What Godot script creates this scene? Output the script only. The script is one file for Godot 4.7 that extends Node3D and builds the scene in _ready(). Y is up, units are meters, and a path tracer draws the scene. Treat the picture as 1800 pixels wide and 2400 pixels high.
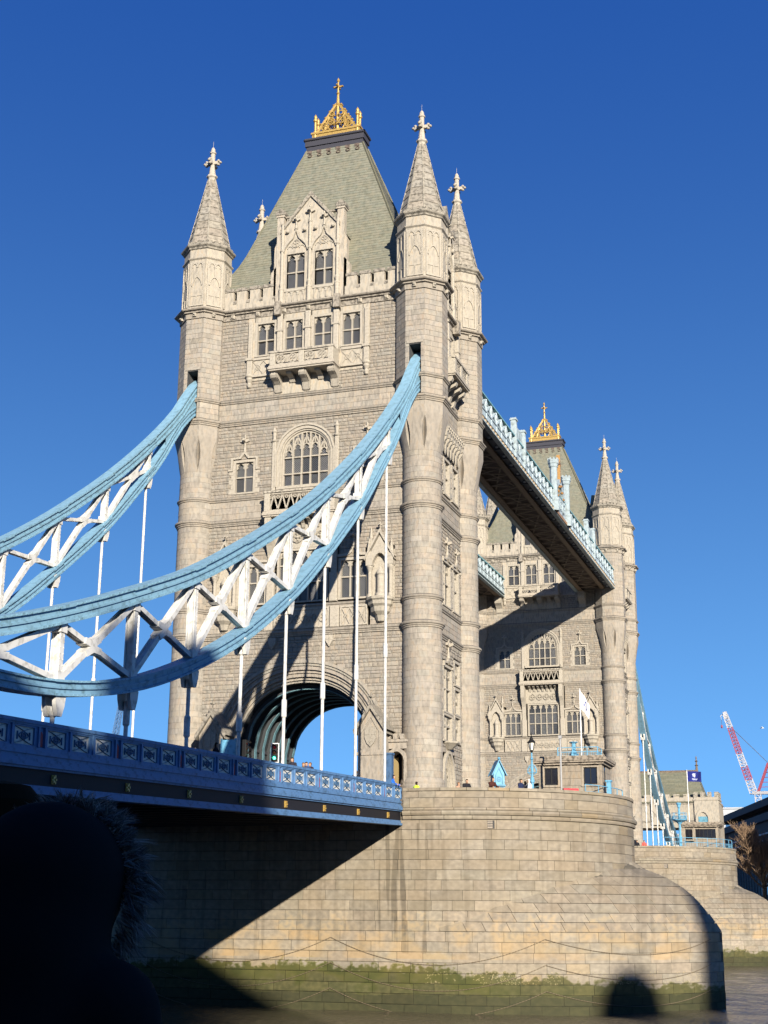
extends Node3D
# A stone bridge tower on its river pier, with suspension chains, high walkways and a second tower behind.
# x: along the river (to the right), y: up from the road, z: towards the near bank.

const W2 := 8.94      # half spacing of the corner turrets across the road
const D2 := 5.06      # half spacing of the corner turrets along the road
const FZ := 5.5       # front wall plane
const SX := 9.33      # side wall plane
const SPAN := 82.3    # distance between the towers
const WATER := -12.4

var M := {}
var rng := RandomNumberGenerator.new()
var used := {}

class G:
	var v := PackedVector3Array()
	var n := PackedVector3Array()
	var c := PackedColorArray()
	var uv := PackedVector2Array()
	var t := Transform3D.IDENTITY
	var col := Color.WHITE
	var uvf = null
	func tri(a: Vector3, b: Vector3, d: Vector3) -> void:
		a = t * a; b = t * b; d = t * d
		var nn := (b - a).cross(d - a)
		if nn.length_squared() < 1e-13:
			return
		nn = nn.normalized()
		v.append(a); v.append(d); v.append(b)
		n.append(nn); n.append(nn); n.append(nn)
		c.append(col); c.append(col); c.append(col)
	func tris(a: Vector3, b: Vector3, d: Vector3, na: Vector3, nb: Vector3, nd: Vector3) -> void:
		v.append(t * a); v.append(t * d); v.append(t * b)
		n.append((t.basis * na).normalized()); n.append((t.basis * nd).normalized()); n.append((t.basis * nb).normalized())
		c.append(col); c.append(col); c.append(col)
	func q(a: Vector3, b: Vector3, d: Vector3, e: Vector3) -> void:
		tri(a, b, d); tri(a, d, e)
	func qo(a: Vector3, b: Vector3, d: Vector3, e: Vector3, out: Vector3) -> void:
		if (b - a).cross(d - a).dot(out) + (d - a).cross(e - a).dot(out) < 0.0:
			q(a, e, d, b)
		else:
			q(a, b, d, e)
	func box(x0: float, x1: float, y0: float, y1: float, z0: float, z1: float) -> void:
		q(Vector3(x0, y0, z1), Vector3(x1, y0, z1), Vector3(x1, y1, z1), Vector3(x0, y1, z1))
		q(Vector3(x1, y0, z0), Vector3(x0, y0, z0), Vector3(x0, y1, z0), Vector3(x1, y1, z0))
		q(Vector3(x1, y0, z1), Vector3(x1, y0, z0), Vector3(x1, y1, z0), Vector3(x1, y1, z1))
		q(Vector3(x0, y0, z0), Vector3(x0, y0, z1), Vector3(x0, y1, z1), Vector3(x0, y1, z0))
		q(Vector3(x0, y1, z1), Vector3(x1, y1, z1), Vector3(x1, y1, z0), Vector3(x0, y1, z0))
		q(Vector3(x0, y0, z0), Vector3(x1, y0, z0), Vector3(x1, y0, z1), Vector3(x0, y0, z1))
	func bev(x0: float, x1: float, y0: float, y1: float, z0: float, z1: float, b: float) -> void:
		# a slab whose front edges are chamfered (no back face)
		var f := [Vector3(x0 + b, y0 + b, z1), Vector3(x1 - b, y0 + b, z1), Vector3(x1 - b, y1 - b, z1), Vector3(x0 + b, y1 - b, z1)]
		var s := [Vector3(x0, y0, z1 - b), Vector3(x1, y0, z1 - b), Vector3(x1, y1, z1 - b), Vector3(x0, y1, z1 - b)]
		var k := [Vector3(x0, y0, z0), Vector3(x1, y0, z0), Vector3(x1, y1, z0), Vector3(x0, y1, z0)]
		q(f[0], f[1], f[2], f[3])
		for i in 4:
			var j := (i + 1) % 4
			q(s[i], s[j], f[j], f[i])
			if z1 - b - z0 > 0.002:
				q(k[i], k[j], s[j], s[i])
	func rock(x0: float, x1: float, y0: float, y1: float, z0: float, b: float, r: RandomNumberGenerator) -> void:
		# a rock-faced stone: chamfered rim, broken face
		var f := []
		for p in [Vector2(x0 + b, y0 + b), Vector2(x1 - b, y0 + b), Vector2(x1 - b, y1 - b), Vector2(x0 + b, y1 - b)]:
			f.append(Vector3(p.x, p.y, z0 + r.randf_range(0.025, 0.048)))
		var s := [Vector3(x0, y0, z0), Vector3(x1, y0, z0), Vector3(x1, y1, z0), Vector3(x0, y1, z0)]
		var m := Vector3(lerpf(x0, x1, r.randf_range(0.3, 0.7)), lerpf(y0, y1, r.randf_range(0.3, 0.7)), z0 + r.randf_range(0.045, 0.075))
		for i in 4:
			var j := (i + 1) % 4
			tri(f[i], f[j], m)
			q(s[i], s[j], f[j], f[i])
	func beam(a: Vector3, b: Vector3, w: float, h: float, up := Vector3.UP) -> void:
		# w across, h along up
		var d := (b - a).normalized()
		var s := d.cross(up).normalized() * w * 0.5
		var u := s.cross(d).normalized() * h * 0.5
		var p := [a - s - u, a + s - u, a + s + u, a - s + u]
		var e := [b - s - u, b + s - u, b + s + u, b - s + u]
		for i in 4:
			var j := (i + 1) % 4
			qo(p[i], p[j], e[j], e[i], (p[i] + p[j]) * 0.5 - a)
		qo(p[0], p[1], p[2], p[3], a - b)
		qo(e[0], e[1], e[2], e[3], b - a)
	func ext(poly: PackedVector2Array, z0: float, z1: float, back := false) -> void:
		var pp := poly
		if Geometry2D.is_polygon_clockwise(pp):
			pp = pp.duplicate()
			pp.reverse()
		var ix := Geometry2D.triangulate_polygon(pp)
		for i in range(0, ix.size(), 3):
			var a := pp[ix[i]]
			var b := pp[ix[i + 1]]
			var d := pp[ix[i + 2]]
			if (b - a).cross(d - a) < 0.0:
				var k := b
				b = d
				d = k
			tri(Vector3(a.x, a.y, z1), Vector3(b.x, b.y, z1), Vector3(d.x, d.y, z1))
			if back:
				tri(Vector3(a.x, a.y, z0), Vector3(d.x, d.y, z0), Vector3(b.x, b.y, z0))
		for i in pp.size():
			var a := pp[i]
			var b := pp[(i + 1) % pp.size()]
			q(Vector3(a.x, a.y, z0), Vector3(b.x, b.y, z0), Vector3(b.x, b.y, z1), Vector3(a.x, a.y, z1))
	func band(pa: PackedVector2Array, pb: PackedVector2Array, z0: float, z1: float, z1b := 1e9) -> void:
		# a moulding between two curves; z1b: front level at the second curve
		if z1b > 1e8:
			z1b = z1
		for i in pa.size() - 1:
			var a := pa[i]
			var b := pa[i + 1]
			var d := pb[i + 1]
			var e := pb[i]
			qo(Vector3(a.x, a.y, z1), Vector3(b.x, b.y, z1), Vector3(d.x, d.y, z1b), Vector3(e.x, e.y, z1b), Vector3(0, 0, 1))
			var o := Vector3(a.x - e.x, a.y - e.y, 0)
			if o.length_squared() < 1e-9:
				o = Vector3(b.x - d.x, b.y - d.y, 0)
			qo(Vector3(a.x, a.y, z0), Vector3(b.x, b.y, z0), Vector3(b.x, b.y, z1), Vector3(a.x, a.y, z1), o)
			qo(Vector3(e.x, e.y, z0), Vector3(d.x, d.y, z0), Vector3(d.x, d.y, z1b), Vector3(e.x, e.y, z1b), -o)
	func lathe(pr: Array, k: int, o: Vector3, ph := 0.0, smooth := true, a0 := 0.0, a1 := TAU) -> void:
		# pr: Vector2(radius, height) from bottom to top; angle 0 looks to +z, a quarter turn to +x
		for i in k:
			var u0 := a0 + (a1 - a0) * i / k + ph
			var u1 := a0 + (a1 - a0) * (i + 1) / k + ph
			var d0 := Vector3(sin(u0), 0, cos(u0))
			var d1 := Vector3(sin(u1), 0, cos(u1))
			for j in pr.size() - 1:
				var p: Vector2 = pr[j]
				var r: Vector2 = pr[j + 1]
				var A := o + d0 * p.x + Vector3(0, p.y, 0)
				var B := o + d1 * p.x + Vector3(0, p.y, 0)
				var C := o + d1 * r.x + Vector3(0, r.y, 0)
				var D := o + d0 * r.x + Vector3(0, r.y, 0)
				if smooth:
					var sl := Vector2(r.y - p.y, p.x - r.x).normalized()
					var n0 := d0 * sl.x + Vector3(0, sl.y, 0)
					var n1 := d1 * sl.x + Vector3(0, sl.y, 0)
					if p.x > 1e-5:
						tris(A, B, C, n0, n1, n1)
					if r.x > 1e-5:
						tris(A, C, D, n0, n1, n0)
				else:
					q(A, B, C, D)
	func tube(pts: Array, r: float, k := 6) -> void:
		var pu := Vector3.UP
		var rings := []
		var nors := []
		for i in pts.size():
			var d: Vector3 = (pts[mini(i + 1, pts.size() - 1)] - pts[maxi(i - 1, 0)]).normalized()
			if absf(d.dot(pu)) > 0.95:
				pu = Vector3.RIGHT if absf(d.x) < 0.9 else Vector3.BACK
			var s := d.cross(pu).normalized()
			var u := s.cross(d).normalized()
			pu = u
			var ring := []
			var nr := []
			for j in k:
				var a := TAU * j / k
				nr.append(s * cos(a) + u * sin(a))
				ring.append(pts[i] + nr[j] * r)
			rings.append(ring)
			nors.append(nr)
		for i in pts.size() - 1:
			for j in k:
				var l := (j + 1) % k
				var A: Vector3 = rings[i][j]
				var B: Vector3 = rings[i][l]
				var C: Vector3 = rings[i + 1][l]
				var D: Vector3 = rings[i + 1][j]
				if (B - A).cross(C - A).dot(nors[i][j]) > 0:
					tris(A, B, C, nors[i][j], nors[i][l], nors[i + 1][l])
					tris(A, C, D, nors[i][j], nors[i + 1][l], nors[i + 1][j])
				else:
					tris(A, C, B, nors[i][j], nors[i + 1][l], nors[i][l])
					tris(A, D, C, nors[i][j], nors[i + 1][j], nors[i + 1][l])
	func cap(pts: Array, out: Vector3) -> void:
		for i in range(1, pts.size() - 1):
			if (pts[i] - pts[0]).cross(pts[i + 1] - pts[0]).dot(out) > 0:
				tri(pts[0], pts[i], pts[i + 1])
			else:
				tri(pts[0], pts[i + 1], pts[i])
	func mesh(m: Material) -> ArrayMesh:
		var a := []
		a.resize(Mesh.ARRAY_MAX)
		a[Mesh.ARRAY_VERTEX] = v
		a[Mesh.ARRAY_NORMAL] = n
		a[Mesh.ARRAY_COLOR] = c
		if uvf != null:
			uv.resize(v.size())
			for i in v.size():
				uv[i] = uvf.call(v[i])
		if uv.size() == v.size():
			a[Mesh.ARRAY_TEX_UV] = uv
		var r := ArrayMesh.new()
		r.add_surface_from_arrays(Mesh.PRIMITIVE_TRIANGLES, a)
		r.surface_set_material(0, m)
		return r

func put(g: G, called: String, mat: String, parent: Node, kind := "") -> MeshInstance3D:
	var o := MeshInstance3D.new()
	o.name = called if parent != self else numbered(called)
	if g.v.size() > 0:
		o.mesh = g.mesh(M[mat])
	parent.add_child(o, true)
	if kind:
		o.set_meta("kind", kind)
	return o

func numbered(called: String) -> String:
	if not used.has(called):
		used[called] = 0
		return called
	used[called] += 1
	return "%s_%03d" % [called, used[called]]

func thing(called: String, label: String, category: String, at := Vector3.ZERO, group := "") -> Node3D:
	var o := Node3D.new()
	o.name = numbered(called)
	add_child(o)
	o.position = at
	tag(o, label, category, group)
	return o

func tag(o: Node, label: String, category: String, group := "") -> Node:
	o.set_meta("label", label)
	o.set_meta("category", category)
	if group:
		o.set_meta("group", group)
	return o

func sub(called: String, parent: Node) -> Node3D:
	var o := Node3D.new()
	o.name = called
	parent.add_child(o, true)
	return o

func gt(t: Transform3D) -> G:
	var g := G.new()
	g.t = t
	return g

func gc(col: Color) -> G:
	var g := G.new()
	g.col = col
	return g

func fac(ux: Vector3, w: Vector3, o: Vector3) -> Transform3D:
	return Transform3D(Basis(ux, Vector3.UP, w), o)

func tone(base: Color, spread := 0.1) -> Color:
	var k := 1.0 + rng.randf_range(-spread, spread)
	var h := rng.randf_range(-0.03, 0.03)
	return Color(base.r * k * (1.0 + h), base.g * k, base.b * k * (1.0 - h))

func lin(r: float, g: float, b: float) -> Color:
	return Color(r, g, b).linear_to_srgb()

func noise(sd: int, freq: float, oct := 4, type := FastNoiseLite.TYPE_SIMPLEX_SMOOTH) -> FastNoiseLite:
	var f := FastNoiseLite.new()
	f.seed = sd
	f.noise_type = type
	f.frequency = freq
	f.fractal_octaves = oct
	return f

func ntex(f: FastNoiseLite, stops: Array, size := 512) -> NoiseTexture2D:
	var x := NoiseTexture2D.new()
	x.width = size
	x.height = size
	x.seamless = true
	x.noise = f
	var gr := Gradient.new()
	gr.offsets = PackedFloat32Array(stops.map(func(s): return s[0]))
	gr.colors = PackedColorArray(stops.map(func(s): return s[1]))
	x.color_ramp = gr
	return x

func bump(f: FastNoiseLite, strength: float, size := 512) -> NoiseTexture2D:
	var x := NoiseTexture2D.new()
	x.width = size
	x.height = size
	x.seamless = true
	x.noise = f
	x.as_normal_map = true
	x.bump_strength = strength
	return x

func grey(a: float) -> Color:
	return Color(a, a, a)

func mat(called: String, rough: float, albedo := Color.WHITE, tex: Texture2D = null, nor: Texture2D = null, scale := 1.0, metal := 0.0) -> StandardMaterial3D:
	var m := StandardMaterial3D.new()
	m.vertex_color_use_as_albedo = true
	m.albedo_color = albedo
	m.roughness = rough
	m.metallic = metal
	if tex:
		m.albedo_texture = tex
	if nor:
		m.normal_enabled = true
		m.normal_texture = nor
	if tex or nor:
		m.uv1_triplanar = true
		m.uv1_world_triplanar = true
		m.uv1_scale = Vector3.ONE * scale
	M[called] = m
	return m

func materials() -> void:
	var grain := noise(3, 0.03, 5)
	var mottle := ntex(noise(5, 0.012, 5), [[0.0, grey(0.8)], [0.42, grey(0.94)], [0.6, grey(1.0)], [1.0, Color(0.98, 0.93, 0.87)]])
	var sb := bump(grain, 1.6)
	mat("stone", 0.9, Color.WHITE, mottle, sb, 0.35)
	M["stone"].uv1_scale = Vector3(0.5, 0.17, 0.5)
	mat("carved", 0.88, Color.WHITE, ntex(noise(9, 0.02, 4), [[0.0, grey(0.82)], [0.5, grey(0.97)], [1.0, grey(1.0)]]), sb, 0.5)
	mat("weathered", 0.95, Color.WHITE, ntex(noise(11, 0.025, 5), [[0.0, grey(0.5)], [0.36, grey(0.8)], [0.55, grey(0.98)], [1.0, grey(1.0)]]), sb, 0.22)
	mat("slate", 0.8, Color.WHITE, ntex(noise(13, 0.02, 5), [[0.0, Color(0.74, 0.76, 0.7)], [0.5, Color(0.92, 0.93, 0.87)], [1.0, Color(1, 0.98, 0.9)]]), null, 0.2)
	mat("paint", 0.55, Color.WHITE, ntex(noise(15, 0.02, 5), [[0.0, Color(0.74, 0.73, 0.69)], [0.33, grey(0.92)], [0.48, grey(0.985)], [1.0, grey(1.0)]]), null, 0.2)
	mat("iron", 0.65).metallic_specular = 0.3
	mat("gold", 0.42, Color.WHITE, ntex(noise(17, 0.03, 4), [[0.0, Color(0.5, 0.35, 0.25)], [0.4, grey(0.95)], [1.0, grey(1.0)]]), null, 0.8, 0.35)
	mat("road", 0.9, Color.WHITE, mottle, null, 0.5)
	mat("wood", 0.85)
	mat("cloth", 0.95).metallic_specular = 0.12
	mat("skin", 0.6)
	mat("plain", 0.8)
	var gl := mat("glass", 0.07, Color.WHITE)
	gl.metallic_specular = 0.6
	var lead := Image.create(64, 64, false, Image.FORMAT_RGB8)
	var ln := noise(21, 0.05, 2)
	for y in 64:
		for x in 64:
			var a := absf(fposmod((x + y) / 16.0, 1.0) - 0.5)
			var b := absf(fposmod((x - y) / 16.0, 1.0) - 0.5)
			var e := minf(a, b)
			var k := 0.5 if e < 0.075 else 0.17 + 0.05 * ln.get_noise_2d(x, y)
			lead.set_pixel(x, y, grey(k))
	var lt := ImageTexture.create_from_image(lead)
	var lg := mat("leaded", 0.12, Color.WHITE, lt)
	lg.uv1_triplanar = false
	lg.uv1_world_triplanar = false
	lg.uv1_scale = Vector3.ONE
	lg.metallic_specular = 0.35
	var w := mat("water", 0.07, Color.WHITE, ntex(noise(23, 0.01, 4), [[0.0, grey(0.8)], [1.0, grey(1.0)]]), bump(noise(25, 0.012, 5), 18.0), 0.35)
	w.metallic_specular = 0.5
	var leaf := mat("twig", 0.9)
	leaf.roughness = 0.9
	var lamp := mat("signal", 0.3)
	lamp.emission_enabled = true
	lamp.emission = Color(0.2, 0.9, 0.75)
	lamp.emission_energy_multiplier = 0.25
	M["paint"].metallic_specular = 0.35
	M["pier"] = pier_material()

func pier_material() -> StandardMaterial3D:
	# stains that belong to the stone: river weed with a ragged edge, run-off streaks, lime and barnacle specks
	var w := 1024
	var h := 320
	var im := Image.create(w, h, false, Image.FORMAT_RGB8)
	var a := noise(31, 0.02, 5)
	var b := noise(33, 0.11, 3)
	var s := noise(35, 0.05, 3)
	for py in h:
		var y := 1.2 - 14.2 * (py + 0.5) / h
		for px in w:
			var x := -26.0 + 56.0 * (px + 0.5) / w
			var n0 := a.get_noise_2d(px, py)
			var n1 := b.get_noise_2d(px, py)
			var c := Color(1, 1, 1) * (0.95 + 0.06 * n0 + 0.12 * n1)
			# run-off streaks under the deck end and elsewhere
			var st := s.get_noise_2d(px * 1.6, py * 0.06)
			var near := exp(-pow((x - 9.3) / 1.6, 2.0)) * 0.34 + 0.1
			if y < -1.2 and y > -9.0:
				var k := clampf((st - 0.12) * 4.0, 0.0, 1.0) * near * 1.5
				c = c.lerp(Color(0.36, 0.34, 0.31), clampf(k, 0.0, 0.4))
				var wl := clampf((s.get_noise_2d(px * 2.2 + 400.0, py * 0.05) - 0.3) * 5.0, 0.0, 1.0) * near
				c = c.lerp(Color(1.15, 1.12, 1.08), clampf(wl, 0.0, 0.6))
			if y > -6.5:
				c = c.lerp(Color(0.78, 0.75, 0.69), clampf(0.2 + n0 * 0.6, 0.0, 0.4))
			elif y > -9.3:
				c = c.lerp(Color(1.1, 1.0, 0.82), clampf(0.3 + n0, 0.0, 0.55) * clampf((-6.5 - y) * 0.6 + n1, 0.0, 1.0))
			# weed: a bright green fringe with a ragged upper edge, a drab film under it
			var edge := -9.55 - 0.055 * maxf(x - 6.0, 0.0) + 0.5 * a.get_noise_2d(px * 1.2, 50.0) + 0.4 * n1 + 0.3 * n0
			if y < edge:
				var d := edge - y
				var g := clampf(d * 4.0, 0.0, 1.0)
				var green := Color(0.38, 0.44, 0.13).lerp(Color(0.55, 0.57, 0.27), clampf(0.5 + n0 * 1.4, 0.0, 1.0))
				var drab := Color(0.38, 0.42, 0.22).lerp(Color(0.52, 0.54, 0.34), clampf(0.5 + n1, 0.0, 1.0))
				var mix := clampf((d - 0.7 + n0 * 1.0) * 1.6, 0.0, 1.0)
				if x > 14.0:
					mix = maxf(mix, clampf((x - 14.0) * 0.25 + n0, 0.0, 0.8))
				c = c.lerp(green.lerp(drab, mix), g * 0.92)
				if y < -11.4 + 0.2 * n0:
					c = c.lerp(Color(0.28, 0.31, 0.18), 0.5)
			if x > 11.0 and y < -10.0 and y > -10.75 and s.get_noise_2d(px * 9.0, py * 9.0) > 0.34 and n0 > -0.1:
				c = c.lerp(Color(1.1, 1.08, 0.98), 0.8)
			im.set_pixel(px, py, Color(clampf(c.r * 0.85, 0, 1), clampf(c.g * 0.85, 0, 1), clampf(c.b * 0.85, 0, 1)))
	var m := StandardMaterial3D.new()
	m.vertex_color_use_as_albedo = true
	m.albedo_texture = ImageTexture.create_from_image(im)
	m.roughness = 0.85
	return m

func _ready() -> void:
	rng.seed = 4242
	# ---- camera
	var cam := Camera3D.new()
	cam.name = "camera"
	add_child(cam)
	cam.position = Vector3(36.932, -6.488, 96.936)
	cam.rotation = Vector3(0.2788, 0.3243, 0.0068)
	cam.fov = 40.37
	cam.near = 0.1
	cam.far = 3000.0
	cam.current = true
	# ---- sky
	var env := Environment.new()
	env.background_mode = Environment.BG_SKY
	var sm := ProceduralSkyMaterial.new()
	sm.sky_top_color = Color(0.07, 0.218, 0.47)
	sm.sky_horizon_color = Color(0.385, 0.615, 0.825)
	sm.sky_curve = 0.165
	sm.ground_bottom_color = Color(0.12, 0.11, 0.1)
	sm.ground_horizon_color = Color(0.25, 0.3, 0.36)
	sm.ground_curve = 0.03
	sm.sun_angle_max = 1.0
	sm.sun_curve = 0.05
	var sky := Sky.new()
	sky.sky_material = sm
	env.sky = sky
	env.tonemap_mode = Environment.TONE_MAPPER_LINEAR
	env.tonemap_exposure = 2.0
	env.sdfgi_enabled = true
	env.ssao_enabled = true
	env.ssil_enabled = true
	var we := WorldEnvironment.new()
	we.name = "environment"
	we.environment = env
	add_child(we)
	# ---- sun: low, from behind the viewer's right shoulder
	var sun := DirectionalLight3D.new()
	sun.name = "sun"
	add_child(sun)
	sun.look_at_from_position(Vector3(0.642, 0.348, 1.0) * 100.0, Vector3.ZERO)
	sun.light_energy = 1.6
	sun.light_color = Color(1.0, 0.96, 0.895)
	sun.light_angular_distance = 0.5
	sun.shadow_enabled = true
	sun.directional_shadow_max_distance = 600.0
	materials()
	build_all()

# ---------------------------------------------------------------- stone walls
func sink(called: String, own: Callable, most := 300) -> Dictionary:
	return {"called": called, "own": own, "most": most, "list": [], "rest": G.new()}

func block(S: Dictionary, t: Transform3D, at: Vector3, col: Color) -> G:
	var g: G
	if S.list.size() < S.most and S.own.call(t * at):
		g = G.new()
		S.list.append(g)
	else:
		g = S.rest
	g.t = t
	g.col = col
	return g

func flush(S: Dictionary, material: String, parent: Node, uvf = null) -> void:
	for g in S.list:
		g.uvf = uvf
		put(g, S.called, material, parent)
	if S.rest.v.size():
		S.rest.uvf = uvf
		put(S.rest, S.called, material, parent, "stuff")

func wall(S: Dictionary, back: G, t: Transform3D, u0: float, u1: float, v0: float, v1: float, course: float, len: float, holes: Array, style: String, base: Color, gap := 0.012) -> void:
	var rows := maxi(1, roundi((v1 - v0) / course))
	var ch := (v1 - v0) / rows
	back.t = t
	back.col = base * 0.85
	var lv := [v0]
	for i in rows - 1:
		lv.append(v0 + ch * (i + 1 + (rng.randf_range(-0.22, 0.22) if style == "rock" else 0.0)))
	lv.append(v1)
	for i in rows:
		var a: float = lv[i]
		var b: float = lv[i + 1]
		var cuts := [[u0, u1]]
		for h in holes:
			if minf(b, h[3]) - maxf(a, h[1]) > ch * 0.3:
				var nc := []
				for c in cuts:
					if h[0] > c[0]:
						nc.append([c[0], minf(c[1], h[0])])
					if h[2] < c[1]:
						nc.append([maxf(c[0], h[2]), c[1]])
					if h[0] <= c[0] and h[2] >= c[1]:
						continue
				cuts = nc.filter(func(c): return c[1] - c[0] > 0.01)
		for c in cuts:
			back.q(Vector3(c[0], a, -0.03), Vector3(c[1], a, -0.03), Vector3(c[1], b, -0.03), Vector3(c[0], b, -0.03))
			var x: float = c[0]
			var first := true
			while x < c[1] - 0.02:
				var l := len * (rng.randf_range(0.5, 1.75) if style == "rock" else rng.randf_range(0.75, 1.3))
				if first and i % 2 == 1:
					l *= 0.55
				first = false
				if c[1] - x - l < len * 0.45:
					l = c[1] - x
				var col := tone(base, 0.065 if style == "rock" else 0.05)
				if rng.randf() < 0.06:
					col = col * (0.88 if rng.randf() < 0.5 else 1.1)
				var g := block(S, t, Vector3(x + l * 0.5, (a + b) * 0.5, 0), col)
				if style == "rock":
					g.rock(x + gap * 0.7, x + l - gap * 0.7, a + gap * 0.7, b - gap * 0.7, -0.028, 0.025, rng)
				else:
					g.bev(x + gap * 0.6, x + l - gap * 0.6, a + gap * 0.6, b - gap * 0.6, -0.028, rng.randf_range(-0.008, -0.003), 0.008)
				x += l

func drum(S: Dictionary, back: G, o: Vector3, r: float, v0: float, v1: float, course: float, len: float, base: Color) -> void:
	# coursed stones round a cylinder
	var rows := maxi(1, roundi((v1 - v0) / course))
	var ch := (v1 - v0) / rows
	back.t = Transform3D.IDENTITY
	back.col = base * 0.9
	back.lathe([Vector2(r - 0.012, v0), Vector2(r - 0.012, v1)], 28, o)
	for i in rows:
		var a := v0 + i * ch + 0.008
		var b := v0 + (i + 1) * ch - 0.008
		var k := roundi(TAU * r / len)
		var ph := rng.randf() * 0.3 + (0.5 if i % 2 else 0.0) * TAU / k
		var u := ph
		while u < ph + TAU - 0.02:
			var w := TAU / k * rng.randf_range(0.8, 1.25)
			if ph + TAU - u - w < TAU / k * 0.5:
				w = ph + TAU - u
			var col := tone(base, 0.055)
			if rng.randf() < 0.05:
				col = col * 1.13
			var mid := Vector3(sin(u + w * 0.5), 0, cos(u + w * 0.5)) * r + o + Vector3(0, (a + b) * 0.5, 0)
			var g := block(S, Transform3D.IDENTITY, mid, col)
			var e := 0.009 / r
			var rr := r + rng.randf_range(0.0, 0.004)
			g.lathe([Vector2(r - 0.014, a), Vector2(rr, a + 0.007), Vector2(rr, b - 0.007), Vector2(r - 0.014, b)], 3, o, 0.0, true, u + e, u + w - e)
			for uu in [u + e, u + w - e]:
				var d := Vector3(sin(uu), 0, cos(uu))
				g.qo(o + d * (r - 0.02) + Vector3(0, a, 0), o + d * rr + Vector3(0, a, 0), o + d * rr + Vector3(0, b, 0), o + d * (r - 0.02) + Vector3(0, b, 0), Vector3(d.z, 0, -d.x) * (-1.0 if uu < u + w * 0.5 else 1.0))
			u += w

# ---------------------------------------------------------------- tracery and windows
func arch_curve(cx: float, half: float, spring: float, rise: float, k := 10, sharp := 0.5) -> PackedVector2Array:
	# left to right; sharp 0: round, 1: a steep gothic point
	var r := PackedVector2Array()
	for i in 2 * k + 1:
		var s := -1.0 + float(i) / k
		var a := absf(s)
		var round_ := sqrt(maxf(0.0, 1.0 - a * a))
		var point := pow(maxf(0.0, 1.0 - pow(a, 1.7)), 0.72)
		r.append(Vector2(cx + s * half, spring + rise * lerpf(round_, point * (1.0 - 0.0), sharp)))
	return r

func light_head(g: G, a: float, b: float, top: float, w0: float, w1: float, cusp := true) -> void:
	# stone filling above one pointed window light, with cusps
	var half := (b - a) * 0.5
	var sp := top - half * 1.5
	var cv := arch_curve((a + b) * 0.5, half * 0.96, sp, half * 1.38, 5, 0.8)
	var tp := PackedVector2Array()
	for p in cv:
		tp.append(Vector2(clampf(p.x, a, b), top))
	g.band(tp, cv, w0, w1)
	if cusp:
		for s in [-1, 1]:
			var c := (a + b) * 0.5
			g.ext(PackedVector2Array([Vector2(c + s * half, sp - 0.02), Vector2(c + s * half * 0.5, sp + half * 0.3), Vector2(c + s * half * 0.85, sp + half * 0.75)]), w0, w1 - 0.01)

func pane(parent: Node, t: Transform3D, poly: PackedVector2Array, w: float, called := "pane") -> void:
	var g := gt(t)
	var k := rng.randf_range(0.45, 1.7)
	g.col = Color(0.9 * k, 0.93 * k, 1.0 * k)
	# glass sits a little out of true in its leads
	var ta := rng.randf_range(-0.045, 0.045)
	var tb := rng.randf_range(-0.045, 0.045)
	var mid := (poly[0] + poly[1]) * 0.5
	var ix := Geometry2D.triangulate_polygon(poly)
	for i in range(0, ix.size(), 3):
		var a := poly[ix[i]]
		var b := poly[ix[i + 1]]
		var d := poly[ix[i + 2]]
		if (b - a).cross(d - a) < 0:
			var h := b
			b = d
			d = h
		var q := []
		for p in [a, b, d]:
			q.append(Vector3(p.x, p.y, w + (p.x - mid.x) * ta + (p.y - mid.y) * tb))
		g.tri(q[0], q[1], q[2])
		for p in [a, d, b]:
			g.uv.append(p * 1.55)
	put(g, called, "leaded", parent)

func window(parent: Node, t: Transform3D, u0: float, u1: float, v0: float, v1: float, lights: int, transoms: Array, edge: float, base: Color, called := "window") -> void:
	# a flat-headed stone window: jambs, sill, head, mullions, cusped lights and a leaded pane in each opening
	var n := sub(called, parent)
	var g := gt(t)
	g.col = base
	var dp := -0.34
	var gd := -0.27
	g.box(u0 - edge, u0, v0 - edge * 0.4, v1 + edge, dp, 0.05)
	g.box(u1, u1 + edge, v0 - edge * 0.4, v1 + edge, dp, 0.05)
	g.box(u0, u1, v1, v1 + edge, dp, 0.05)
	# sloping sill
	g.q(Vector3(u0 - edge, v0 - edge * 0.5, 0.09), Vector3(u1 + edge, v0 - edge * 0.5, 0.09), Vector3(u1 + edge, v0, -0.25), Vector3(u0 - edge, v0, -0.25))
	g.box(u0 - edge, u1 + edge, v0 - edge * 0.5 - 0.12, v0 - edge * 0.5, dp, 0.09)
	var mw := 0.05
	var lw := (u1 - u0) / lights
	for i in range(1, lights):
		var x := u0 + lw * i
		g.ext(PackedVector2Array([Vector2(x - mw, v0), Vector2(x + mw, v0), Vector2(x + mw, v1), Vector2(x - mw, v1)]), dp, -0.1)
	var lv := [v0] + transoms + [v1]
	for y in transoms:
		g.box(u0, u1, y - 0.05, y + 0.05, dp, -0.115)
	for i in lights:
		var a := u0 + lw * i + (mw if i > 0 else 0.0)
		var b := u0 + lw * (i + 1) - (mw if i < lights - 1 else 0.0)
		light_head(g, a, b, v1, dp, -0.13)
		for j in lv.size() - 1:
			var y0: float = lv[j] + (0.05 if j > 0 else 0.0)
			var y1: float = lv[j + 1] - (0.05 if j < lv.size() - 2 else 0.0)
			pane(n, t, PackedVector2Array([Vector2(a, y0), Vector2(b, y0), Vector2(b, y1), Vector2(a, y1)]), gd)
	put(g, "frame", "carved", n)

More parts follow.
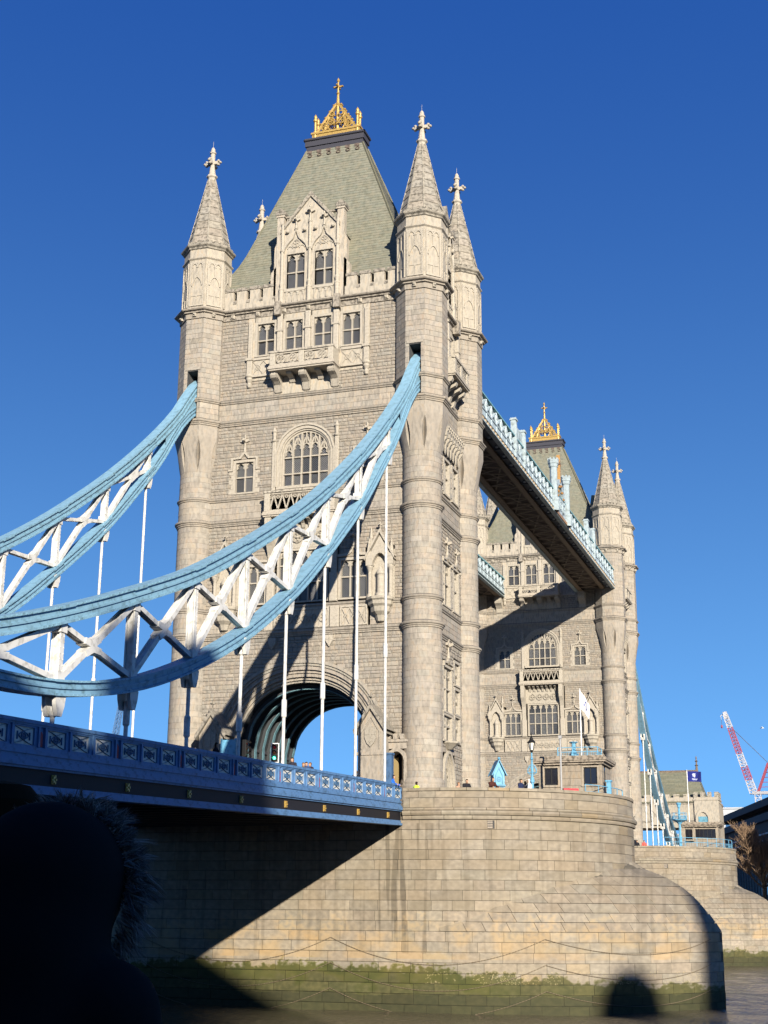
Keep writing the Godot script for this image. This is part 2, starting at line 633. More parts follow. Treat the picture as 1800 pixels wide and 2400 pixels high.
func arched_window(parent: Node, t: Transform3D, half: float, v0: float, spring: float, rise: float, lights: int, transoms: Array, base: Color) -> void:
	var n := sub("window", parent)
	var g := gt(t)
	g.col = base
	var cv := arch_curve(0, half, spring, rise, 10, 0.28)
	var full := PackedVector2Array([Vector2(-half, v0)])
	full.append_array(cv)
	full.append(Vector2(half, v0))
	var steps := [[0.0, 0.14, -0.36, -0.16], [0.14, 0.26, -0.2, -0.04], [0.26, 0.5, -0.1, 0.06], [0.5, 0.66, 0.0, 0.16]]
	for s in steps:
		var a := PackedVector2Array([Vector2(-half - s[0], v0)])
		var b := PackedVector2Array([Vector2(-half - s[1], v0)])
		for p in cv:
			var d := Vector2(p.x / half, 0.35 + absf(p.y - spring) / rise).normalized()
			if p == cv[0] or p == cv[cv.size() - 1]:
				d = Vector2(signf(p.x), 0)
			a.append(p + d * s[0])
			b.append(p + d * s[1])
		a.append(Vector2(half + s[0], v0))
		b.append(Vector2(half + s[1], v0))
		g.band(b, a, s[2], s[3])
	g.box(-half - 0.5, half + 0.5, v0 - 0.22, v0, -0.36, 0.14)
	var lw := half * 2.0 / lights
	var yat := func(x: float) -> float:
		for i in cv.size() - 1:
			if x >= cv[i].x and x <= cv[i + 1].x:
				return lerpf(cv[i].y, cv[i + 1].y, (x - cv[i].x) / (cv[i + 1].x - cv[i].x))
		return spring
	for i in range(1, lights):
		var x := -half + lw * i
		g.box(x - 0.055, x + 0.055, v0, yat.call(x), -0.36, -0.1)
	for y in transoms:
		g.box(-half, half, y - 0.05, y + 0.05, -0.36, -0.11)
	var lv := [v0] + transoms
	for i in lights:
		var a := -half + lw * i + 0.05
		var b := -half + lw * (i + 1) - 0.05
		for j in lv.size() - 1:
			pane(n, t, PackedVector2Array([Vector2(a, lv[j] + 0.04), Vector2(b, lv[j] + 0.04), Vector2(b, lv[j + 1] - 0.04), Vector2(a, lv[j + 1] - 0.04)]), -0.29)
		var top: float = lv[lv.size() - 1]
		var c := (a + b) * 0.5
		var yc := minf(minf(yat.call(a + 0.02), yat.call(b - 0.02)), top + 1.05)
		light_head(g, a, b, yc, -0.36, -0.14)
		var poly := PackedVector2Array([Vector2(a, top + 0.04), Vector2(b, top + 0.04)])
		for k in 5:
			var x := lerpf(b, a, k / 4.0)
			poly.append(Vector2(x, yat.call(x)))
		pane(n, t, poly, -0.29)
		# the upper tracery: a small dagger over each light
		if yat.call(c) - yc > 0.25:
			g.box(c - 0.035, c + 0.035, yc - 0.05, yat.call(c), -0.36, -0.15)
			for s in [-1, 1]:
				g.ext(PackedVector2Array([Vector2(c + s * lw * 0.44, yc), Vector2(c + s * lw * 0.3, yc), Vector2(c + s * 0.03, yc + 0.42), Vector2(c + s * 0.12, yc + 0.5)]), -0.36, -0.16)
	put(g, "frame", "carved", n)

func ring(g: G, c: Vector2, r: float, th: float, w0: float, w1: float, k := 10, a0 := 0.0, a1 := TAU) -> void:
	var a := PackedVector2Array()
	var b := PackedVector2Array()
	for i in k + 1:
		var u := a0 + (a1 - a0) * i / k
		a.append(c + Vector2(cos(u), sin(u)) * r)
		b.append(c + Vector2(cos(u), sin(u)) * (r - th))
	g.band(a, b, w0, w1)

func foils(g: G, c: Vector2, r: float, w0: float, w1: float) -> void:
	# a quatrefoil in a circle
	ring(g, c, r, r * 0.16, w0, w1, 14)
	for i in 4:
		var u := PI / 4 + i * PI / 2
		ring(g, c + Vector2(cos(u), sin(u)) * r * 0.46, r * 0.38, r * 0.13, w0, w1 - 0.01, 8)

func lozenges(g: G, u0: float, u1: float, v0: float, v1: float, k: int, w0: float, w1: float) -> void:
	# crossing tracery bars in a panel
	var w := (u1 - u0) / k
	for i in k:
		var a := u0 + w * i
		g.beam(Vector3(a, v0, w1 - 0.02), Vector3(a + w, v1, w1 - 0.02), 0.05, 0.05, Vector3.BACK)
		g.beam(Vector3(a, v1, w1 - 0.025), Vector3(a + w, v0, w1 - 0.025), 0.05, 0.05, Vector3.BACK)
		ring(g, Vector2(a + w * 0.5, (v0 + v1) * 0.5), minf(w, v1 - v0) * 0.24, 0.045, w0, w1, 8)

func lancets(g: G, u0: float, u1: float, v0: float, v1: float, k: int, w0: float, w1: float) -> void:
	var w := (u1 - u0) / k
	for i in k:
		light_head(g, u0 + w * i + 0.02, u0 + w * (i + 1) - 0.02, v1, w0, w1, true)
		g.box(u0 + w * i - 0.03, u0 + w * i + 0.03, v0, v1, w0, w1)
	g.box(u1 - 0.03, u1 + 0.03, v0, v1, w0, w1)

func moulding(g: G, pr: Array, u0: float, u1: float, v: float) -> void:
	# pr: Vector2(out, up) from bottom to top, swept along the wall
	var clean := g.col
	for i in pr.size() - 1:
		var p: Vector2 = pr[i]
		var r: Vector2 = pr[i + 1]
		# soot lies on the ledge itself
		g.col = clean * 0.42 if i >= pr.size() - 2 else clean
		g.q(Vector3(u0, v + p.y, p.x), Vector3(u1, v + p.y, p.x), Vector3(u1, v + r.y, r.x), Vector3(u0, v + r.y, r.x))
	g.col = clean
	for s in [[u0, Vector3.LEFT], [u1, Vector3.RIGHT]]:
		var pts := []
		for p in pr:
			pts.append(Vector3(s[0], v + p.y, p.x))
		g.cap(pts, s[1])

func finial(g: G, x: float, v: float, h: float, w: float) -> void:
	# a leafy stone finial: stalk, cross of leaves, bud
	var o := Vector3(x, v, w)
	g.lathe([Vector2(h * 0.09, 0), Vector2(h * 0.05, h * 0.3), Vector2(h * 0.05, h * 0.52), Vector2(h * 0.1, h * 0.58), Vector2(h * 0.1, h * 0.68), Vector2(h * 0.05, h * 0.75), Vector2(h * 0.07, h * 0.88), Vector2(0, h)], 6, o)
	for d in [Vector3.LEFT, Vector3.RIGHT, Vector3.BACK]:
		g.beam(o + Vector3(0, h * 0.58, 0), o + Vector3(0, h * 0.66, 0) + d * h * 0.24, h * 0.12, h * 0.14)

func crocket(g: G, p: Vector3, s: float) -> void:
	g.lathe([Vector2(0, -s * 0.6), Vector2(s * 0.7, -s * 0.4), Vector2(s, 0.1 * s), Vector2(s * 0.55, s * 0.7), Vector2(0, s)], 6, p)

# ---------------------------------------------------------------- the tower
const ASH := Color(0.285, 0.254, 0.21)
const ROCK := Color(0.252, 0.225, 0.186)
const DRESS := Color(0.35, 0.314, 0.256)
const DARKST := Color(0.27, 0.24, 0.195)

const P_SMALL := [Vector2(0, 0), Vector2(0.07, 0.03), Vector2(0.07, 0.1), Vector2(0.15, 0.16), Vector2(0.17, 0.24), Vector2(0.12, 0.29), Vector2(0, 0.36)]
const P_BIG := [Vector2(0, 0), Vector2(0.08, 0.02), Vector2(0.08, 0.12), Vector2(0.14, 0.15), Vector2(0.14, 0.22), Vector2(0.23, 0.28), Vector2(0.25, 0.38), Vector2(0.2, 0.44), Vector2(0, 0.54)]
const P_CORN := [Vector2(0, 0), Vector2(0.08, 0.03), Vector2(0.08, 0.12), Vector2(0.1, 0.4), Vector2(0.26, 0.45), Vector2(0.26, 0.54), Vector2(0.44, 0.6), Vector2(0.5, 0.68), Vector2(0.46, 0.76), Vector2(0.05, 0.95)]
const STRINGS := [[12.4, 1], [14.4, 0], [21.0, 1], [22.93, 0], [28.9, 1], [30.72, 0]]

func ringed(g: G, pr: Array, o: Vector3, r: float, v: float, eight := false) -> void:
	var p := []
	for q in pr:
		p.append(Vector2(r + q.x * (1.08 if eight else 1.0), v + q.y))
	var k := 8 if eight else 28
	var ph := PI / 8 if eight else 0.0
	var clean := g.col
	g.lathe(p.slice(0, p.size() - 1), k, o, ph, not eight)
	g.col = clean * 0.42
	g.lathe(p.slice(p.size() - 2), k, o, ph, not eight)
	g.col = clean

func turret(parent: Node, o: Vector3, S: Dictionary, back: G, ST: Dictionary, slot: bool, detailed: bool) -> void:
	var n := sub("turret", parent)
	var g := G.new()
	g.col = ASH
	# plinth
	g.lathe([Vector2(1.62, -0.1), Vector2(1.62, 0.7), Vector2(1.55, 0.85), Vector2(1.55, 1.6), Vector2(1.5, 1.7), Vector2(1.52, 1.85), Vector2(1.48, 2.0), Vector2(1.4, 2.15)], 28, o)
	drum(S, back, o, 1.39, 2.15, 12.4, 0.42, 0.95, ASH)
	drum(S, back, o, 1.39, 12.9, 14.4, 0.42, 0.95, ASH)
	drum(S, back, o, 1.39, 14.75, 21.0, 0.42, 0.95, ASH)
	drum(S, back, o, 1.39, 21.5, 22.93, 0.42, 0.95, ASH)
	drum(S, back, o, 1.39, 23.25, 25.3, 0.42, 0.95, ASH)
	var rg := G.new()
	rg.col = ASH * 0.95
	for s in STRINGS:
		if s[0] < 25:
			ringed(rg, P_BIG if s[1] else P_SMALL, o, 1.37, s[0])
	# from drum to octagon: eight tongues with folds between them
	var R := 1.93
	var mid := R * cos(PI / 8)
	var prev := []
	for i in 13:
		var f := i / 12.0
		var y := lerpf(25.3, 28.0, f)
		var lens := sin(PI * clampf((f - 0.03) / 0.9, 0.0, 1.0))
		var pts := []
		for k in 8:
			var arris := PI / 8 + k * PI / 4
			var de := 0.006 + 0.1 * lens
			for w in [[0.0, -0.42 * lens], [de, 0.0], [PI / 8 * 0.6, 0.0], [PI / 8, 0.0], [PI / 4 - PI / 8 * 0.6, 0.0], [PI / 4 - de, 0.0]]:
				var a: float = arris + w[0]
				var dd := absf(fposmod(a + PI / 8, PI / 4) - PI / 8)
				var r: float = lerpf(1.39, mid / cos(dd), f) + w[1]
				pts.append(o + Vector3(sin(a), 0, cos(a)) * r + Vector3(0, y, 0))
		if i > 0:
			for k in pts.size():
				var l := (k + 1) % pts.size()
				g.q(prev[k], prev[l], pts[l], pts[k])
		prev = pts
	g.lathe([Vector2(R, 28.0), Vector2(R, 28.95)], 8, o, PI / 8, false)
	put(g, "shaft", "stone", n)
	ringed(rg, P_BIG, o, R, 28.9, true)
	ringed(rg, P_SMALL, o, R, 30.72, true)
	ringed(rg, P_CORN, o, R, 37.65, true)
	put(rg, "string_course", "stone", n)
	# octagon walls, facet by facet, with the slot where the chain goes in
	var hw := R * sin(PI / 8)
	for k in 8:
		var a := k * PI / 4
		var w := Vector3(sin(a), 0, cos(a))
		var t := fac(Vector3(w.z, 0, -w.x), w, o + w * mid)
		var holes := []
		if slot and k == 0:
			holes.append([-0.45, 29.6, 0.45, 33.35])
		wall(S, back, t, -hw, hw, 29.45, 30.72, 0.42, 0.8, holes, "ash", ASH)
		wall(S, back, t, -hw, hw, 31.08, 37.65, 0.42, 0.8, holes, "ash", ASH)
	if slot:
		var s := gt(fac(Vector3.RIGHT, Vector3.BACK, o + Vector3(0, 0, mid)))
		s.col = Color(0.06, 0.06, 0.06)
		for b in [[-0.47, -0.43, 29.4, 33.3], [0.43, 0.47, 29.4, 33.3], [-0.47, 0.47, 33.3, 33.36]]:
			s.box(b[0], b[1], b[2], b[3], -1.6, -0.02)
		s.box(-0.47, 0.47, 29.4, 33.3, -1.65, -1.6)
		put(s, "chain_slot", "stone", n)
		var hd := gt(s.t)
		hd.col = ASH * 1.05
		hd.ext(PackedVector2Array([Vector2(-0.62, 33.38), Vector2(0.62, 33.38), Vector2(0.62, 33.55), Vector2(0.25, 33.7), Vector2(0, 34.0), Vector2(-0.25, 33.7), Vector2(-0.62, 33.55)]), -0.02, 0.05)
		put(hd, "slot_hood", "carved", n)
	# upper stage with blind tracery panels
	var u := G.new()
	u.col = DRESS * 0.98
	u.lathe([Vector2(1.9, 38.45), Vector2(1.9, 42.75)], 8, o, PI / 8, false)
	ringed(u, [Vector2(0, 0), Vector2(0.12, 0.1), Vector2(0.12, 0.17), Vector2(0, 0.24)], o, 1.9, 42.7, true)
	u.lathe([Vector2(1.88, 42.9), Vector2(1.88, 43.65)], 8, o, PI / 8, false)
	put(u, "upper_stage", "stone", n)
	var e := G.new()
	e.col = DRESS * 0.8
	ringed(e, [Vector2(0, 0), Vector2(0.1, 0.05), Vector2(0.12, 0.16), Vector2(0.26, 0.26), Vector2(0.3, 0.38), Vector2(0.24, 0.46), Vector2(0.0, 0.5)], o, 1.88, 43.62, true)
	e.lathe([Vector2(1.98, 44.1), Vector2(1.55, 44.35)], 8, o, PI / 8, false)
	put(e, "eaves", "weathered", n)
	for k in 8:
		var a := k * PI / 4
		var w := Vector3(sin(a), 0, cos(a))
		var ux := Vector3(w.z, 0, -w.x)
		if detailed:
			var p := gt(fac(ux, w, o + w * 1.9 * cos(PI / 8)))
			p.col = DRESS
			for b in [[-0.62, -0.5, 38.75, 42.5], [0.5, 0.62, 38.75, 42.5], [-0.5, 0.5, 42.38, 42.5], [-0.5, 0.5, 38.75, 38.85]]:
				p.box(b[0], b[1], b[2], b[3], 0.0, 0.08)
			light_head(p, -0.5, 0.0, 42.38, 0, 0.07)
			light_head(p, 0.0, 0.5, 42.38, 0, 0.07)
			var og := arch_curve(0, 0.48, 40.5, 0.75, 6, 1.0)
			var og2 := PackedVector2Array()
			for q in og:
				og2.append(q * Vector2(0.84, 1) + Vector2(0, -0.07))
			p.band(og, og2, 0.0, 0.075)
			p.box(-0.04, 0.04, 41.2, 42.3, 0, 0.06)
			p.box(-0.04, 0.04, 38.85, 39.6, 0, 0.06)
			p.box(-0.45, 0.45, 39.6, 39.66, 0, 0.04)
			put(p, "tracery_panel", "carved", n)
			var bo := gt(fac(ux, w, o + w * R * cos(PI / 8)))
			bo.col = DRESS
			for x in [0.0]:
				bo.bev(x - 0.13, x + 0.13, 37.8, 38.1, 0.05, 0.26, 0.05)
				bo.lathe([Vector2(0.1, -0.03), Vector2(0.07, 0.05), Vector2(0, 0.06)], 6, Vector3(x, 37.95, 0.28))
			put(bo, "boss", "carved", n)
		# cresting teeth
		var cr := gt(fac(ux, w, o + w * 1.98 * cos(PI / 8)))
		cr.col = DRESS * 0.7
		for i in 3:
			var x := -0.5 + i * 0.5
			cr.box(x - 0.16, x + 0.16, 44.05, 44.32, -0.16, 0.02)
		put(cr, "cresting", "weathered", n)
		# spire stones on this facet
		var rb := 1.72
		var rt := 0.3
		var y0 := 44.3
		var y1 := 50.55
		var rows := 9
		for i in rows:
			var f0 := float(i) / rows
			var f1 := float(i + 1) / rows
			var q := []
			for c in [[f0, -1, 0.0], [f0, 1, 0.0], [f1, 1, 0.0], [f1, -1, 0.0]]:
				var rr := lerpf(rb, rt, c[0])
				var aa: float = a + c[1] * (PI / 8 - 0.012 / rr)
				q.append(o + Vector3(sin(aa), 0, cos(aa)) * rr + Vector3(0, lerpf(y0, y1, c[0]), 0))
			var nn: Vector3 = (q[1] - q[0]).cross(q[2] - q[0]).normalized()
			var cc := tone(DRESS * 0.8, 0.11)
			var b := block(ST, Transform3D.IDENTITY, (q[0] + q[2]) * 0.5, cc)
			var low := 0.05
			var f := [q[0] + nn * low, q[1] + nn * low, q[2] + nn * 0.005, q[3] + nn * 0.005]
			b.q(f[0], f[1], f[2], f[3])
			b.q(q[0] - nn * 0.03, q[1] - nn * 0.03, f[1], f[0])
			b.q(q[1], q[2], f[2], f[1])
			b.q(q[3], q[0], f[0], f[3])
	var rib := G.new()
	rib.col = DRESS * 0.85
	rib.lathe([Vector2(1.7, 44.3), Vector2(0.28, 50.55)], 8, o, PI / 8, false)
	for k in 8:
		var a := PI / 8 + k * PI / 4
		var d := Vector3(sin(a), 0, cos(a))
		rib.beam(o + d * 1.74 + Vector3(0, 44.3, 0), o + d * 0.3 + Vector3(0, 50.6, 0), 0.1, 0.1)
	put(rib, "spire", "weathered", n)
	# stone cross finial
	var f := G.new()
	f.col = DRESS * 1.12
	f.lathe([Vector2(0.3, 50.4), Vector2(0.33, 50.75), Vector2(0.44, 50.85), Vector2(0.44, 50.98), Vector2(0.28, 51.08), Vector2(0.26, 51.3), Vector2(0.2, 51.8)], 8, o, PI / 8, false)
	f.lathe([Vector2(0.19, 51.8), Vector2(0.19, 53.0), Vector2(0.27, 53.05), Vector2(0.27, 53.15), Vector2(0.19, 53.2), Vector2(0.17, 53.45), Vector2(0.08, 53.6), Vector2(0, 53.65)], 8, o, PI / 8, false)
	for d in [Vector3.LEFT, Vector3.RIGHT, Vector3.BACK, Vector3.FORWARD]:
		f.beam(o + Vector3(0, 52.15, 0), o + Vector3(0, 52.15, 0) + d * 0.5, 0.24, 0.26)
		for s in [Vector3(0, 0.17, 0), Vector3(0, -0.17, 0), d * 0.16]:
			crocket(f, o + Vector3(0, 52.15, 0) + d * 0.52 + s, 0.15)
	put(f, "cross", "carved", n)
	var rod := G.new()
	rod.col = Color(0.3, 0.3, 0.3)
	rod.tube([o + Vector3(0, 53.6, 0), o + Vector3(0, 54.15, 0)], 0.015, 5)
	put(rod, "lightning_rod", "iron", n)

func rosette(g: G, x: float, y: float, w: float, s: float) -> void:
	g.bev(x - s, x + s, y - s, y + s, 0.0, w, s * 0.35)
	for i in 4:
		var u := PI / 4 + i * PI / 2
		g.lathe([Vector2(s * 0.4, -s * 0.3), Vector2(s * 0.25, s * 0.2), Vector2(0, s * 0.3)], 5, Vector3(x + cos(u) * s * 0.42, y + sin(u) * s * 0.42, w))

func bracket(g: G, x: float, w: float, top: float, bot: float, out: float) -> void:
	# a scrolled corbel seen from the side: an S curve extruded across x
	var h := top - bot
	var side := [Vector2(0, bot), Vector2(out * 0.12, bot + h * 0.06), Vector2(out * 0.2, bot + h * 0.25), Vector2(out * 0.28, bot + h * 0.42), Vector2(out * 0.55, bot + h * 0.55), Vector2(out * 0.9, bot + h * 0.66), Vector2(out, bot + h * 0.78), Vector2(out, top), Vector2(0, top)]
	for i in side.size() - 1:
		var a: Vector2 = side[i]
		var b: Vector2 = side[i + 1]
		g.qo(Vector3(x - w, a.y, a.x), Vector3(x + w, a.y, a.x), Vector3(x + w, b.y, b.x), Vector3(x - w, b.y, b.x), Vector3(0, a.x - b.x + 0.001, b.y - a.y) if i < 7 else Vector3.UP)
	for s in [-1, 1]:
		for i in range(1, side.size() - 1):
			var a: Vector2 = side[i]
			var b: Vector2 = side[i + 1]
			var p := Vector3(x + s * w, side[0].y, 0)
			g.qo(Vector3(x + s * w, a.y, a.x), Vector3(x + s * w, b.y, b.x), Vector3(x + s * w, b.y, 0), Vector3(x + s * w, a.y, 0), Vector3(s, 0, 0))

func balcony(parent: Node, t: Transform3D, half: float, v0: float, v1: float, out: float, panels: int, style: String) -> void:
	var n := sub("balcony", parent)
	var g := gt(t)
	g.col = DRESS * 1.02
	# floor slab with mouldings on three sides
	g.box(-half - 0.12, half + 0.12, v0 - 0.3, v0 - 0.14, 0, out + 0.12)
	g.box(-half - 0.06, half + 0.06, v0 - 0.14, v0, 0, out + 0.06)
	g.box(-half - 0.05, half + 0.05, v0 - 0.42, v0 - 0.3, 0, out + 0.04)
	put(g, "floor", "carved", n)
	var r := gt(t)
	r.col = DRESS
	r.box(-half - 0.08, half + 0.08, v1 - 0.16, v1, out - 0.2, out + 0.08)
	for s in [-1, 1]:
		r.box(minf(s * half, s * (half - 0.2)), maxf(s * half, s * (half - 0.2)), v1 - 0.15, v1 - 0.01, 0, out - 0.2)
	put(r, "coping", "weathered", n)
	var pl := gt(t)
	pl.col = DRESS * 1.05
	var w := half * 2.0 / panels
	for i in panels + 1:
		var x := -half + w * i
		var a := clampf(x - 0.22, -half, half - 0.42)
		var pp := gt(t)
		pp.col = DRESS * 1.05
		pp.bev(a, a + 0.44, v0, v1 - 0.16, out - 0.22, out + 0.03, 0.03)
		put(pp, "baluster_pier", "carved", n)
	for s in [-1, 1]:
		pl.box(s * half - (0.16 if s > 0 else 0.0), s * half + (0.0 if s > 0 else 0.16), v0, v1 - 0.16, 0, out - 0.22)
	put(pl, "side_wall", "carved", n)
	for i in panels:
		var p := gt(t)
		p.col = DRESS
		var a := -half + w * i + (0.42 if i == 0 else 0.22)
		var b := -half + w * (i + 1) - (0.42 if i == panels - 1 else 0.22)
		p.box(a, b, v0, v0 + 0.1, out - 0.16, out - 0.02)
		p.box(a, b, v1 - 0.28, v1 - 0.16, out - 0.16, out - 0.02)
		if style == "foil":
			var rr := (v1 - v0 - 0.38) * 0.5
			var k := maxi(1, roundi((b - a) / (rr * 2.0)))
			for j in k:
				foils(p, Vector2(a + (b - a) * (j + 0.5) / k, (v0 + v1 - 0.18) * 0.5), rr, out - 0.14, out - 0.04)
		else:
			var k := 7
			for j in k:
				var x0 := a + (b - a) * j / k
				var x1 := a + (b - a) * (j + 1) / k
				p.beam(Vector3(x0, v0 + 0.1, out - 0.08), Vector3((x0 + x1) * 0.5, v1 - 0.28, out - 0.08), 0.09, 0.1, Vector3.BACK)
				p.beam(Vector3(x1, v0 + 0.1, out - 0.08), Vector3((x0 + x1) * 0.5, v1 - 0.28, out - 0.08), 0.09, 0.1, Vector3.BACK)
				ring(p, Vector2(x0, v1 - 0.5), 0.13, 0.05, out - 0.14, out - 0.04, 8)
		put(p, "tracery_panel", "carved", n)

func niche(parent: Node, t: Transform3D, cx: float) -> void:
	var n := sub("niche", parent)
	var g := gt(t)
	g.col = DRESS
	# back and canopy
	g.box(cx - 1.0, cx + 1.0, 14.7, 18.3, 0.0, 0.08)
	for s in [-1, 1]:
		g.lathe([Vector2(0.2, 14.75), Vector2(0.2, 15.0), Vector2(0.13, 15.1), Vector2(0.13, 16.7), Vector2(0.24, 17.0), Vector2(0.24, 17.12)], 8, Vector3(cx + s * 0.78, 0, 0.32))
		g.box(cx + s * 0.78 - 0.24, cx + s * 0.78 + 0.24, 17.1, 17.9, 0.05, 0.56)
		g.lathe([Vector2(0.2, 17.9), Vector2(0.06, 18.9), Vector2(0, 19.1)], 6, Vector3(cx + s * 0.85, 0, 0.35))
	put(g, "shrine", "carved", n)
	var a := arch_curve(cx, 0.62, 16.9, 1.1, 7, 0.6)
	var b := PackedVector2Array()
	for p in a:
		b.append(Vector2(clampf(cx + (p.x - cx) * 1.75, cx - 1.02, cx + 1.02), 17.3 + 2.0 * (1.0 - absf(p.x - cx) / 0.62)))
	var h := gt(t)
	h.col = DRESS
	h.band(b, a, 0.05, 0.5)
	var gab := PackedVector2Array([Vector2(cx - 1.12, 17.5), Vector2(cx, 19.5), Vector2(cx + 1.12, 17.5)])
	var gab2 := PackedVector2Array([Vector2(cx - 1.12, 17.72), Vector2(cx, 19.75), Vector2(cx + 1.12, 17.72)])
	h.band(gab2, gab, 0.05, 0.62)
	finial(h, cx, 19.65, 0.7, 0.4)
	put(h, "gable", "carved", n)
	var st := gt(t)
	st.col = DRESS * 1.03
	st.lathe([Vector2(0.42, 14.8), Vector2(0.42, 15.05), Vector2(0.3, 15.15), Vector2(0.3, 16.4), Vector2(0.36, 16.5), Vector2(0.36, 16.6), Vector2(0.0, 17.2)], 6, Vector3(cx, 0, 0.2))
	put(st, "pedestal", "carved", n)
	var c := gt(t)
	c.col = DRESS * 0.9
	c.lathe([Vector2(0.0, 13.0), Vector2(0.3, 13.1), Vector2(0.42, 13.5), Vector2(0.7, 13.75), Vector2(0.75, 14.1), Vector2(0.92, 14.25), Vector2(0.92, 14.5), Vector2(1.05, 14.6), Vector2(1.05, 14.78), Vector2(0.0, 14.8)], 8, Vector3(cx, 0, 0.05), PI / 8, false)
	put(c, "corbel", "carved", n)

func gable_shelter(parent: Node, t: Transform3D, cx: float) -> void:
	# the small gabled stone pier with a shield at the foot of the arch
	var n := sub("buttress", parent)
	var g := gt(t)
	g.col = ASH * 0.95
	var s := signf(cx)
	g.box(cx - 1.05, cx + 1.05, -0.1, 0.9, 0, 1.95)
	g.box(cx - 0.98, cx + 0.98, 0.9, 1.1, 0, 1.88)
	g.box(cx - 0.9, cx + 0.9, 1.1, 3.6, 0, 1.8)
	g.box(cx - 0.97, cx + 0.97, 3.6, 3.8, 0, 1.87)
	g.ext(PackedVector2Array([Vector2(cx - 0.92, 3.8), Vector2(cx + 0.92, 3.8), Vector2(cx + 0.92, 5.3), Vector2(cx, 6.75), Vector2(cx - 0.92, 5.3)]), 0, 1.78)
	put(g, "body", "stone", n)
	var r := gt(t)
	r.col = ASH * 0.85
	for k in [-1, 1]:
		r.band(PackedVector2Array([Vector2(cx + k * 1.22, 5.3), Vector2(cx, 7.1)]), PackedVector2Array([Vector2(cx + k * 1.16, 5.02), Vector2(cx, 6.75)]), 0.0, 2.0)
	finial(r, cx, 7.0, 0.9, 1.7)
	put(r, "gable_coping", "weathered", n)
	var sh := gt(t)
	sh.col = DRESS * 0.8
	sh.ext(PackedVector2Array([Vector2(cx - 0.42, 5.4), Vector2(cx - 0.42, 4.8), Vector2(cx - 0.25, 4.4), Vector2(cx, 4.15), Vector2(cx + 0.25, 4.4), Vector2(cx + 0.42, 4.8), Vector2(cx + 0.42, 5.4), Vector2(cx + 0.15, 5.5), Vector2(cx, 5.75), Vector2(cx - 0.15, 5.5)]), 1.78, 1.9)
	sh.box(cx - 0.05, cx + 0.05, 4.4, 5.45, 1.9, 1.94)
	sh.box(cx - 0.36, cx + 0.36, 4.95, 5.05, 1.9, 1.93)
	sh.band(PackedVector2Array([Vector2(cx - 0.68, 4.0), Vector2(cx - 0.68, 5.2), Vector2(cx, 6.3), Vector2(cx + 0.68, 5.2), Vector2(cx + 0.68, 4.0)]), PackedVector2Array([Vector2(cx - 0.6, 4.0), Vector2(cx - 0.6, 5.15), Vector2(cx, 6.15), Vector2(cx + 0.6, 5.15), Vector2(cx + 0.6, 4.0)]), 1.78, 1.84)
	put(sh, "shield", "carved", n)

func tower_arch(s: float, y: float, k := 16) -> PackedVector2Array:
	# the road arch grown outwards by s
	var r := PackedVector2Array([Vector2(-5.0 - s, y)])
	for i in 2 * k + 1:
		var u := -1.0 + float(i) / k
		var yy := 5.0 + (4.15 + s) * pow(maxf(0.0, 1.0 - pow(absf(u), 2.25)), 0.56)
		r.append(Vector2(u * (5.0 + s), yy))
	r.append(Vector2(5.0 + s, y))
	return r

func front_openings() -> Array:
	var h := [
		[-4.98, 32.6, 4.98, 37.7], [-2.5, 31.1, 2.5, 32.7],
		[-2.4, 23.2, 2.4, 26.4],
		[-5.85, 23.5, -3.95, 26.2], [3.95, 23.5, 5.85, 26.2],
		[-5.2, 14.7, 5.2, 18.0], [-2.8, 17.9, 2.8, 21.1],
		[-7.0, 14.8, -4.8, 18.5], [4.8, 14.8, 7.0, 18.5], [6.9, 0, 8.1, 4.2]]
	# the head of the great window and the road arch, as stacks of rows
	for i in 9:
		var yy := 26.35 + i * 0.22
		var hh := 2.25 * sqrt(maxf(0.0, 1.0 - pow((yy + 0.16 - 26.35) / 1.95, 2.0)))
		if hh > 0.1:
			h.append([-hh, yy, hh, yy + 0.22])
	for i in 44:
		var y := 0.0 + i * 0.25
		var c := tower_arch(1.3, 0.0)
		var half := 0.0
		for p in c:
			if p.y >= y + 0.12:
				half = maxf(half, absf(p.x))
		if half > 0.0:
			h.append([-half, y, half, y + 0.25])
	return h

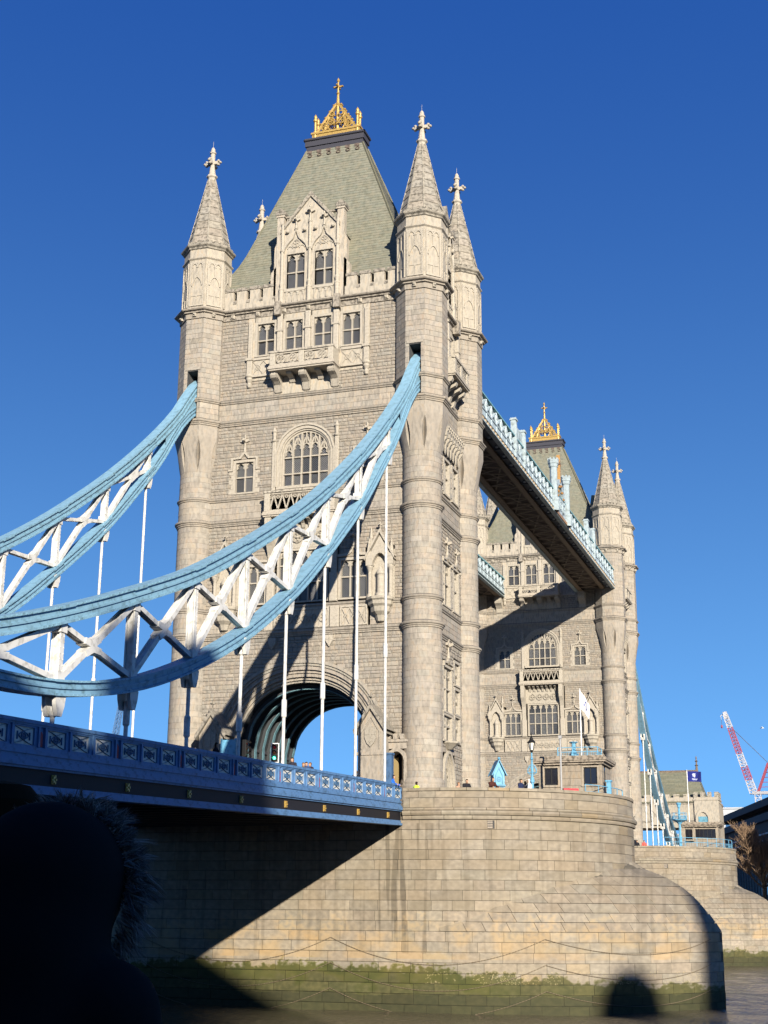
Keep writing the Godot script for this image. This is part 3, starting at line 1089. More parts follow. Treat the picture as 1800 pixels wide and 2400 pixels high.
func facade_front(T: Node, S: Dictionary, back: G) -> void:
	var t := fac(Vector3.RIGHT, Vector3.BACK, Vector3(0, 0, FZ))
	var holes := front_openings()
	var e := 7.75
	wall(S, back, t, -e, e, 0.0, 12.4, 0.275, 0.55, holes, "rock", ROCK)
	wall(S, back, t, -e, e, 12.9, 14.4, 0.42, 0.9, holes + [[-5.2, 12.9, 5.2, 14.4]], "ash", ASH)
	wall(S, back, t, -e, e, 14.75, 21.0, 0.275, 0.52, holes, "rock", ROCK)
	wall(S, back, t, -e, e, 21.5, 22.93, 0.42, 0.9, holes + [[-2.75, 21.5, 2.75, 23]], "ash", ASH)
	wall(S, back, t, -e, e, 23.25, 28.9, 0.275, 0.52, holes, "rock", ROCK)
	wall(S, back, t, -e, e, 29.4, 30.72, 0.42, 0.9, [], "ash", ASH)
	wall(S, back, t, -e, e, 31.08, 37.65, 0.275, 0.5, holes, "rock", ROCK)
	back.t = t
	back.col = DRESS * 0.5
	back.q(Vector3(-3, 17.8, -0.4), Vector3(3, 17.8, -0.4), Vector3(3, 21.3, -0.4), Vector3(-3, 21.3, -0.4))
	# string courses
	for s in STRINGS:
		var g := gt(t)
		g.col = ASH * 0.92
		moulding(g, P_BIG if s[1] else P_SMALL, -7.75, 7.75, s[0])
		put(g, "string_course", "stone", T)
	var cg := gt(t)
	cg.col = ASH * 0.95
	moulding(cg, P_CORN, -7.4, 7.4, 37.65)
	for s in [-1, 1]:
		cg.box(s * 2.42 - 0.25, s * 2.42 + 0.25, 37.5, 38.6, 0.1, 0.55)
	put(cg, "cornice", "weathered", T)
	for x in [-6.3, -4.2, -2.0, 0.0, 2.0, 4.2, 6.3]:
		var g := gt(t)
		g.col = DRESS
		rosette(g, x, 37.93, 0.24, 0.17)
		put(g, "boss", "carved", T)
	# ---- archway
	var st := [[1.5, 1.28, -0.05, 0.16], [1.28, 1.1, -0.1, 0.06], [1.1, 0.82, -0.3, -0.04], [0.82, 0.62, -0.4, -0.22], [0.62, 0.36, -0.6, -0.34], [0.36, 0.16, -0.75, -0.55], [0.16, 0.0, -1.0, -0.7]]
	var am := sub("archway", T)
	for s in st:
		var g := gt(t)
		g.col = tone(ASH, 0.04) * 0.98
		g.band(tower_arch(s[0], -0.1), tower_arch(s[1], -0.1), s[2], s[3])
		put(g, "arch_moulding", "stone", am)
	for s in [-1, 1]:
		gable_shelter(T, t, s * 5.95)
	# little stair door in the corner by the right turret
	var dn := sub("stair_porch", T)
	var dg := gt(t)
	dg.col = ASH
	var dc := arch_curve(7.45, 0.52, 3.3, 0.62, 8, 0.4)
	var o1 := PackedVector2Array([Vector2(6.93, 0.0)])
	var o2 := PackedVector2Array([Vector2(6.72, 0.0)])
	for p in dc:
		o1.append(p)
		o2.append(Vector2(7.45 + (p.x - 7.45) * 1.4, p.y + 0.22))
	o1.append(Vector2(7.97, 0.0))
	o2.append(Vector2(8.18, 0.0))
	dg.band(o2, o1, -0.3, 0.75)
	dg.box(6.75, 8.3, 4.1, 4.75, -0.1, 0.7)
	dg.box(6.68, 8.3, 4.55, 4.7, -0.1, 0.82)
	for x in [6.85, 7.35, 7.85]:
		dg.box(x - 0.15, x + 0.15, 4.75, 5.1, 0.45, 0.75)
	put(dg, "porch", "stone", dn)
	var dd := gt(t)
	dd.col = Color(0.2, 0.15, 0.065)
	dd.bev(6.93, 7.3, 0.0, 3.6, -0.28, -0.2, 0.02)
	put(dd, "door", "wood", dn)
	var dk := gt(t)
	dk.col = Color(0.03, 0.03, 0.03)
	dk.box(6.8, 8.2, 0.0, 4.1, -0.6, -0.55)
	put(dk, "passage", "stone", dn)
	# shield bosses over the arch
	for x in [-2.2, 2.2]:
		var g := gt(t)
		g.col = DRESS
		g.ext(PackedVector2Array([Vector2(x - 0.28, 12.35), Vector2(x - 0.28, 11.95), Vector2(x, 11.5), Vector2(x + 0.28, 11.95), Vector2(x + 0.28, 12.35)]), 0.0, 0.2)
		g.box(x - 0.22, x + 0.22, 12.0, 12.08, 0.2, 0.23)
		g.box(x - 0.04, x + 0.04, 11.65, 12.3, 0.2, 0.23)
		put(g, "shield", "carved", T)
	# ---- sill band with carved panels
	for pnl in [[-5.05, -2.95], [-2.15, 2.15], [2.95, 5.05]]:
		var g := gt(t)
		g.col = DRESS * 0.97
		g.box(pnl[0], pnl[1], 12.88, 14.45, -0.05, 0.06)
		var k := roundi((pnl[1] - pnl[0]) / 0.72)
		var p := gt(t)
		p.col = DRESS
		for b in [[pnl[0] + 0.02, pnl[0] + 0.14, 12.95, 14.4], [pnl[1] - 0.14, pnl[1] - 0.02, 12.95, 14.4], [pnl[0] + 0.14, pnl[1] - 0.14, 14.28, 14.4], [pnl[0] + 0.14, pnl[1] - 0.14, 12.95, 13.05]]:
			p.box(b[0], b[1], b[2], b[3], 0.06, 0.14)
		if k > 4:
			for j in k:
				foils(p, Vector2(lerpf(pnl[0] + 0.14, pnl[1] - 0.14, (j + 0.5) / k), 13.66), 0.33, 0.05, 0.15)
				p.lathe([Vector2(0.12, -0.04), Vector2(0.08, 0.1), Vector2(0, 0.14)], 6, Vector3(lerpf(pnl[0] + 0.14, pnl[1] - 0.14, (j + 0.5) / k), 13.66, 0.06))
		else:
			lozenges(p, pnl[0] + 0.16, pnl[1] - 0.16, 13.08, 14.25, k, 0.05, 0.14)
		put(g, "panel_ground", "stone", T)
		put(p, "carved_panel", "carved", T)
	for s in [-1, 1]:
		var g := gt(t)
		g.col = DRESS
		g.bev(s * 2.55 - 0.35, s * 2.55 + 0.35, 12.88, 14.45, -0.05, 0.22, 0.05)
		put(g, "pilaster", "carved", T)
	# ---- first floor windows
	for s in [-1, 1]:
		window(T, t, s * 3.95 - 0.98, s * 3.95 + 0.98, 15.08, 17.75, 3, [16.55], 0.2, DRESS)
		var g := gt(t)
		g.col = DRESS
		# hood with an ogee finial
		var cv := PackedVector2Array([Vector2(s * 3.95 - 1.3, 18.2), Vector2(s * 3.95 - 0.5, 18.25), Vector2(s * 3.95 - 0.15, 18.5), Vector2(s * 3.95, 18.9), Vector2(s * 3.95 + 0.15, 18.5), Vector2(s * 3.95 + 0.5, 18.25), Vector2(s * 3.95 + 1.3, 18.2)])
		var cv2 := PackedVector2Array()
		for p in cv:
			cv2.append(p + Vector2(0, -0.2))
		g.band(cv, cv2, -0.05, 0.14)
		finial(g, s * 3.95, 18.8, 1.25, 0.1)
		g.box(s * 5.28 - 0.12, s * 5.28 + 0.12, 14.75, 19.2, -0.05, 0.2)
		g.lathe([Vector2(0.16, 19.2), Vector2(0.05, 20.0), Vector2(0, 20.1)], 6, Vector3(s * 5.28, 0, 0.08))
		put(g, "hood_mould", "carved", T)
		niche(T, t, s * 6.05)
	window(T, t, -1.85, 1.85, 15.05, 18.75, 5, [16.4, 17.7], 0.16, DRESS)
	# carved tympanum and great brackets that carry the balcony
	var ty := gt(t)
	ty.col = DRESS * 0.95
	ty.box(-2.3, 2.3, 18.95, 21.3, -0.35, -0.02)
	for i in 4:
		var x := -1.35 + i * 0.9
		foils(ty, Vector2(x, 19.75), 0.42, -0.02, 0.1)
		ty.lathe([Vector2(0.16, -0.05), Vector2(0.1, 0.12), Vector2(0, 0.16)], 6, Vector3(x, 19.75, 0.0))
	for i in 7:
		bracket(ty, -1.65 + i * 0.55, 0.12, 21.25, 20.4, 0.75)
	put(ty, "tympanum", "carved", T)
	for s in [-1, 1]:
		var g := gt(t)
		g.col = DRESS
		bracket(g, s * 2.45, 0.24, 21.2, 16.6, 1.05)
		g.bev(s * 2.45 - 0.3, s * 2.45 + 0.3, 14.75, 16.9, -0.1, 0.3, 0.06)
		put(g, "bracket", "carved", T)
	balcony(T, t, 2.75, 21.6, 23.15, 1.1, 1, "lancet")
	# ---- second floor: great arched window and two small ones
	arched_window(T, t, 1.75, 23.75, 26.35, 1.55, 5, [24.72, 26.0], DRESS)
	for s in [-1, 1]:
		var g := gt(t)
		g.col = DRESS
		g.bev(s * 2.5 - 0.16, s * 2.5 + 0.16, 23.4, 27.3, -0.1, 0.16, 0.05)
		g.lathe([Vector2(0.2, 27.3), Vector2(0.24, 27.4), Vector2(0.14, 27.5), Vector2(0.16, 28.0), Vector2(0.22, 28.1), Vector2(0.0, 28.55)], 6, Vector3(s * 2.5, 0, 0.05))
		put(g, "pinnacle", "carved", T)
		window(T, t, s * 4.9 - 0.72, s * 4.9 + 0.72, 23.68, 25.95, 2, [24.8], 0.2, DRESS)
		var h := gt(t)
		h.col = DRESS
		var x: float = s * 4.9
		var a := PackedVector2Array([Vector2(x - 1.3, 25.45), Vector2(x - 1.1, 25.45), Vector2(x - 1.1, 26.35), Vector2(x - 0.35, 26.4), Vector2(x, 26.9), Vector2(x + 0.35, 26.4), Vector2(x + 1.1, 26.35), Vector2(x + 1.1, 25.45), Vector2(x + 1.3, 25.45)])
		var b := PackedVector2Array([Vector2(x - 1.3, 25.3), Vector2(x - 0.94, 25.3), Vector2(x - 0.94, 26.2), Vector2(x - 0.3, 26.22), Vector2(x, 26.6), Vector2(x + 0.3, 26.22), Vector2(x + 0.94, 26.2), Vector2(x + 0.94, 25.3), Vector2(x + 1.3, 25.3)])
		h.band(a, b, -0.05, 0.15)
		finial(h, x, 26.75, 1.4, 0.08)
		# long and short dressings
		for j in 6:
			var w2 := 0.34 if j % 2 == 0 else 0.16
			for k in [-1, 1]:
				h.bev(x + k * 0.92 - (w2 if k < 0 else 0.0), x + k * 0.92 + (w2 if k > 0 else 0.0), 23.5 + j * 0.38, 23.5 + (j + 1) * 0.38 - 0.02, -0.04, 0.04, 0.01)
		put(h, "hood_mould", "carved", T)
	# ---- top floor: four windows, balcony on corbels, pendants
	var gr := gt(t)
	gr.col = DRESS
	for b in [[-4.98, -4.4], [-2.62, -2.0], [-0.3, 0.3], [2.0, 2.62], [4.4, 4.98]]:
		gr.box(b[0], b[1], 33.9, 37.7, -0.06, 0.02)
	for x in [-3.5, -1.17, 1.17, 3.5]:
		gr.box(x - 0.95, x + 0.95, 37.28, 37.7, -0.06, 0.02)
	gr.box(-4.98, 4.98, 32.45, 34.3, -0.06, 0.02)
	gr.box(-2.6, 2.6, 31.1, 32.45, -0.06, 0.0)
	put(gr, "dressed_wall", "stone", T)
	for x in [-3.5, -1.17, 1.17, 3.5]:
		window(T, t, x - 0.7, x + 0.7, 34.58, 37.08, 2, [35.75], 0.18, DRESS)
	for x in [-2.3, 0.0, 2.3]:
		var g := gt(t)
		g.col = DRESS * 1.03
		g.bev(x - 0.22, x + 0.22, 34.0, 37.65, 0.0, 0.26, 0.06)
		g.box(x - 0.27, x + 0.27, 36.2, 36.34, 0.0, 0.32)
		put(g, "pilaster", "carved", T)
	for s in [-1, 1]:
		var g := gt(t)
		g.col = DRESS
		g.bev(s * 4.75 - 0.18, s * 4.75 + 0.18, 34.2, 37.3, 0.0, 0.2, 0.05)
		g.box(s * 4.75 - 0.28, s * 4.75 + 0.28, 34.1, 34.3, 0.0, 0.3)
		g.bev(s * 4.75 - 0.22, s * 4.75 + 0.22, 32.9, 34.1, 0.0, 0.24, 0.05)
		g.lathe([Vector2(0, 31.85), Vector2(0.14, 31.92), Vector2(0.2, 32.15), Vector2(0.14, 32.3), Vector2(0.26, 32.55), Vector2(0.26, 32.7), Vector2(0.34, 32.8), Vector2(0.34, 32.95)], 8, Vector3(s * 4.75, 0, 0.05))
		put(g, "pendant", "carved", T)
		var p := gt(t)
		p.col = DRESS
		var a := minf(s * 2.75, s * 4.5)
		p.box(a, a + 1.75, 34.1, 34.3, 0.0, 0.12)
		p.box(a, a + 1.75, 32.7, 32.9, 0.0, 0.2)
		lozenges(p, a, a + 1.75, 32.95, 34.05, 2, 0.0, 0.08)
		put(p, "carved_panel", "carved", T)
	balcony(T, t, 2.55, 32.95, 34.1, 1.35, 2, "foil")
	for i in 5:
		var x := -2.3 + i * 1.15
		var g := gt(t)
		g.col = DRESS * 0.97
		if i % 2 == 0:
			bracket(g, x, 0.2, 32.6, 31.15, 1.15)
			bracket(g, x - 0.26, 0.04, 32.58, 31.2, 1.08)
			bracket(g, x + 0.26, 0.04, 32.58, 31.2, 1.08)
		else:
			bracket(g, x, 0.22, 32.6, 31.9, 0.95)
		put(g, "corbel", "carved", T)

func battlement(T: Node, t: Transform3D, u0: float, u1: float, n: int) -> void:
	var g := gt(t)
	g.col = DRESS * 1.0
	g.box(u0, u1, 38.5, 39.35, -0.35, 0.0)
	var w := (u1 - u0) / n
	var c := gt(t)
	c.col = DRESS * 0.72
	for i in n:
		var a := u0 + w * i + 0.14
		var b := u0 + w * (i + 1) - 0.14
		g.box(a, b, 39.35, 40.15, -0.33, -0.002)
		c.ext(PackedVector2Array([Vector2(a - 0.06, 40.15), Vector2(b + 0.06, 40.15), Vector2(b + 0.06, 40.28), Vector2(b, 40.4), Vector2(a, 40.4), Vector2(a - 0.06, 40.28)]), -0.38, 0.06)
		# sloping sill in the gap
		c.q(Vector3(b, 39.28, 0.05), Vector3(b + 0.28, 39.28, 0.05), Vector3(b + 0.28, 39.55, -0.3), Vector3(b, 39.55, -0.3))
		c.box(b, b + 0.28, 39.1, 39.28, -0.3, 0.05)
	put(g, "parapet", "stone", T)
	put(c, "parapet_coping", "weathered", T)

func dormer(T: Node, t: Transform3D, half: float, depth: float) -> void:
	# a gabled stone dormer that rises from the wall into the roof
	var n := sub("dormer", T)
	var k := half / 2.4
	var g := gt(t)
	g.col = DRESS * 1.03
	var wx := 1.17 * k
	var ww := 0.74 * k
	# front wall in pieces round the two windows
	for b in [[-half, -wx - ww, 38.5, 43.4], [-wx + ww, wx - ww, 38.5, 43.4], [wx + ww, half, 38.5, 43.4], [-wx - ww, -wx + ww, 38.5, 39.75], [wx - ww, wx + ww, 38.5, 39.75], [-wx - ww, -wx + ww, 42.7, 43.4], [wx - ww, wx + ww, 42.7, 43.4]]:
		g.box(b[0], b[1], b[2], b[3], -0.4, 0.0)
	g.ext(PackedVector2Array([Vector2(-half, 43.4), Vector2(half, 43.4), Vector2(half, 44.6), Vector2(0, 47.55), Vector2(-half, 44.6)]), -0.45, 0.0)
	for s in [-1, 1]:
		g.box(s * half - (0.3 if s > 0 else 0.0), s * half + (0.0 if s > 0 else 0.3), 38.5, 44.4, -depth, -0.4)
	put(g, "gable_wall", "stone", n)
	var rf := gt(t)
	rf.col = Color(0.2, 0.2, 0.15)
	for s in [-1, 1]:
		rf.qo(Vector3(0, 47.5, -0.4), Vector3(s * (half + 0.1), 44.45, -0.4), Vector3(s * (half + 0.1), 44.45, -depth), Vector3(0, 47.5, -depth), Vector3(s, 1, 0))
	put(rf, "dormer_roof", "slate", n)
	var c := gt(t)
	c.col = DRESS * 0.8
	c.band(PackedVector2Array([Vector2(-half - 0.1, 44.8), Vector2(0, 47.9), Vector2(half + 0.1, 44.8)]), PackedVector2Array([Vector2(-half - 0.1, 44.5), Vector2(0, 47.45), Vector2(half + 0.1, 44.5)]), -0.45, 0.16)
	put(c, "gable_coping", "weathered", n)
	for x in [-wx, wx]:
		window(n, t, x - ww, x + ww, 39.78, 42.68, 2, [41.15], 0.06, DRESS)
		var h := gt(t)
		h.col = DRESS * 1.05
		# round-shouldered head, ogee hood, carved tympanum
		var a := PackedVector2Array()
		var b := PackedVector2Array()
		for i in 21:
			var s := -1.0 + i / 10.0
			var y := 43.0 + 1.0 * pow(1.0 - absf(s), 0.62) + 0.55 * exp(-pow(s / 0.14, 2.0)) + 0.25 * sqrt(maxf(0, 1 - s * s))
			a.append(Vector2(x + s * 1.1 * k, y))
			b.append(Vector2(x + s * 0.98 * k, y - 0.16))
		h.band(a, b, -0.02, 0.18)
		foils(h, Vector2(x, 43.55), 0.36 * k, -0.02, 0.07)
		for s in [-1, 1]:
			ring(h, Vector2(x + s * 0.5 * k, 43.15), 0.25 * k, 0.06, -0.02, 0.06, 8, 0, PI)
			crocket(h, t.affine_inverse() * (t * Vector3(x + s * 0.72 * k, 44.55, 0.16)), 0.17)
		finial(h, x, 44.75, 1.25, 0.12)
		# cusped panel under the window
		lancets(h, x - ww, x + ww, 38.7, 39.5, 3, 0.0, 0.08)
		h.box(x - ww - 0.1, x + ww + 0.1, 39.5, 39.62, 0.0, 0.12)
		put(h, "ogee_hood", "carved", n)
	var sh := gt(t)
	sh.col = DRESS * 1.05
	for x in [-half + 0.1, 0.0, half - 0.1]:
		sh.lathe([Vector2(0.2, 38.5), Vector2(0.2, 39.6), Vector2(0.24, 39.7), Vector2(0.14, 39.85), Vector2(0.2, 40.2), Vector2(0.13, 40.35), Vector2(0.13, 42.9), Vector2(0.2, 43.0), Vector2(0.13, 43.1), Vector2(0.13, 45.2), Vector2(0.18, 45.3)], 8, Vector3(x, 0, 0.08))
	finial(sh, 0, 45.2, 1.5, 0.12)
	put(sh, "shaft", "carved", n)
	for s in [-1, 1]:
		var p := gt(t)
		p.col = DRESS * 1.02
		var x: float = s * (half + 0.12)
		p.box(x - 0.28, x + 0.28, 38.5, 46.0, -0.5, 0.06)
		p.box(x - 0.36, x + 0.36, 45.98, 46.12, -0.58, 0.14)
		# stepped buttress outside
		for st in [[0.28, 0.75, 41.3], [0.28, 0.5, 43.4]]:
			p.box(minf(x + s * st[0], x + s * st[1]), maxf(x + s * st[0], x + s * st[1]), 38.5, st[2], -0.5, -0.02)
			p.qo(Vector3(x + s * st[0], st[2] + 0.55, -0.02), Vector3(x + s * st[1], st[2], -0.02), Vector3(x + s * st[1], st[2], -0.5), Vector3(x + s * st[0], st[2] + 0.55, -0.5), Vector3(s, 1, 0))
			p.tri(Vector3(x + s * st[0], st[2], -0.02), Vector3(x + s * (st[1] if s > 0 else st[0]), st[2] if s > 0 else st[2] + 0.55, -0.02), Vector3(x + s * (st[0] if s > 0 else st[1]), st[2] + 0.55 if s > 0 else st[2], -0.02))
		put(p, "buttress", "stone", n)
		var cp := gt(t)
		cp.col = DRESS * 0.68
		cp.bev(x - 0.42, x + 0.42, 46.12, 46.4, -0.62, 0.2, 0.06)
		cp.ext(PackedVector2Array([Vector2(x - 0.42, 46.4), Vector2(x + 0.42, 46.4), Vector2(x, 46.75)]), -0.6, 0.16)
		# pierced screen between the gable and the pinnacle
		cp.box(minf(x, s * 1.0), maxf(x, s * 1.0), 45.95, 46.12, -0.4, -0.15)
		put(cp, "pinnacle_cap", "weathered", n)
		var sc := gt(t)
		sc.col = DRESS
		sc.box(minf(s * half, s * 1.2), maxf(s * half, s * 1.2), 44.6, 44.75, -0.35, -0.2)
		for i in 3:
			sc.beam(Vector3(s * (half - 0.15 - i * 0.35), 44.6, -0.28), Vector3(s * (half - 0.35 - i * 0.35), 45.95, -0.28), 0.1, 0.1, Vector3.BACK)
		put(sc, "screen", "carved", n)

func facade_side(T: Node, S: Dictionary, back: G) -> void:
	# the narrow river face; u runs away from the viewer
	var t := fac(Vector3.FORWARD, Vector3.RIGHT, Vector3(SX, 0, 0))
	var e := 3.95
	var holes := [[-1.65, 0.0, 1.75, 4.4], [-1.5, 5.0, 1.35, 10.9], [1.55, 5.2, 3.45, 11.6], [-1.5, 15.0, 1.0, 18.6], [1.3, 15.0, 3.3, 18.6], [-1.0, 23.5, 3.3, 29.0], [-3.0, 32.6, 3.0, 37.7], [-1.9, 31.1, 1.9, 32.7]]
	wall(S, back, t, -e, e, 0.0, 12.4, 0.275, 0.52, holes, "rock", ROCK)
	wall(S, back, t, -e, e, 12.9, 14.4, 0.42, 0.9, [], "ash", ASH)
	wall(S, back, t, -e, e, 14.75, 21.0, 0.275, 0.52, holes, "rock", ROCK)
	wall(S, back, t, -e, e, 21.5, 22.93, 0.42, 0.9, [], "ash", ASH)
	wall(S, back, t, -e, e, 23.25, 28.9, 0.275, 0.52, holes, "rock", ROCK)
	wall(S, back, t, -e, e, 29.4, 30.72, 0.42, 0.9, [], "ash", ASH)
	wall(S, back, t, -e, e, 31.08, 37.65, 0.275, 0.52, holes, "rock", ROCK)
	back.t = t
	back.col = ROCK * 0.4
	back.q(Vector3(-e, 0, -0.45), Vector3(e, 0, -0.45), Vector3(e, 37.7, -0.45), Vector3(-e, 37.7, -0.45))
	for s in STRINGS:
		var g := gt(t)
		g.col = ASH * 0.92
		moulding(g, P_BIG if s[1] else P_SMALL, -4.1, 4.1, s[0])
		put(g, "string_course", "stone", T)
	var cg := gt(t)
	cg.col = ASH * 0.95
	moulding(cg, P_CORN, -3.6, 3.6, 37.65)
	for x in [-2.0, 2.0]:
		cg.box(x - 0.3, x + 0.3, 37.5, 38.6, 0.1, 0.6)
	put(cg, "cornice", "weathered", T)
	for x in [-2.6, 0.0, 2.6]:
		var b := gt(t)
		b.col = DRESS
		rosette(b, x, 37.93, 0.24, 0.17)
		put(b, "boss", "carved", T)
	# pointed door
	var dn := sub("side_door", T)
	var dg := gt(t)
	dg.col = DRESS
	for r in [[0.0, 0.18, -0.4, -0.2], [0.18, 0.36, -0.25, -0.05], [0.36, 0.6, -0.1, 0.12]]:
		var a := PackedVector2Array([Vector2(0.05 - 1.1 - r[0], 0.0)])
		var b := PackedVector2Array([Vector2(0.05 - 1.1 - r[1], 0.0)])
		for p in arch_curve(0.05, 1.1, 1.9, 2.1, 8, 1.0):
			a.append(Vector2(0.05 + (p.x - 0.05) * (1.1 + r[0]) / 1.1, p.y + r[0] * clampf((p.y - 1.9) / 1.2, 0, 1)))
			b.append(Vector2(0.05 + (p.x - 0.05) * (1.1 + r[1]) / 1.1, p.y + r[1] * clampf((p.y - 1.9) / 1.2, 0, 1)))
		a.append(Vector2(0.05 + 1.1 + r[0], 0.0))
		b.append(Vector2(0.05 + 1.1 + r[1], 0.0))
		dg.band(b, a, r[2], r[3])
	put(dg, "door_arch", "carved", dn)
	var dl := gt(t)
	dl.col = DRESS * 0.85
	dl.box(-1.2, 1.3, 0.0, 4.2, -0.42, -0.36)
	lancets(dl, -0.9, 1.0, 0.6, 3.4, 2, -0.36, -0.28)
	put(dl, "blind_tracery", "carved", dn)
	# stair windows
	var wl := [[-1.15, 0.95, 5.35, 7.0, 2, [6.3]], [-1.15, 0.95, 7.4, 10.5, 2, [9.0]], [1.8, 3.1, 5.5, 7.2, 1, []], [1.8, 3.1, 7.55, 9.2, 1, []], [1.8, 3.1, 9.7, 11.2, 1, []], [-1.2, 0.7, 15.2, 18.3, 2, [16.8]], [1.55, 3.0, 15.2, 18.3, 2, [16.8]], [-0.7, 0.7, 23.75, 26.3, 2, [25.1]], [1.55, 3.0, 23.75, 26.3, 2, [25.1]]]
	for w in wl:
		window(T, t, w[0], w[1], w[2], w[3], w[4], w[5], 0.2, DRESS)
		for j in int((w[3] - w[2]) / 0.4):
			var q := gt(t)
			q.col = tone(DRESS, 0.05)
			var ex := 0.3 if j % 2 == 0 else 0.14
			q.bev(w[0] - 0.2 - ex, w[0] - 0.2, w[2] + j * 0.4, w[2] + j * 0.4 + 0.38, -0.04, 0.045, 0.01)
			q.bev(w[1] + 0.2, w[1] + 0.2 + ex * 0.6, w[2] + j * 0.4, w[2] + j * 0.4 + 0.38, -0.04, 0.045, 0.01)
			put(q, "quoin", "stone", T)
	for f in [[-0.1, 10.8, 1.6], [-0.25, 18.5, 1.5], [2.3, 18.5, 1.2]]:
		var h := gt(t)
		h.col = DRESS
		h.band(PackedVector2Array([Vector2(f[0] - 1.2, f[1] - 0.25), Vector2(f[0] - 1.2, f[1] + 0.1), Vector2(f[0] - 0.3, f[1] + 0.15), Vector2(f[0], f[1] + 0.5), Vector2(f[0] + 0.3, f[1] + 0.15), Vector2(f[0] + 1.2, f[1] + 0.1), Vector2(f[0] + 1.2, f[1] - 0.25)]), PackedVector2Array([Vector2(f[0] - 1.06, f[1] - 0.25), Vector2(f[0] - 1.06, f[1] - 0.05), Vector2(f[0] - 0.3, f[1]), Vector2(f[0], f[1] + 0.25), Vector2(f[0] + 0.3, f[1]), Vector2(f[0] + 1.06, f[1] - 0.05), Vector2(f[0] + 1.06, f[1] - 0.25)]), -0.05, 0.16)
		finial(h, f[0], f[1] + 0.4, f[2], 0.08)
		put(h, "hood_mould", "carved", T)
	var ob := gt(t)
	ob.col = DRESS * 0.9
	ob.lathe([Vector2(0, 4.55), Vector2(0.3, 4.62), Vector2(0.75, 4.95), Vector2(0.9, 5.05), Vector2(0.9, 5.15)], 8, Vector3(-0.1, 0, 0.0), PI / 8, false)
	put(ob, "corbel", "carved", T)
	# machicolation under the band
	var mc := gt(t)
	mc.col = DRESS
	mc.box(-1.3, 3.5, 28.3, 28.95, -0.1, 0.45)
	for i in 7:
		var x := -1.15 + i * 0.74
		bracket(mc, x, 0.14, 28.3, 26.8, 0.42)
		mc.box(x - 0.24, x + 0.24, 28.0, 28.3, -0.1, 0.44)
	for r in 2:
		for i in 10:
			mc.box(-1.2 + i * 0.47 + r * 0.2, -1.0 + i * 0.47 + r * 0.2, 28.4 + r * 0.28, 28.56 + r * 0.28, 0.44, 0.52)
	put(mc, "machicolation", "carved", T)
	# top floor
	var gr := gt(t)
	gr.col = DRESS
	gr.box(-3.0, -2.45, 32.6, 37.7, -0.06, 0.02)
	gr.box(2.45, 3.0, 32.6, 37.7, -0.06, 0.02)
	gr.box(-0.45, 0.45, 34.0, 37.7, -0.06, 0.02)
	gr.box(-2.45, 2.45, 32.6, 34.3, -0.06, 0.02)
	gr.box(-2.45, 2.45, 37.28, 37.7, -0.06, 0.02)
	gr.box(-1.9, 1.9, 31.1, 32.6, -0.06, 0.0)
	put(gr, "dressed_wall", "stone", T)
	for x in [-1.35, 1.35]:
		window(T, t, x - 0.75, x + 0.75, 34.58, 37.08, 2, [35.75], 0.18, DRESS)
	for x in [-2.75, 0.0, 2.75]:
		var g := gt(t)
		g.col = DRESS * 1.03
		g.bev(x - 0.24, x + 0.24, 33.2, 37.65, 0.0, 0.32, 0.06)
		g.box(x - 0.3, x + 0.3, 36.2, 36.34, 0.0, 0.38)
		put(g, "pilaster", "carved", T)
	balcony(T, t, 1.95, 32.95, 34.1, 1.25, 2, "foil")
	for x in [-1.7, -0.57, 0.57, 1.7]:
		var g := gt(t)
		g.col = DRESS * 0.97
		bracket(g, x, 0.2, 32.6, 31.15, 1.05)
		put(g, "corbel", "carved", T)
	battlement(T, t, -3.2, -2.2, 1)
	battlement(T, t, 2.2, 3.2, 1)
	dormer(T, t, 2.0, 3.2)

func plain_face(T: Node, back: G, t: Transform3D, e: float, arch: bool) -> void:
	# the faces turned away: plain ashlar with the same string courses
	var g := gt(t)
	g.col = ROCK
	if arch:
		var a := tower_arch(0.0, 0.0)
		var b := PackedVector2Array()
		for p in a:
			b.append(Vector2(clampf(p.x * 1.6, -e, e), 14.0 if absf(p.x) < 4.99 or p.y > 4.9 else 0.0))
		for i in a.size() - 1:
			g.qo(Vector3(a[i].x, a[i].y, 0), Vector3(a[i + 1].x, a[i + 1].y, 0), Vector3(b[i + 1].x, b[i + 1].y, 0), Vector3(b[i].x, b[i].y, 0), Vector3(0, 0, 1))
		g.box(-e, -7.0, 0, 14.0, -0.3, 0.0)
		g.box(7.0, e, 0, 14.0, -0.3, 0.0)
		for s in [-1, 1]:
			g.box(minf(s * 5.0, s * 7.0), maxf(s * 5.0, s * 7.0), 0, 5.2, -0.3, 0.0)
		g.box(-e, e, 14.0, 37.7, -0.3, 0.0)
	else:
		g.box(-e, e, 0, 37.7, -0.3, 0.0)
	for s in STRINGS:
		moulding(g, P_BIG if s[1] else P_SMALL, -e, e, s[0])
	moulding(g, P_CORN, -e, e, 37.65)
	put(g, "rear_wall", "stone", T)

func hip(y: float) -> Vector2:
	# half width and half depth of the roof at height y: straight hips with a bell-cast foot
	var d := 54.7 - y
	var f := clampf((44.5 - y) / 4.0, 0.0, 1.0)
	return Vector2(2.45 + d * 0.385 + f * f * 0.7, 0.6 + d * 0.245 + f * f * 0.9)

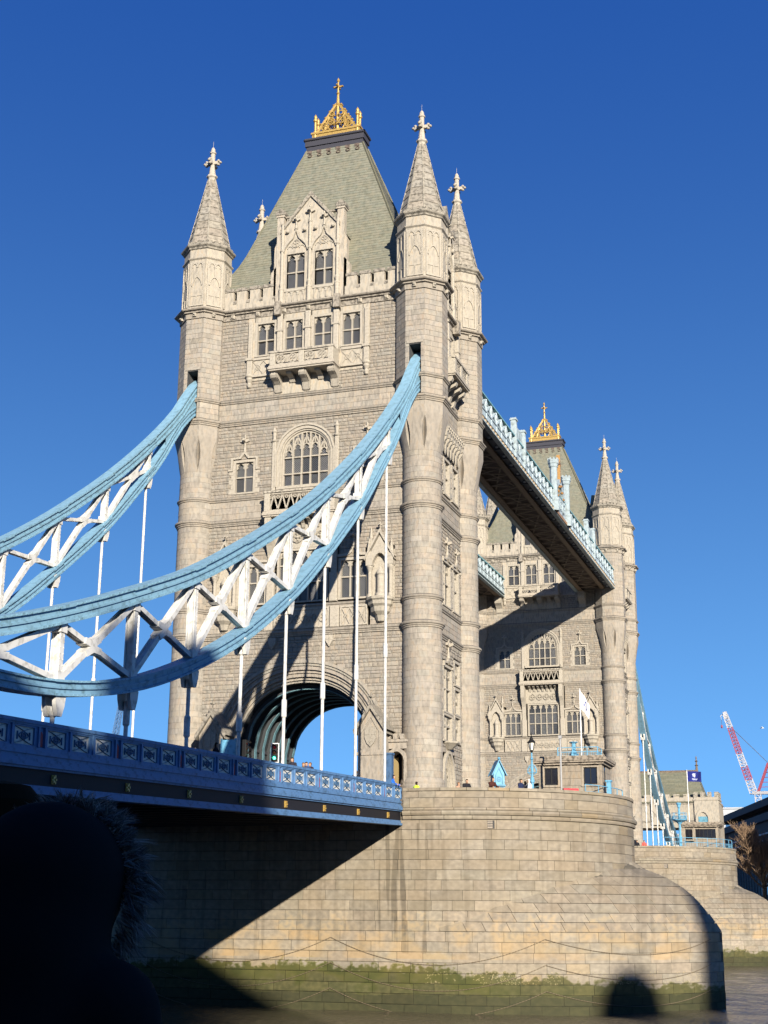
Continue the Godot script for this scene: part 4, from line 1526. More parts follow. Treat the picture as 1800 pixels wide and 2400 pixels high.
func roof(T: Node) -> void:
	var n := sub("roof", T)
	var g := G.new()
	var y0 := 40.2
	var y1 := 54.6
	var rows := 56
	for i in rows:
		var a := lerpf(y0, y1, float(i) / rows)
		var b := lerpf(y0, y1, float(i + 1) / rows)
		var ha := hip(a)
		var hb := hip(b)
		for side in 4:
			var la := ha.x if side % 2 == 0 else ha.y
			var lb := hb.x if side % 2 == 0 else hb.y
			var da := ha.y if side % 2 == 0 else ha.x
			var db := hb.y if side % 2 == 0 else hb.x
			var t := Transform3D(Basis(Vector3.UP, side * PI / 2), Vector3.ZERO)
			g.t = t
			var k := maxi(1, roundi(la * 2.0 / 0.42))
			var sh := 0.5 if i % 2 else 0.0
			for j in range(0, k + 1):
				var f0 := clampf((j - sh) / k, 0, 1)
				var f1 := clampf((j + 1 - sh) / k, 0, 1)
				if f1 - f0 < 0.01:
					continue
				var lip := 0.018 + rng.randf() * 0.012
				g.col = tone(Color(0.2, 0.193, 0.168), 0.065)
				var p0 := Vector3(lerpf(-la, la, f0), a, da + lip)
				var p1 := Vector3(lerpf(-la, la, f1), a, da + lip)
				var p2 := Vector3(lerpf(-lb, lb, f1), b, db + 0.004)
				var p3 := Vector3(lerpf(-lb, lb, f0), b, db + 0.004)
				g.q(p0, p1, p2, p3)
				g.q(p0 - Vector3(0, 0, lip), p1 - Vector3(0, 0, lip), p1, p0)
	put(g, "slate", "slate", n, "stuff")
	var hp := G.new()
	hp.col = Color(0.14, 0.133, 0.1)
	for sx in [-1, 1]:
		for sz in [-1, 1]:
			for i in 14:
				var a := lerpf(y0, y1, i / 14.0)
				var b := lerpf(y0, y1, (i + 1) / 14.0)
				hp.beam(Vector3(sx * hip(a).x, a, sz * hip(a).y), Vector3(sx * hip(b).x, b, sz * hip(b).y), 0.14, 0.14)
	put(hp, "hip_roll", "slate", n)
	# lead band and crown platform
	var ld := G.new()
	ld.col = Color(0.045, 0.047, 0.055)
	ld.box(-2.5, 2.5, 54.55, 54.95, -0.66, 0.66)
	ld.box(-2.6, 2.6, 54.95, 55.5, -0.76, 0.76)
	for s in [-1, 1]:
		ld.tube([Vector3(-2.62, 55.55, s * 0.78), Vector3(2.62, 55.55, s * 0.78)], 0.13, 8)
		ld.tube([Vector3(s * 2.62, 55.55, -0.78), Vector3(s * 2.62, 55.55, 0.78)], 0.13, 8)
	ld.box(-2.5, 2.5, 55.5, 55.72, -0.66, 0.66)
	put(ld, "lead_band", "iron", n)
	var fr := G.new()
	fr.col = Color(0.13, 0.1, 0.08)
	for i in 6:
		var x := -2.1 + i * 0.84
		for s in [-1, 1]:
			fr.t = Transform3D(Basis(Vector3.RIGHT, -0.24 * s), Vector3(x, 54.0, s * 0.82))
			if s < 0:
				fr.t = fr.t * Transform3D(Basis(Vector3.UP, PI), Vector3.ZERO)
			ring(fr, Vector2.ZERO, 0.2, 0.07, -0.02, 0.06, 8)
			fr.box(-0.3, 0.1, 0.28, 0.55, -0.05, 0.02)
	put(fr, "cresting", "weathered", n)
	# gilded crown
	var c := sub("crown", n)
	var go := Color(0.5, 0.335, 0.1)
	var b := gc(go)
	b.box(-2.12, 2.12, 55.72, 56.35, -0.42, 0.42)
	b.box(-2.2, 2.2, 56.2, 56.38, -0.5, 0.5)
	put(b, "crown_base", "gold", c)
	for sx in [-1, 1]:
		for sz in [-1, 1]:
			var p := gc(go)
			p.lathe([Vector2(0.17, 55.72), Vector2(0.17, 56.5), Vector2(0.11, 56.6), Vector2(0.11, 57.4), Vector2(0.2, 57.5), Vector2(0.2, 57.62), Vector2(0.12, 57.7), Vector2(0.16, 57.9), Vector2(0.06, 58.1), Vector2(0, 58.2)], 8, Vector3(sx * 1.88, 0, sz * 0.3))
			put(p, "post", "gold", c)
	for s in [-1, 1]:
		for z in [-0.3, 0.3]:
			var a := gc(go)
			a.beam(Vector3(s * 1.7, 56.4, z), Vector3(s * 0.1, 59.0, z * 0.2), 0.14, 0.2)
			a.beam(Vector3(s * 1.05, 56.4, z), Vector3(s * 0.55, 58.25, z * 0.5), 0.09, 0.1)
			a.beam(Vector3(s * 0.55, 56.4, z), Vector3(s * 1.05, 57.4, z * 0.7), 0.09, 0.1)
			a.beam(Vector3(s * 0.1, 57.0, z), Vector3(s * 0.75, 57.9, z * 0.6), 0.09, 0.1)
			a.t = fac(Vector3.RIGHT, Vector3.BACK, Vector3(0, 0, z))
			foils(a, Vector2(s * 1.05, 56.85), 0.36, -0.05, 0.05)
			foils(a, Vector2(s * 0.45, 57.25), 0.34, -0.05, 0.05)
			ring(a, Vector2(s * 0.38, 57.95), 0.24, 0.08, -0.05, 0.05, 8)
			a.t = Transform3D.IDENTITY
			for k in 4:
				var f := 0.2 + k * 0.22
				crocket(a, Vector3(lerpf(s * 1.7, s * 0.1, f), lerpf(56.4, 59.0, f) + 0.22, lerpf(z, z * 0.2, f)), 0.14)
			put(a, "crown_arm", "gold", c)
	var m := gc(go)
	m.lathe([Vector2(0.16, 55.8), Vector2(0.14, 58.8), Vector2(0.22, 58.95), Vector2(0.15, 59.1), Vector2(0.1, 59.9), Vector2(0.17, 59.98), Vector2(0.1, 60.1), Vector2(0.07, 61.1), Vector2(0.14, 61.2), Vector2(0.1, 61.35), Vector2(0, 61.55)], 8, Vector3.ZERO)
	for d in [Vector3.LEFT, Vector3.RIGHT, Vector3.BACK, Vector3.FORWARD]:
		m.beam(Vector3(0, 60.65, 0), Vector3(0, 60.65, 0) + d * 0.32, 0.13, 0.15)
		crocket(m, Vector3(0, 60.65, 0) + d * 0.36, 0.12)
	put(m, "mast", "gold", c)

func tunnel(T: Node) -> void:
	# the iron-ribbed passage under the tower
	var n := sub("passage", T)
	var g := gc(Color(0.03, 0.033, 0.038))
	var c := tower_arch(0.02, 0.0)
	for i in c.size() - 1:
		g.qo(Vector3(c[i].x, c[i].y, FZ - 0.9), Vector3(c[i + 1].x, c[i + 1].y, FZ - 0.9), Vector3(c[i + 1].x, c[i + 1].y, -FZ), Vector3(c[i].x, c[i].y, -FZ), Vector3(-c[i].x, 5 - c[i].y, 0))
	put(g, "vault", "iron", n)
	for k in 7:
		var z := FZ - 1.7 - k * 1.45
		var r := gc(Color(0.04, 0.045, 0.05))
		var t := fac(Vector3.RIGHT, Vector3.BACK, Vector3(0, 0, z))
		r.t = t
		r.band(tower_arch(0.0, 0.0), tower_arch(-0.32, 0.0), -0.05, 0.05)
		var f := gt(t)
		f.col = Color(0.1, 0.19, 0.22)
		f.band(tower_arch(-0.3, 0.0), tower_arch(-0.36, 0.0), -0.16, 0.16)
		var rb := sub("rib", n)
		put(r, "web", "iron", rb)
		put(f, "flange", "paint", rb)
		if k < 6:
			var l := gc(Color(0.05, 0.05, 0.055))
			for s in [-1, 1]:
				for j in 9:
					l.box(minf(s * 4.97, s * 4.9), maxf(s * 4.97, s * 4.9), 0.3 + j * 0.55, 0.5 + j * 0.55, z - 1.3, z - 0.15)
			put(l, "wall_panel", "iron", n)

func build_tower(label: String) -> Node3D:
	var T := thing("bridge_tower", label, "tower", Vector3.ZERO, "towers of the bridge")
	var eye := Vector3(36.9, 0, 96.9)
	var ash := sink("ashlar_block", func(p: Vector3) -> bool: return p.x > 8.0 and p.z > 5.5 and p.y > 3.0 and p.y < 31.0)
	var rock := sink("wall_block", func(p: Vector3) -> bool: return p.z > 5.0 and p.y > 2.0 and p.x > 2.4 and (p.y < 12.4 or p.y > 31.0))
	var spire := sink("spire_stone", func(p: Vector3) -> bool: return p.z > 0.0 or p.x > 0.0)
	var back := G.new()
	facade_front(T, rock, back)
	facade_side(T, rock, back)
	for c in [[1, 1], [-1, 1], [1, -1], [-1, -1]]:
		turret(T, Vector3(c[0] * W2, 0, c[1] * D2), ash, back, spire, c[1] == 1, c[1] == 1 or c[0] == 1)
	flush(ash, "stone", T)
	flush(rock, "stone", T)
	flush(spire, "weathered", T)
	put(back, "mortar_bed", "stone", T)
	var t := fac(Vector3.RIGHT, Vector3.BACK, Vector3(0, 0, FZ))
	battlement(T, t, -7.35, -2.9, 4)
	battlement(T, t, 2.9, 7.35, 4)
	dormer(T, t, 2.4, 3.4)
	plain_face(T, back, fac(Vector3.LEFT, Vector3.FORWARD, Vector3(0, 0, -FZ)), 7.8, true)
	plain_face(T, back, fac(Vector3.BACK, Vector3.LEFT, Vector3(-SX, 0, 0)), 3.95, false)
	tunnel(T)
	roof(T)
	# lead flat behind the parapets closes the body
	var fl := gc(Color(0.12, 0.12, 0.12))
	fl.box(-9.0, 9.0, 38.3, 38.5, -5.3, 5.3)
	put(fl, "gutter", "iron", T)
	return T

# ---------------------------------------------------------------- the suspension chains
const TEAL := Color(0.185, 0.33, 0.425)
const WHITE := Color(0.56, 0.55, 0.52)
const NODES := [13.2, 18.7, 24.25, 29.8, 35.35, 40.9, 46.4, 51.95, 57.5, 63.0, 68.5, 74.0]

func curve(pts: Array, z: float) -> float:
	for i in pts.size() - 1:
		if z <= pts[i + 1][0] or i == pts.size() - 2:
			# smooth through neighbours
			var p0: Array = pts[maxi(i - 1, 0)]
			var p1: Array = pts[i]
			var p2: Array = pts[i + 1]
			var p3: Array = pts[mini(i + 2, pts.size() - 1)]
			var f: float = (z - p1[0]) / (p2[0] - p1[0])
			var m1: float = (p2[1] - p0[1]) / maxf(p2[0] - p0[0], 0.01) * (p2[0] - p1[0])
			var m2: float = (p3[1] - p1[1]) / maxf(p3[0] - p1[0], 0.01) * (p2[0] - p1[0])
			var f2 := f * f
			var f3 := f2 * f
			return (2 * f3 - 3 * f2 + 1) * p1[1] + (f3 - 2 * f2 + f) * m1 + (-2 * f3 + 3 * f2) * p2[1] + (f3 - f2) * m2
	return 0.0

const TOPC := [[4.0, 33.7], [6.5, 31.95], [9.3, 28.75], [13.8, 24.75], [18.3, 21.25], [22.55, 18.3], [26.2, 15.95], [30.0, 13.75], [35.3, 10.95], [41.0, 8.2], [46.4, 6.1], [52.0, 4.15], [57.5, 2.55], [60.5, 2.0], [66.0, 4.3], [74.0, 9.2], [84.0, 16.0]]
const LOWC := [[4.0, 31.6], [6.8, 30.0], [9.0, 28.05], [11.9, 24.45], [15.0, 21.3], [18.5, 18.0], [21.8, 15.35], [26.9, 11.55], [30.1, 9.45], [35.3, 6.55], [40.9, 4.1], [46.4, 2.35], [51.9, 1.38], [57.5, 1.1], [60.5, 1.35], [66.0, 2.4], [74.0, 6.4], [84.0, 14.6]]

func chord(g: G, r: G, x: float, pts: Array, depth: float, width: float, z0: float, z1: float, steps: int) -> void:
	# a riveted box: top and bottom flange plates, recessed web, centre rib
	var prev := []
	for i in steps + 1:
		var z := lerpf(z0, z1, float(i) / steps)
		var y := curve(pts, z)
		var s := (curve(pts, z + 0.05) - curve(pts, z - 0.05)) / 0.1
		var nrm := Vector3(0, 1, -s).normalized()
		prev.append([Vector3(x, y, z), nrm])
	for i in steps:
		var a: Vector3 = prev[i][0]
		var b: Vector3 = prev[i + 1][0]
		var na: Vector3 = prev[i][1]
		var nb: Vector3 = prev[i + 1][1]
		var sec := [[0.5, 0.5, 0.36], [-0.5, -0.36, 0.5], [0.36, -0.36, 0.40], [0.05, -0.05, 0.47]]
		var off := [[0.5, 0.36, 0.5], [-0.36, -0.5, 0.5], [0.36, -0.36, 0.38], [0.06, -0.06, 0.46]]
		for o in off:
			var h0: float = o[0] * depth
			var h1: float = o[1] * depth
			var w: float = o[2] * width
			var q := []
			for c in [[h0, -w], [h0, w], [h1, w], [h1, -w]]:
				q.append([a + na * c[0] + Vector3(c[1], 0, 0), b + nb * c[0] + Vector3(c[1], 0, 0)])
			for k in 4:
				var l := (k + 1) % 4
				var mid: Vector3 = (q[k][0] + q[l][0]) * 0.5 - (q[0][0] + q[2][0]) * 0.5
				g.qo(q[k][0], q[l][0], q[l][1], q[k][1], mid)
		# rivet lines on the flange edges
		var len := a.distance_to(b)
		var k := int(len / 0.3)
		for j in k:
			var f := (j + 0.5) / k
			var p := a.lerp(b, f)
			var nn := na.lerp(nb, f)
			for h in [0.43, -0.43]:
				for sx in [-1, 1]:
					var c: Vector3 = p + nn * h * depth + Vector3(sx * width * 0.5, 0, 0)
					r.box(c.x - 0.012, c.x + 0.012, c.y - 0.03, c.y + 0.03, c.z - 0.03, c.z + 0.03)

func bar(g: G, a: Vector3, b: Vector3, w: float, h: float) -> void:
	# a built-up bracing member: two flanges and a pierced web
	g.beam(a + Vector3(w * 0.42, 0, 0), b + Vector3(w * 0.42, 0, 0), w * 0.16, h, (b - a).cross(Vector3.RIGHT))
	g.beam(a - Vector3(w * 0.42, 0, 0), b - Vector3(w * 0.42, 0, 0), w * 0.16, h, (b - a).cross(Vector3.RIGHT))
	g.beam(a, b, w * 0.7, h * 0.3, (b - a).cross(Vector3.RIGHT))

func build_chain(x: float, label: String, far: bool, deck_y: Callable) -> void:
	var T := thing("suspension_chain", label, "suspension chain", Vector3.ZERO, "suspension chains of the bridge")
	if far:
		T.position = Vector3(0, 0, -SPAN)
		T.rotation.y = PI
	var z1 := 84.0 if not far else 59.0
	var g := gc(TEAL)
	var rv := gc(TEAL * 1.05)
	chord(g, rv, x, TOPC, 0.7, 0.74, 5.2, z1, 64)
	put(g, "upper_chord", "paint", T)
	var h := gc(TEAL * Color(0.95, 0.97, 1.0))
	chord(h, rv, x, LOWC, 0.6, 0.74, 5.2, z1, 64)
	put(h, "lower_chord", "paint", T)
	if not far:
		put(rv, "rivets", "paint", T, "stuff")
	# splice plates wrapped round the chords at the joints
	for i in NODES.size():
		if NODES[i] > z1 - 2:
			break
		for cv in [[TOPC, 0.7], [LOWC, 0.6]]:
			var a := Vector3(x, curve(cv[0], NODES[i] - 0.5), NODES[i] - 0.5)
			var b := Vector3(x, curve(cv[0], NODES[i] + 0.5), NODES[i] + 0.5)
			var sp := gc(tone(TEAL, 0.05))
			for fl in [0.43, -0.43]:
				sp.beam(a + Vector3(0, fl * cv[1], 0), b + Vector3(0, fl * cv[1], 0), 0.765, cv[1] * 0.155)
			put(sp, "splice_plate", "paint", T)
	# the solid wedge where the chords meet at the tower
	var wg := gc(TEAL * 0.97)
	for i in 8:
		var a := lerpf(5.4, 11.2, i / 8.0)
		var b := lerpf(5.4, 11.2, (i + 1) / 8.0)
		for s in [-1, 1]:
			wg.qo(Vector3(x + s * 0.3, curve(LOWC, a), a), Vector3(x + s * 0.3, curve(LOWC, b), b), Vector3(x + s * 0.3, curve(TOPC, b), b), Vector3(x + s * 0.3, curve(TOPC, a), a), Vector3(s, 0, 0))
	put(wg, "gusset_plate", "paint", T)
	for i in NODES.size():
		var z: float = NODES[i]
		if z > z1:
			break
		var yt := curve(TOPC, z) - 0.35
		var yb := curve(LOWC, z) + 0.3
		if yt - yb > 0.5:
			var v := gc(WHITE)
			bar(v, Vector3(x, yb, z), Vector3(x, yt, z), 0.4, 0.28)
			v.box(x - 0.25, x + 0.25, yb - 0.05, yb + 0.32, z - 0.26, z + 0.26)
			v.box(x - 0.25, x + 0.25, yt - 0.35, yt + 0.05, z - 0.22, z + 0.22)
			if not far and z < 56:
				for k in int((yt - yb) / 0.22):
					for s in [-1, 1]:
						v.box(x + 0.195, x + 0.215, yb + 0.1 + k * 0.22, yb + 0.15 + k * 0.22, z + s * 0.11 - 0.025, z + s * 0.11 + 0.025)
			put(v, "vertical", "paint", T)
		if i < NODES.size() - 1 and NODES[i + 1] < z1:
			var z2: float = NODES[i + 1]
			var yt2 := curve(TOPC, z2) - 0.35
			var yb2 := curve(LOWC, z2) + 0.3
			var d := sub("cross_brace", T)
			var m1 := gc(WHITE)
			bar(m1, Vector3(x, yt, z), Vector3(x, yb2, z2), 0.36, 0.23)
			put(m1, "brace", "paint", d)
			var m2 := gc(WHITE)
			bar(m2, Vector3(x, yb, z), Vector3(x, yt2, z2), 0.33, 0.21)
			put(m2, "brace", "paint", d)
			# gusset plate where they cross, flared arms
			var f := (yt - yb) / ((yt - yb) + (yt2 - yb2))
			var c := Vector3(x, lerpf(yt, yb2, f), lerpf(z, z2, f))
			var pl := gc(WHITE)
			pl.t = fac(Vector3.FORWARD, Vector3.RIGHT, c)
			var arms := []
			for e in [Vector3(x, yt, z), Vector3(x, yb2, z2), Vector3(x, yb, z), Vector3(x, yt2, z2)]:
				arms.append(Vector2(-(e.z - c.z), e.y - c.y).normalized())
			arms.sort_custom(func(p, q): return p.angle() < q.angle())
			var poly := PackedVector2Array()
			for k in 4:
				var a: Vector2 = arms[k]
				var nx: Vector2 = arms[(k + 1) % 4]
				var pp := Vector2(-a.y, a.x)
				poly.append(a * 0.62 - pp * 0.13)
				poly.append(a * 0.62 + pp * 0.13)
				poly.append((a + nx).normalized() * 0.24)
			pl.ext(poly, -0.22, 0.22, true)
			put(pl, "gusset", "paint", d)
		# hanger with fork, turnbuckle and pin
		var hn := sub("hanger", T)
		var yd: float = deck_y.call(z)
		var y0 := curve(LOWC, z) - 0.3
		var fk := gc(WHITE)
		fk.t = fac(Vector3.FORWARD, Vector3.RIGHT, Vector3(x, 0, z))
		for w in [[-0.3, -0.14], [0.14, 0.3]]:
			fk.ext(PackedVector2Array([Vector2(-0.36, y0 + 0.05), Vector2(-0.3, y0 - 0.35), Vector2(-0.14, y0 - 0.75), Vector2(0.14, y0 - 0.75), Vector2(0.3, y0 - 0.35), Vector2(0.36, y0 + 0.05)]), w[0], w[1], true)
		put(fk, "fork", "paint", hn)
		var rd := gc(WHITE)
		if y0 - 0.5 > yd - 0.9:
			rd.lathe([Vector2(0.09, yd - 0.9), Vector2(0.09, y0 - 0.8), Vector2(0.15, y0 - 0.72), Vector2(0.15, y0 - 0.4)], 10, Vector3(x, 0, z))
			if y0 - yd > 3.0:
				var ym := maxf(yd + 2.2, lerpf(yd, y0, 0.42))
				rd.lathe([Vector2(0.09, ym - 0.5), Vector2(0.145, ym - 0.42), Vector2(0.145, ym + 0.42), Vector2(0.09, ym + 0.5)], 10, Vector3(x, 0, z))
			put(rd, "rod", "paint", hn)

# ---------------------------------------------------------------- the deck of the side span
const BLUE := Color(0.085, 0.18, 0.335)
func deck_top(z: float) -> float:
	return 0.02 - 0.031 * (z - 11.5)

func build_deck(z0: float, z1: float, label: String, far: bool) -> void:
	var T := thing("bridge_deck", label, "bridge deck", Vector3.ZERO, "side span decks of the bridge")
	if far:
		T.position = Vector3(0, 0, -SPAN)
		T.rotation.y = PI
	var slope := atan(0.031)
	var base := Transform3D(Basis(Vector3.RIGHT, slope), Vector3(0, deck_top(11.5), 11.5))
	# in this frame +z runs down the deck
	var L := (z1 - z0)
	var rd := gt(base)
	rd.col = Color(0.07, 0.07, 0.07)
	rd.box(-5.3, 5.3, -0.35, 0.0, 0, L)
	put(rd, "roadway", "road", T)
	for s in [-1, 1]:
		var f := gt(base)
		f.col = Color(0.2, 0.19, 0.17)
		f.box(minf(s * 5.3, s * 9.3), maxf(s * 5.3, s * 9.3), -0.35, 0.14, 0, L)
		put(f, "footway", "road", T)
	# underside: cross girders and stringers
	var kn := int(L / 2.77)
	for i in kn:
		var g := gt(base)
		g.col = Color(0.06, 0.06, 0.065)
		var z := 0.8 + i * 2.77
		g.box(-9.1, 9.1, -1.2, -0.35, z - 0.06, z + 0.06)
		g.box(-9.1, 9.1, -1.26, -1.2, z - 0.25, z + 0.25)
		put(g, "cross_girder", "iron", T)
	for x in [-7.2, -4.8, -2.4, 0.0, 2.4, 4.8, 7.2]:
		var g := gt(base)
		g.col = Color(0.07, 0.065, 0.06)
		g.box(x - 0.05, x + 0.05, -1.0, -0.35, 0.2, L)
		g.box(x - 0.18, x + 0.18, -1.04, -1.0, 0.2, L)
		put(g, "stringer", "iron", T)
	for s in [-1, 1]:
		var t := base * Transform3D(Basis(Vector3(0, 0, -s), Vector3.UP, Vector3(s, 0, 0)), Vector3(s * 9.42, 1.22, 0))
		# local: u along the deck (towards the tower for the river side), v down from the coping, w outward
		var dir := -1.0 if s > 0 else 1.0
		var m := gt(t)
		m.col = BLUE
		var a := minf(0.0, dir * L)
		var b := maxf(0.0, dir * L)
		# fascia mouldings: coping, rails, stepped cornice, dark girder, bottom flange
		var pr := [[-0.13, 0.0, -0.32, 0.04], [-0.2, -0.13, -0.28, 0.0], [-1.06, -0.93, -0.26, 0.01], [-1.2, -1.06, -0.2, 0.1], [-1.34, -1.2, -0.2, 0.05], [-1.46, -1.34, -0.2, 0.13], [-1.62, -1.46, -0.2, 0.2], [-1.7, -1.62, -0.2, 0.12]]
		for k in pr:
			m.box(a, b, k[0], k[1], k[2], k[3])
		m.box(a, b, -2.42, -2.26, -0.2, 0.06)
		m.box(a, b, -2.56, -2.42, -0.4, 0.16)
		put(m, "fascia", "paint", T)
		var d := gt(t)
		d.col = Color(0.012, 0.013, 0.016)
		d.box(a, b, -2.26, -1.7, -0.2, 0.02)
		put(d, "girder_plate", "iron", T)
		# parapet: three pierced panels and a narrow shield panel in each bay of 5.53 m
		var z := -2.6
		while z + 5.53 < L:
			var st := z
			var parts := [["shield", 0.42], ["pierced", 1.70], ["pierced", 1.70], ["pierced", 1.70]]
			for q in parts:
				var w: float = q[1]
				if st < -0.6:
					st += w
					continue
				var u0 := minf(dir * st, dir * (st + w))
				var u1 := u0 + w
				var n := sub("parapet_panel", T)
				var f := gt(t)
				f.col = BLUE * 1.02
				f.box(u0, u0 + 0.1, -0.93, -0.2, -0.22, 0.035)
				if q[0] == "shield":
					f.box(u0 + 0.1, u1, -0.93, -0.2, -0.22, -0.06)
					put(f, "frame", "paint", n)
					var sh := gt(t)
					sh.col = Color(0.32, 0.045, 0.05)
					sh.ext(PackedVector2Array([Vector2(u0 + 0.16, -0.45), Vector2(u0 + 0.26, -0.35), Vector2(u0 + 0.36, -0.45), Vector2(u0 + 0.36, -0.9), Vector2(u0 + 0.16, -0.9)]), -0.06, -0.03)
					put(sh, "shield", "paint", n)
				else:
					f.box(u0 + 0.1, u0 + 0.26, -0.93, -0.2, -0.22, -0.03)
					f.box(u1 - 0.18, u1, -0.93, -0.2, -0.22, -0.03)
					f.box(u0 + 0.26, u1 - 0.18, -0.26, -0.2, -0.22, -0.03)
					f.box(u0 + 0.26, u1 - 0.18, -0.93, -0.88, -0.22, -0.03)
					put(f, "frame", "paint", n)
					if not far:
						var bk := gt(t)
						bk.col = Color(0.56, 0.55, 0.5)
						bk.box(u0 + 0.26, u1 - 0.18, -0.88, -0.26, -0.14, -0.1)
						put(bk, "backing", "paint", n)
						var tr := gt(t)
						tr.col = BLUE * 0.7
						var c0 := u0 + 0.26
						var c1 := u1 - 0.18
						var cm := (c0 + c1) * 0.5
						var hw := (c1 - c0) * 0.5
						for e in [-1, 1]:
							var pa := PackedVector2Array()
							var pb := PackedVector2Array()
							for j in 9:
								var vy := lerpf(-0.88, -0.26, j / 8.0)
								var xx := hw * (1.0 - 1.5 * (1.0 - pow(absf(j / 4.0 - 1.0), 1.6)))
								pa.append(Vector2(cm + e * (xx + 0.025), vy))
								pb.append(Vector2(cm + e * (xx - 0.025), vy))
							tr.band(pa, pb, -0.1, -0.05)
						foils(tr, Vector2(cm, -0.58), 0.15, -0.1, -0.05)
						for e in [-1, 1]:
							tr.box(cm + e * hw * 0.62 - 0.02, cm + e * hw * 0.62 + 0.02, -0.72, -0.44, -0.1, -0.05)
						put(tr, "tracery", "paint", n)
				st += w
			z += 5.53
		# gilded bosses on the girder
		for i in int(L / 5.48):
			var gb := gt(t)
			gb.col = Color(0.42, 0.28, 0.07)
			var x := dir * (2.6 + i * 5.48)
			gb.bev(x - 0.13, x + 0.13, -2.17, -1.83, 0.0, 0.08, 0.03)
			for j in 5:
				var u := j * TAU / 5
				gb.box(x + cos(u) * 0.09 - 0.04, x + cos(u) * 0.09 + 0.04, -2.0 + sin(u) * 0.12 - 0.04, -2.0 + sin(u) * 0.12 + 0.04, 0.06, 0.12)
			put(gb, "boss", "gold", T)

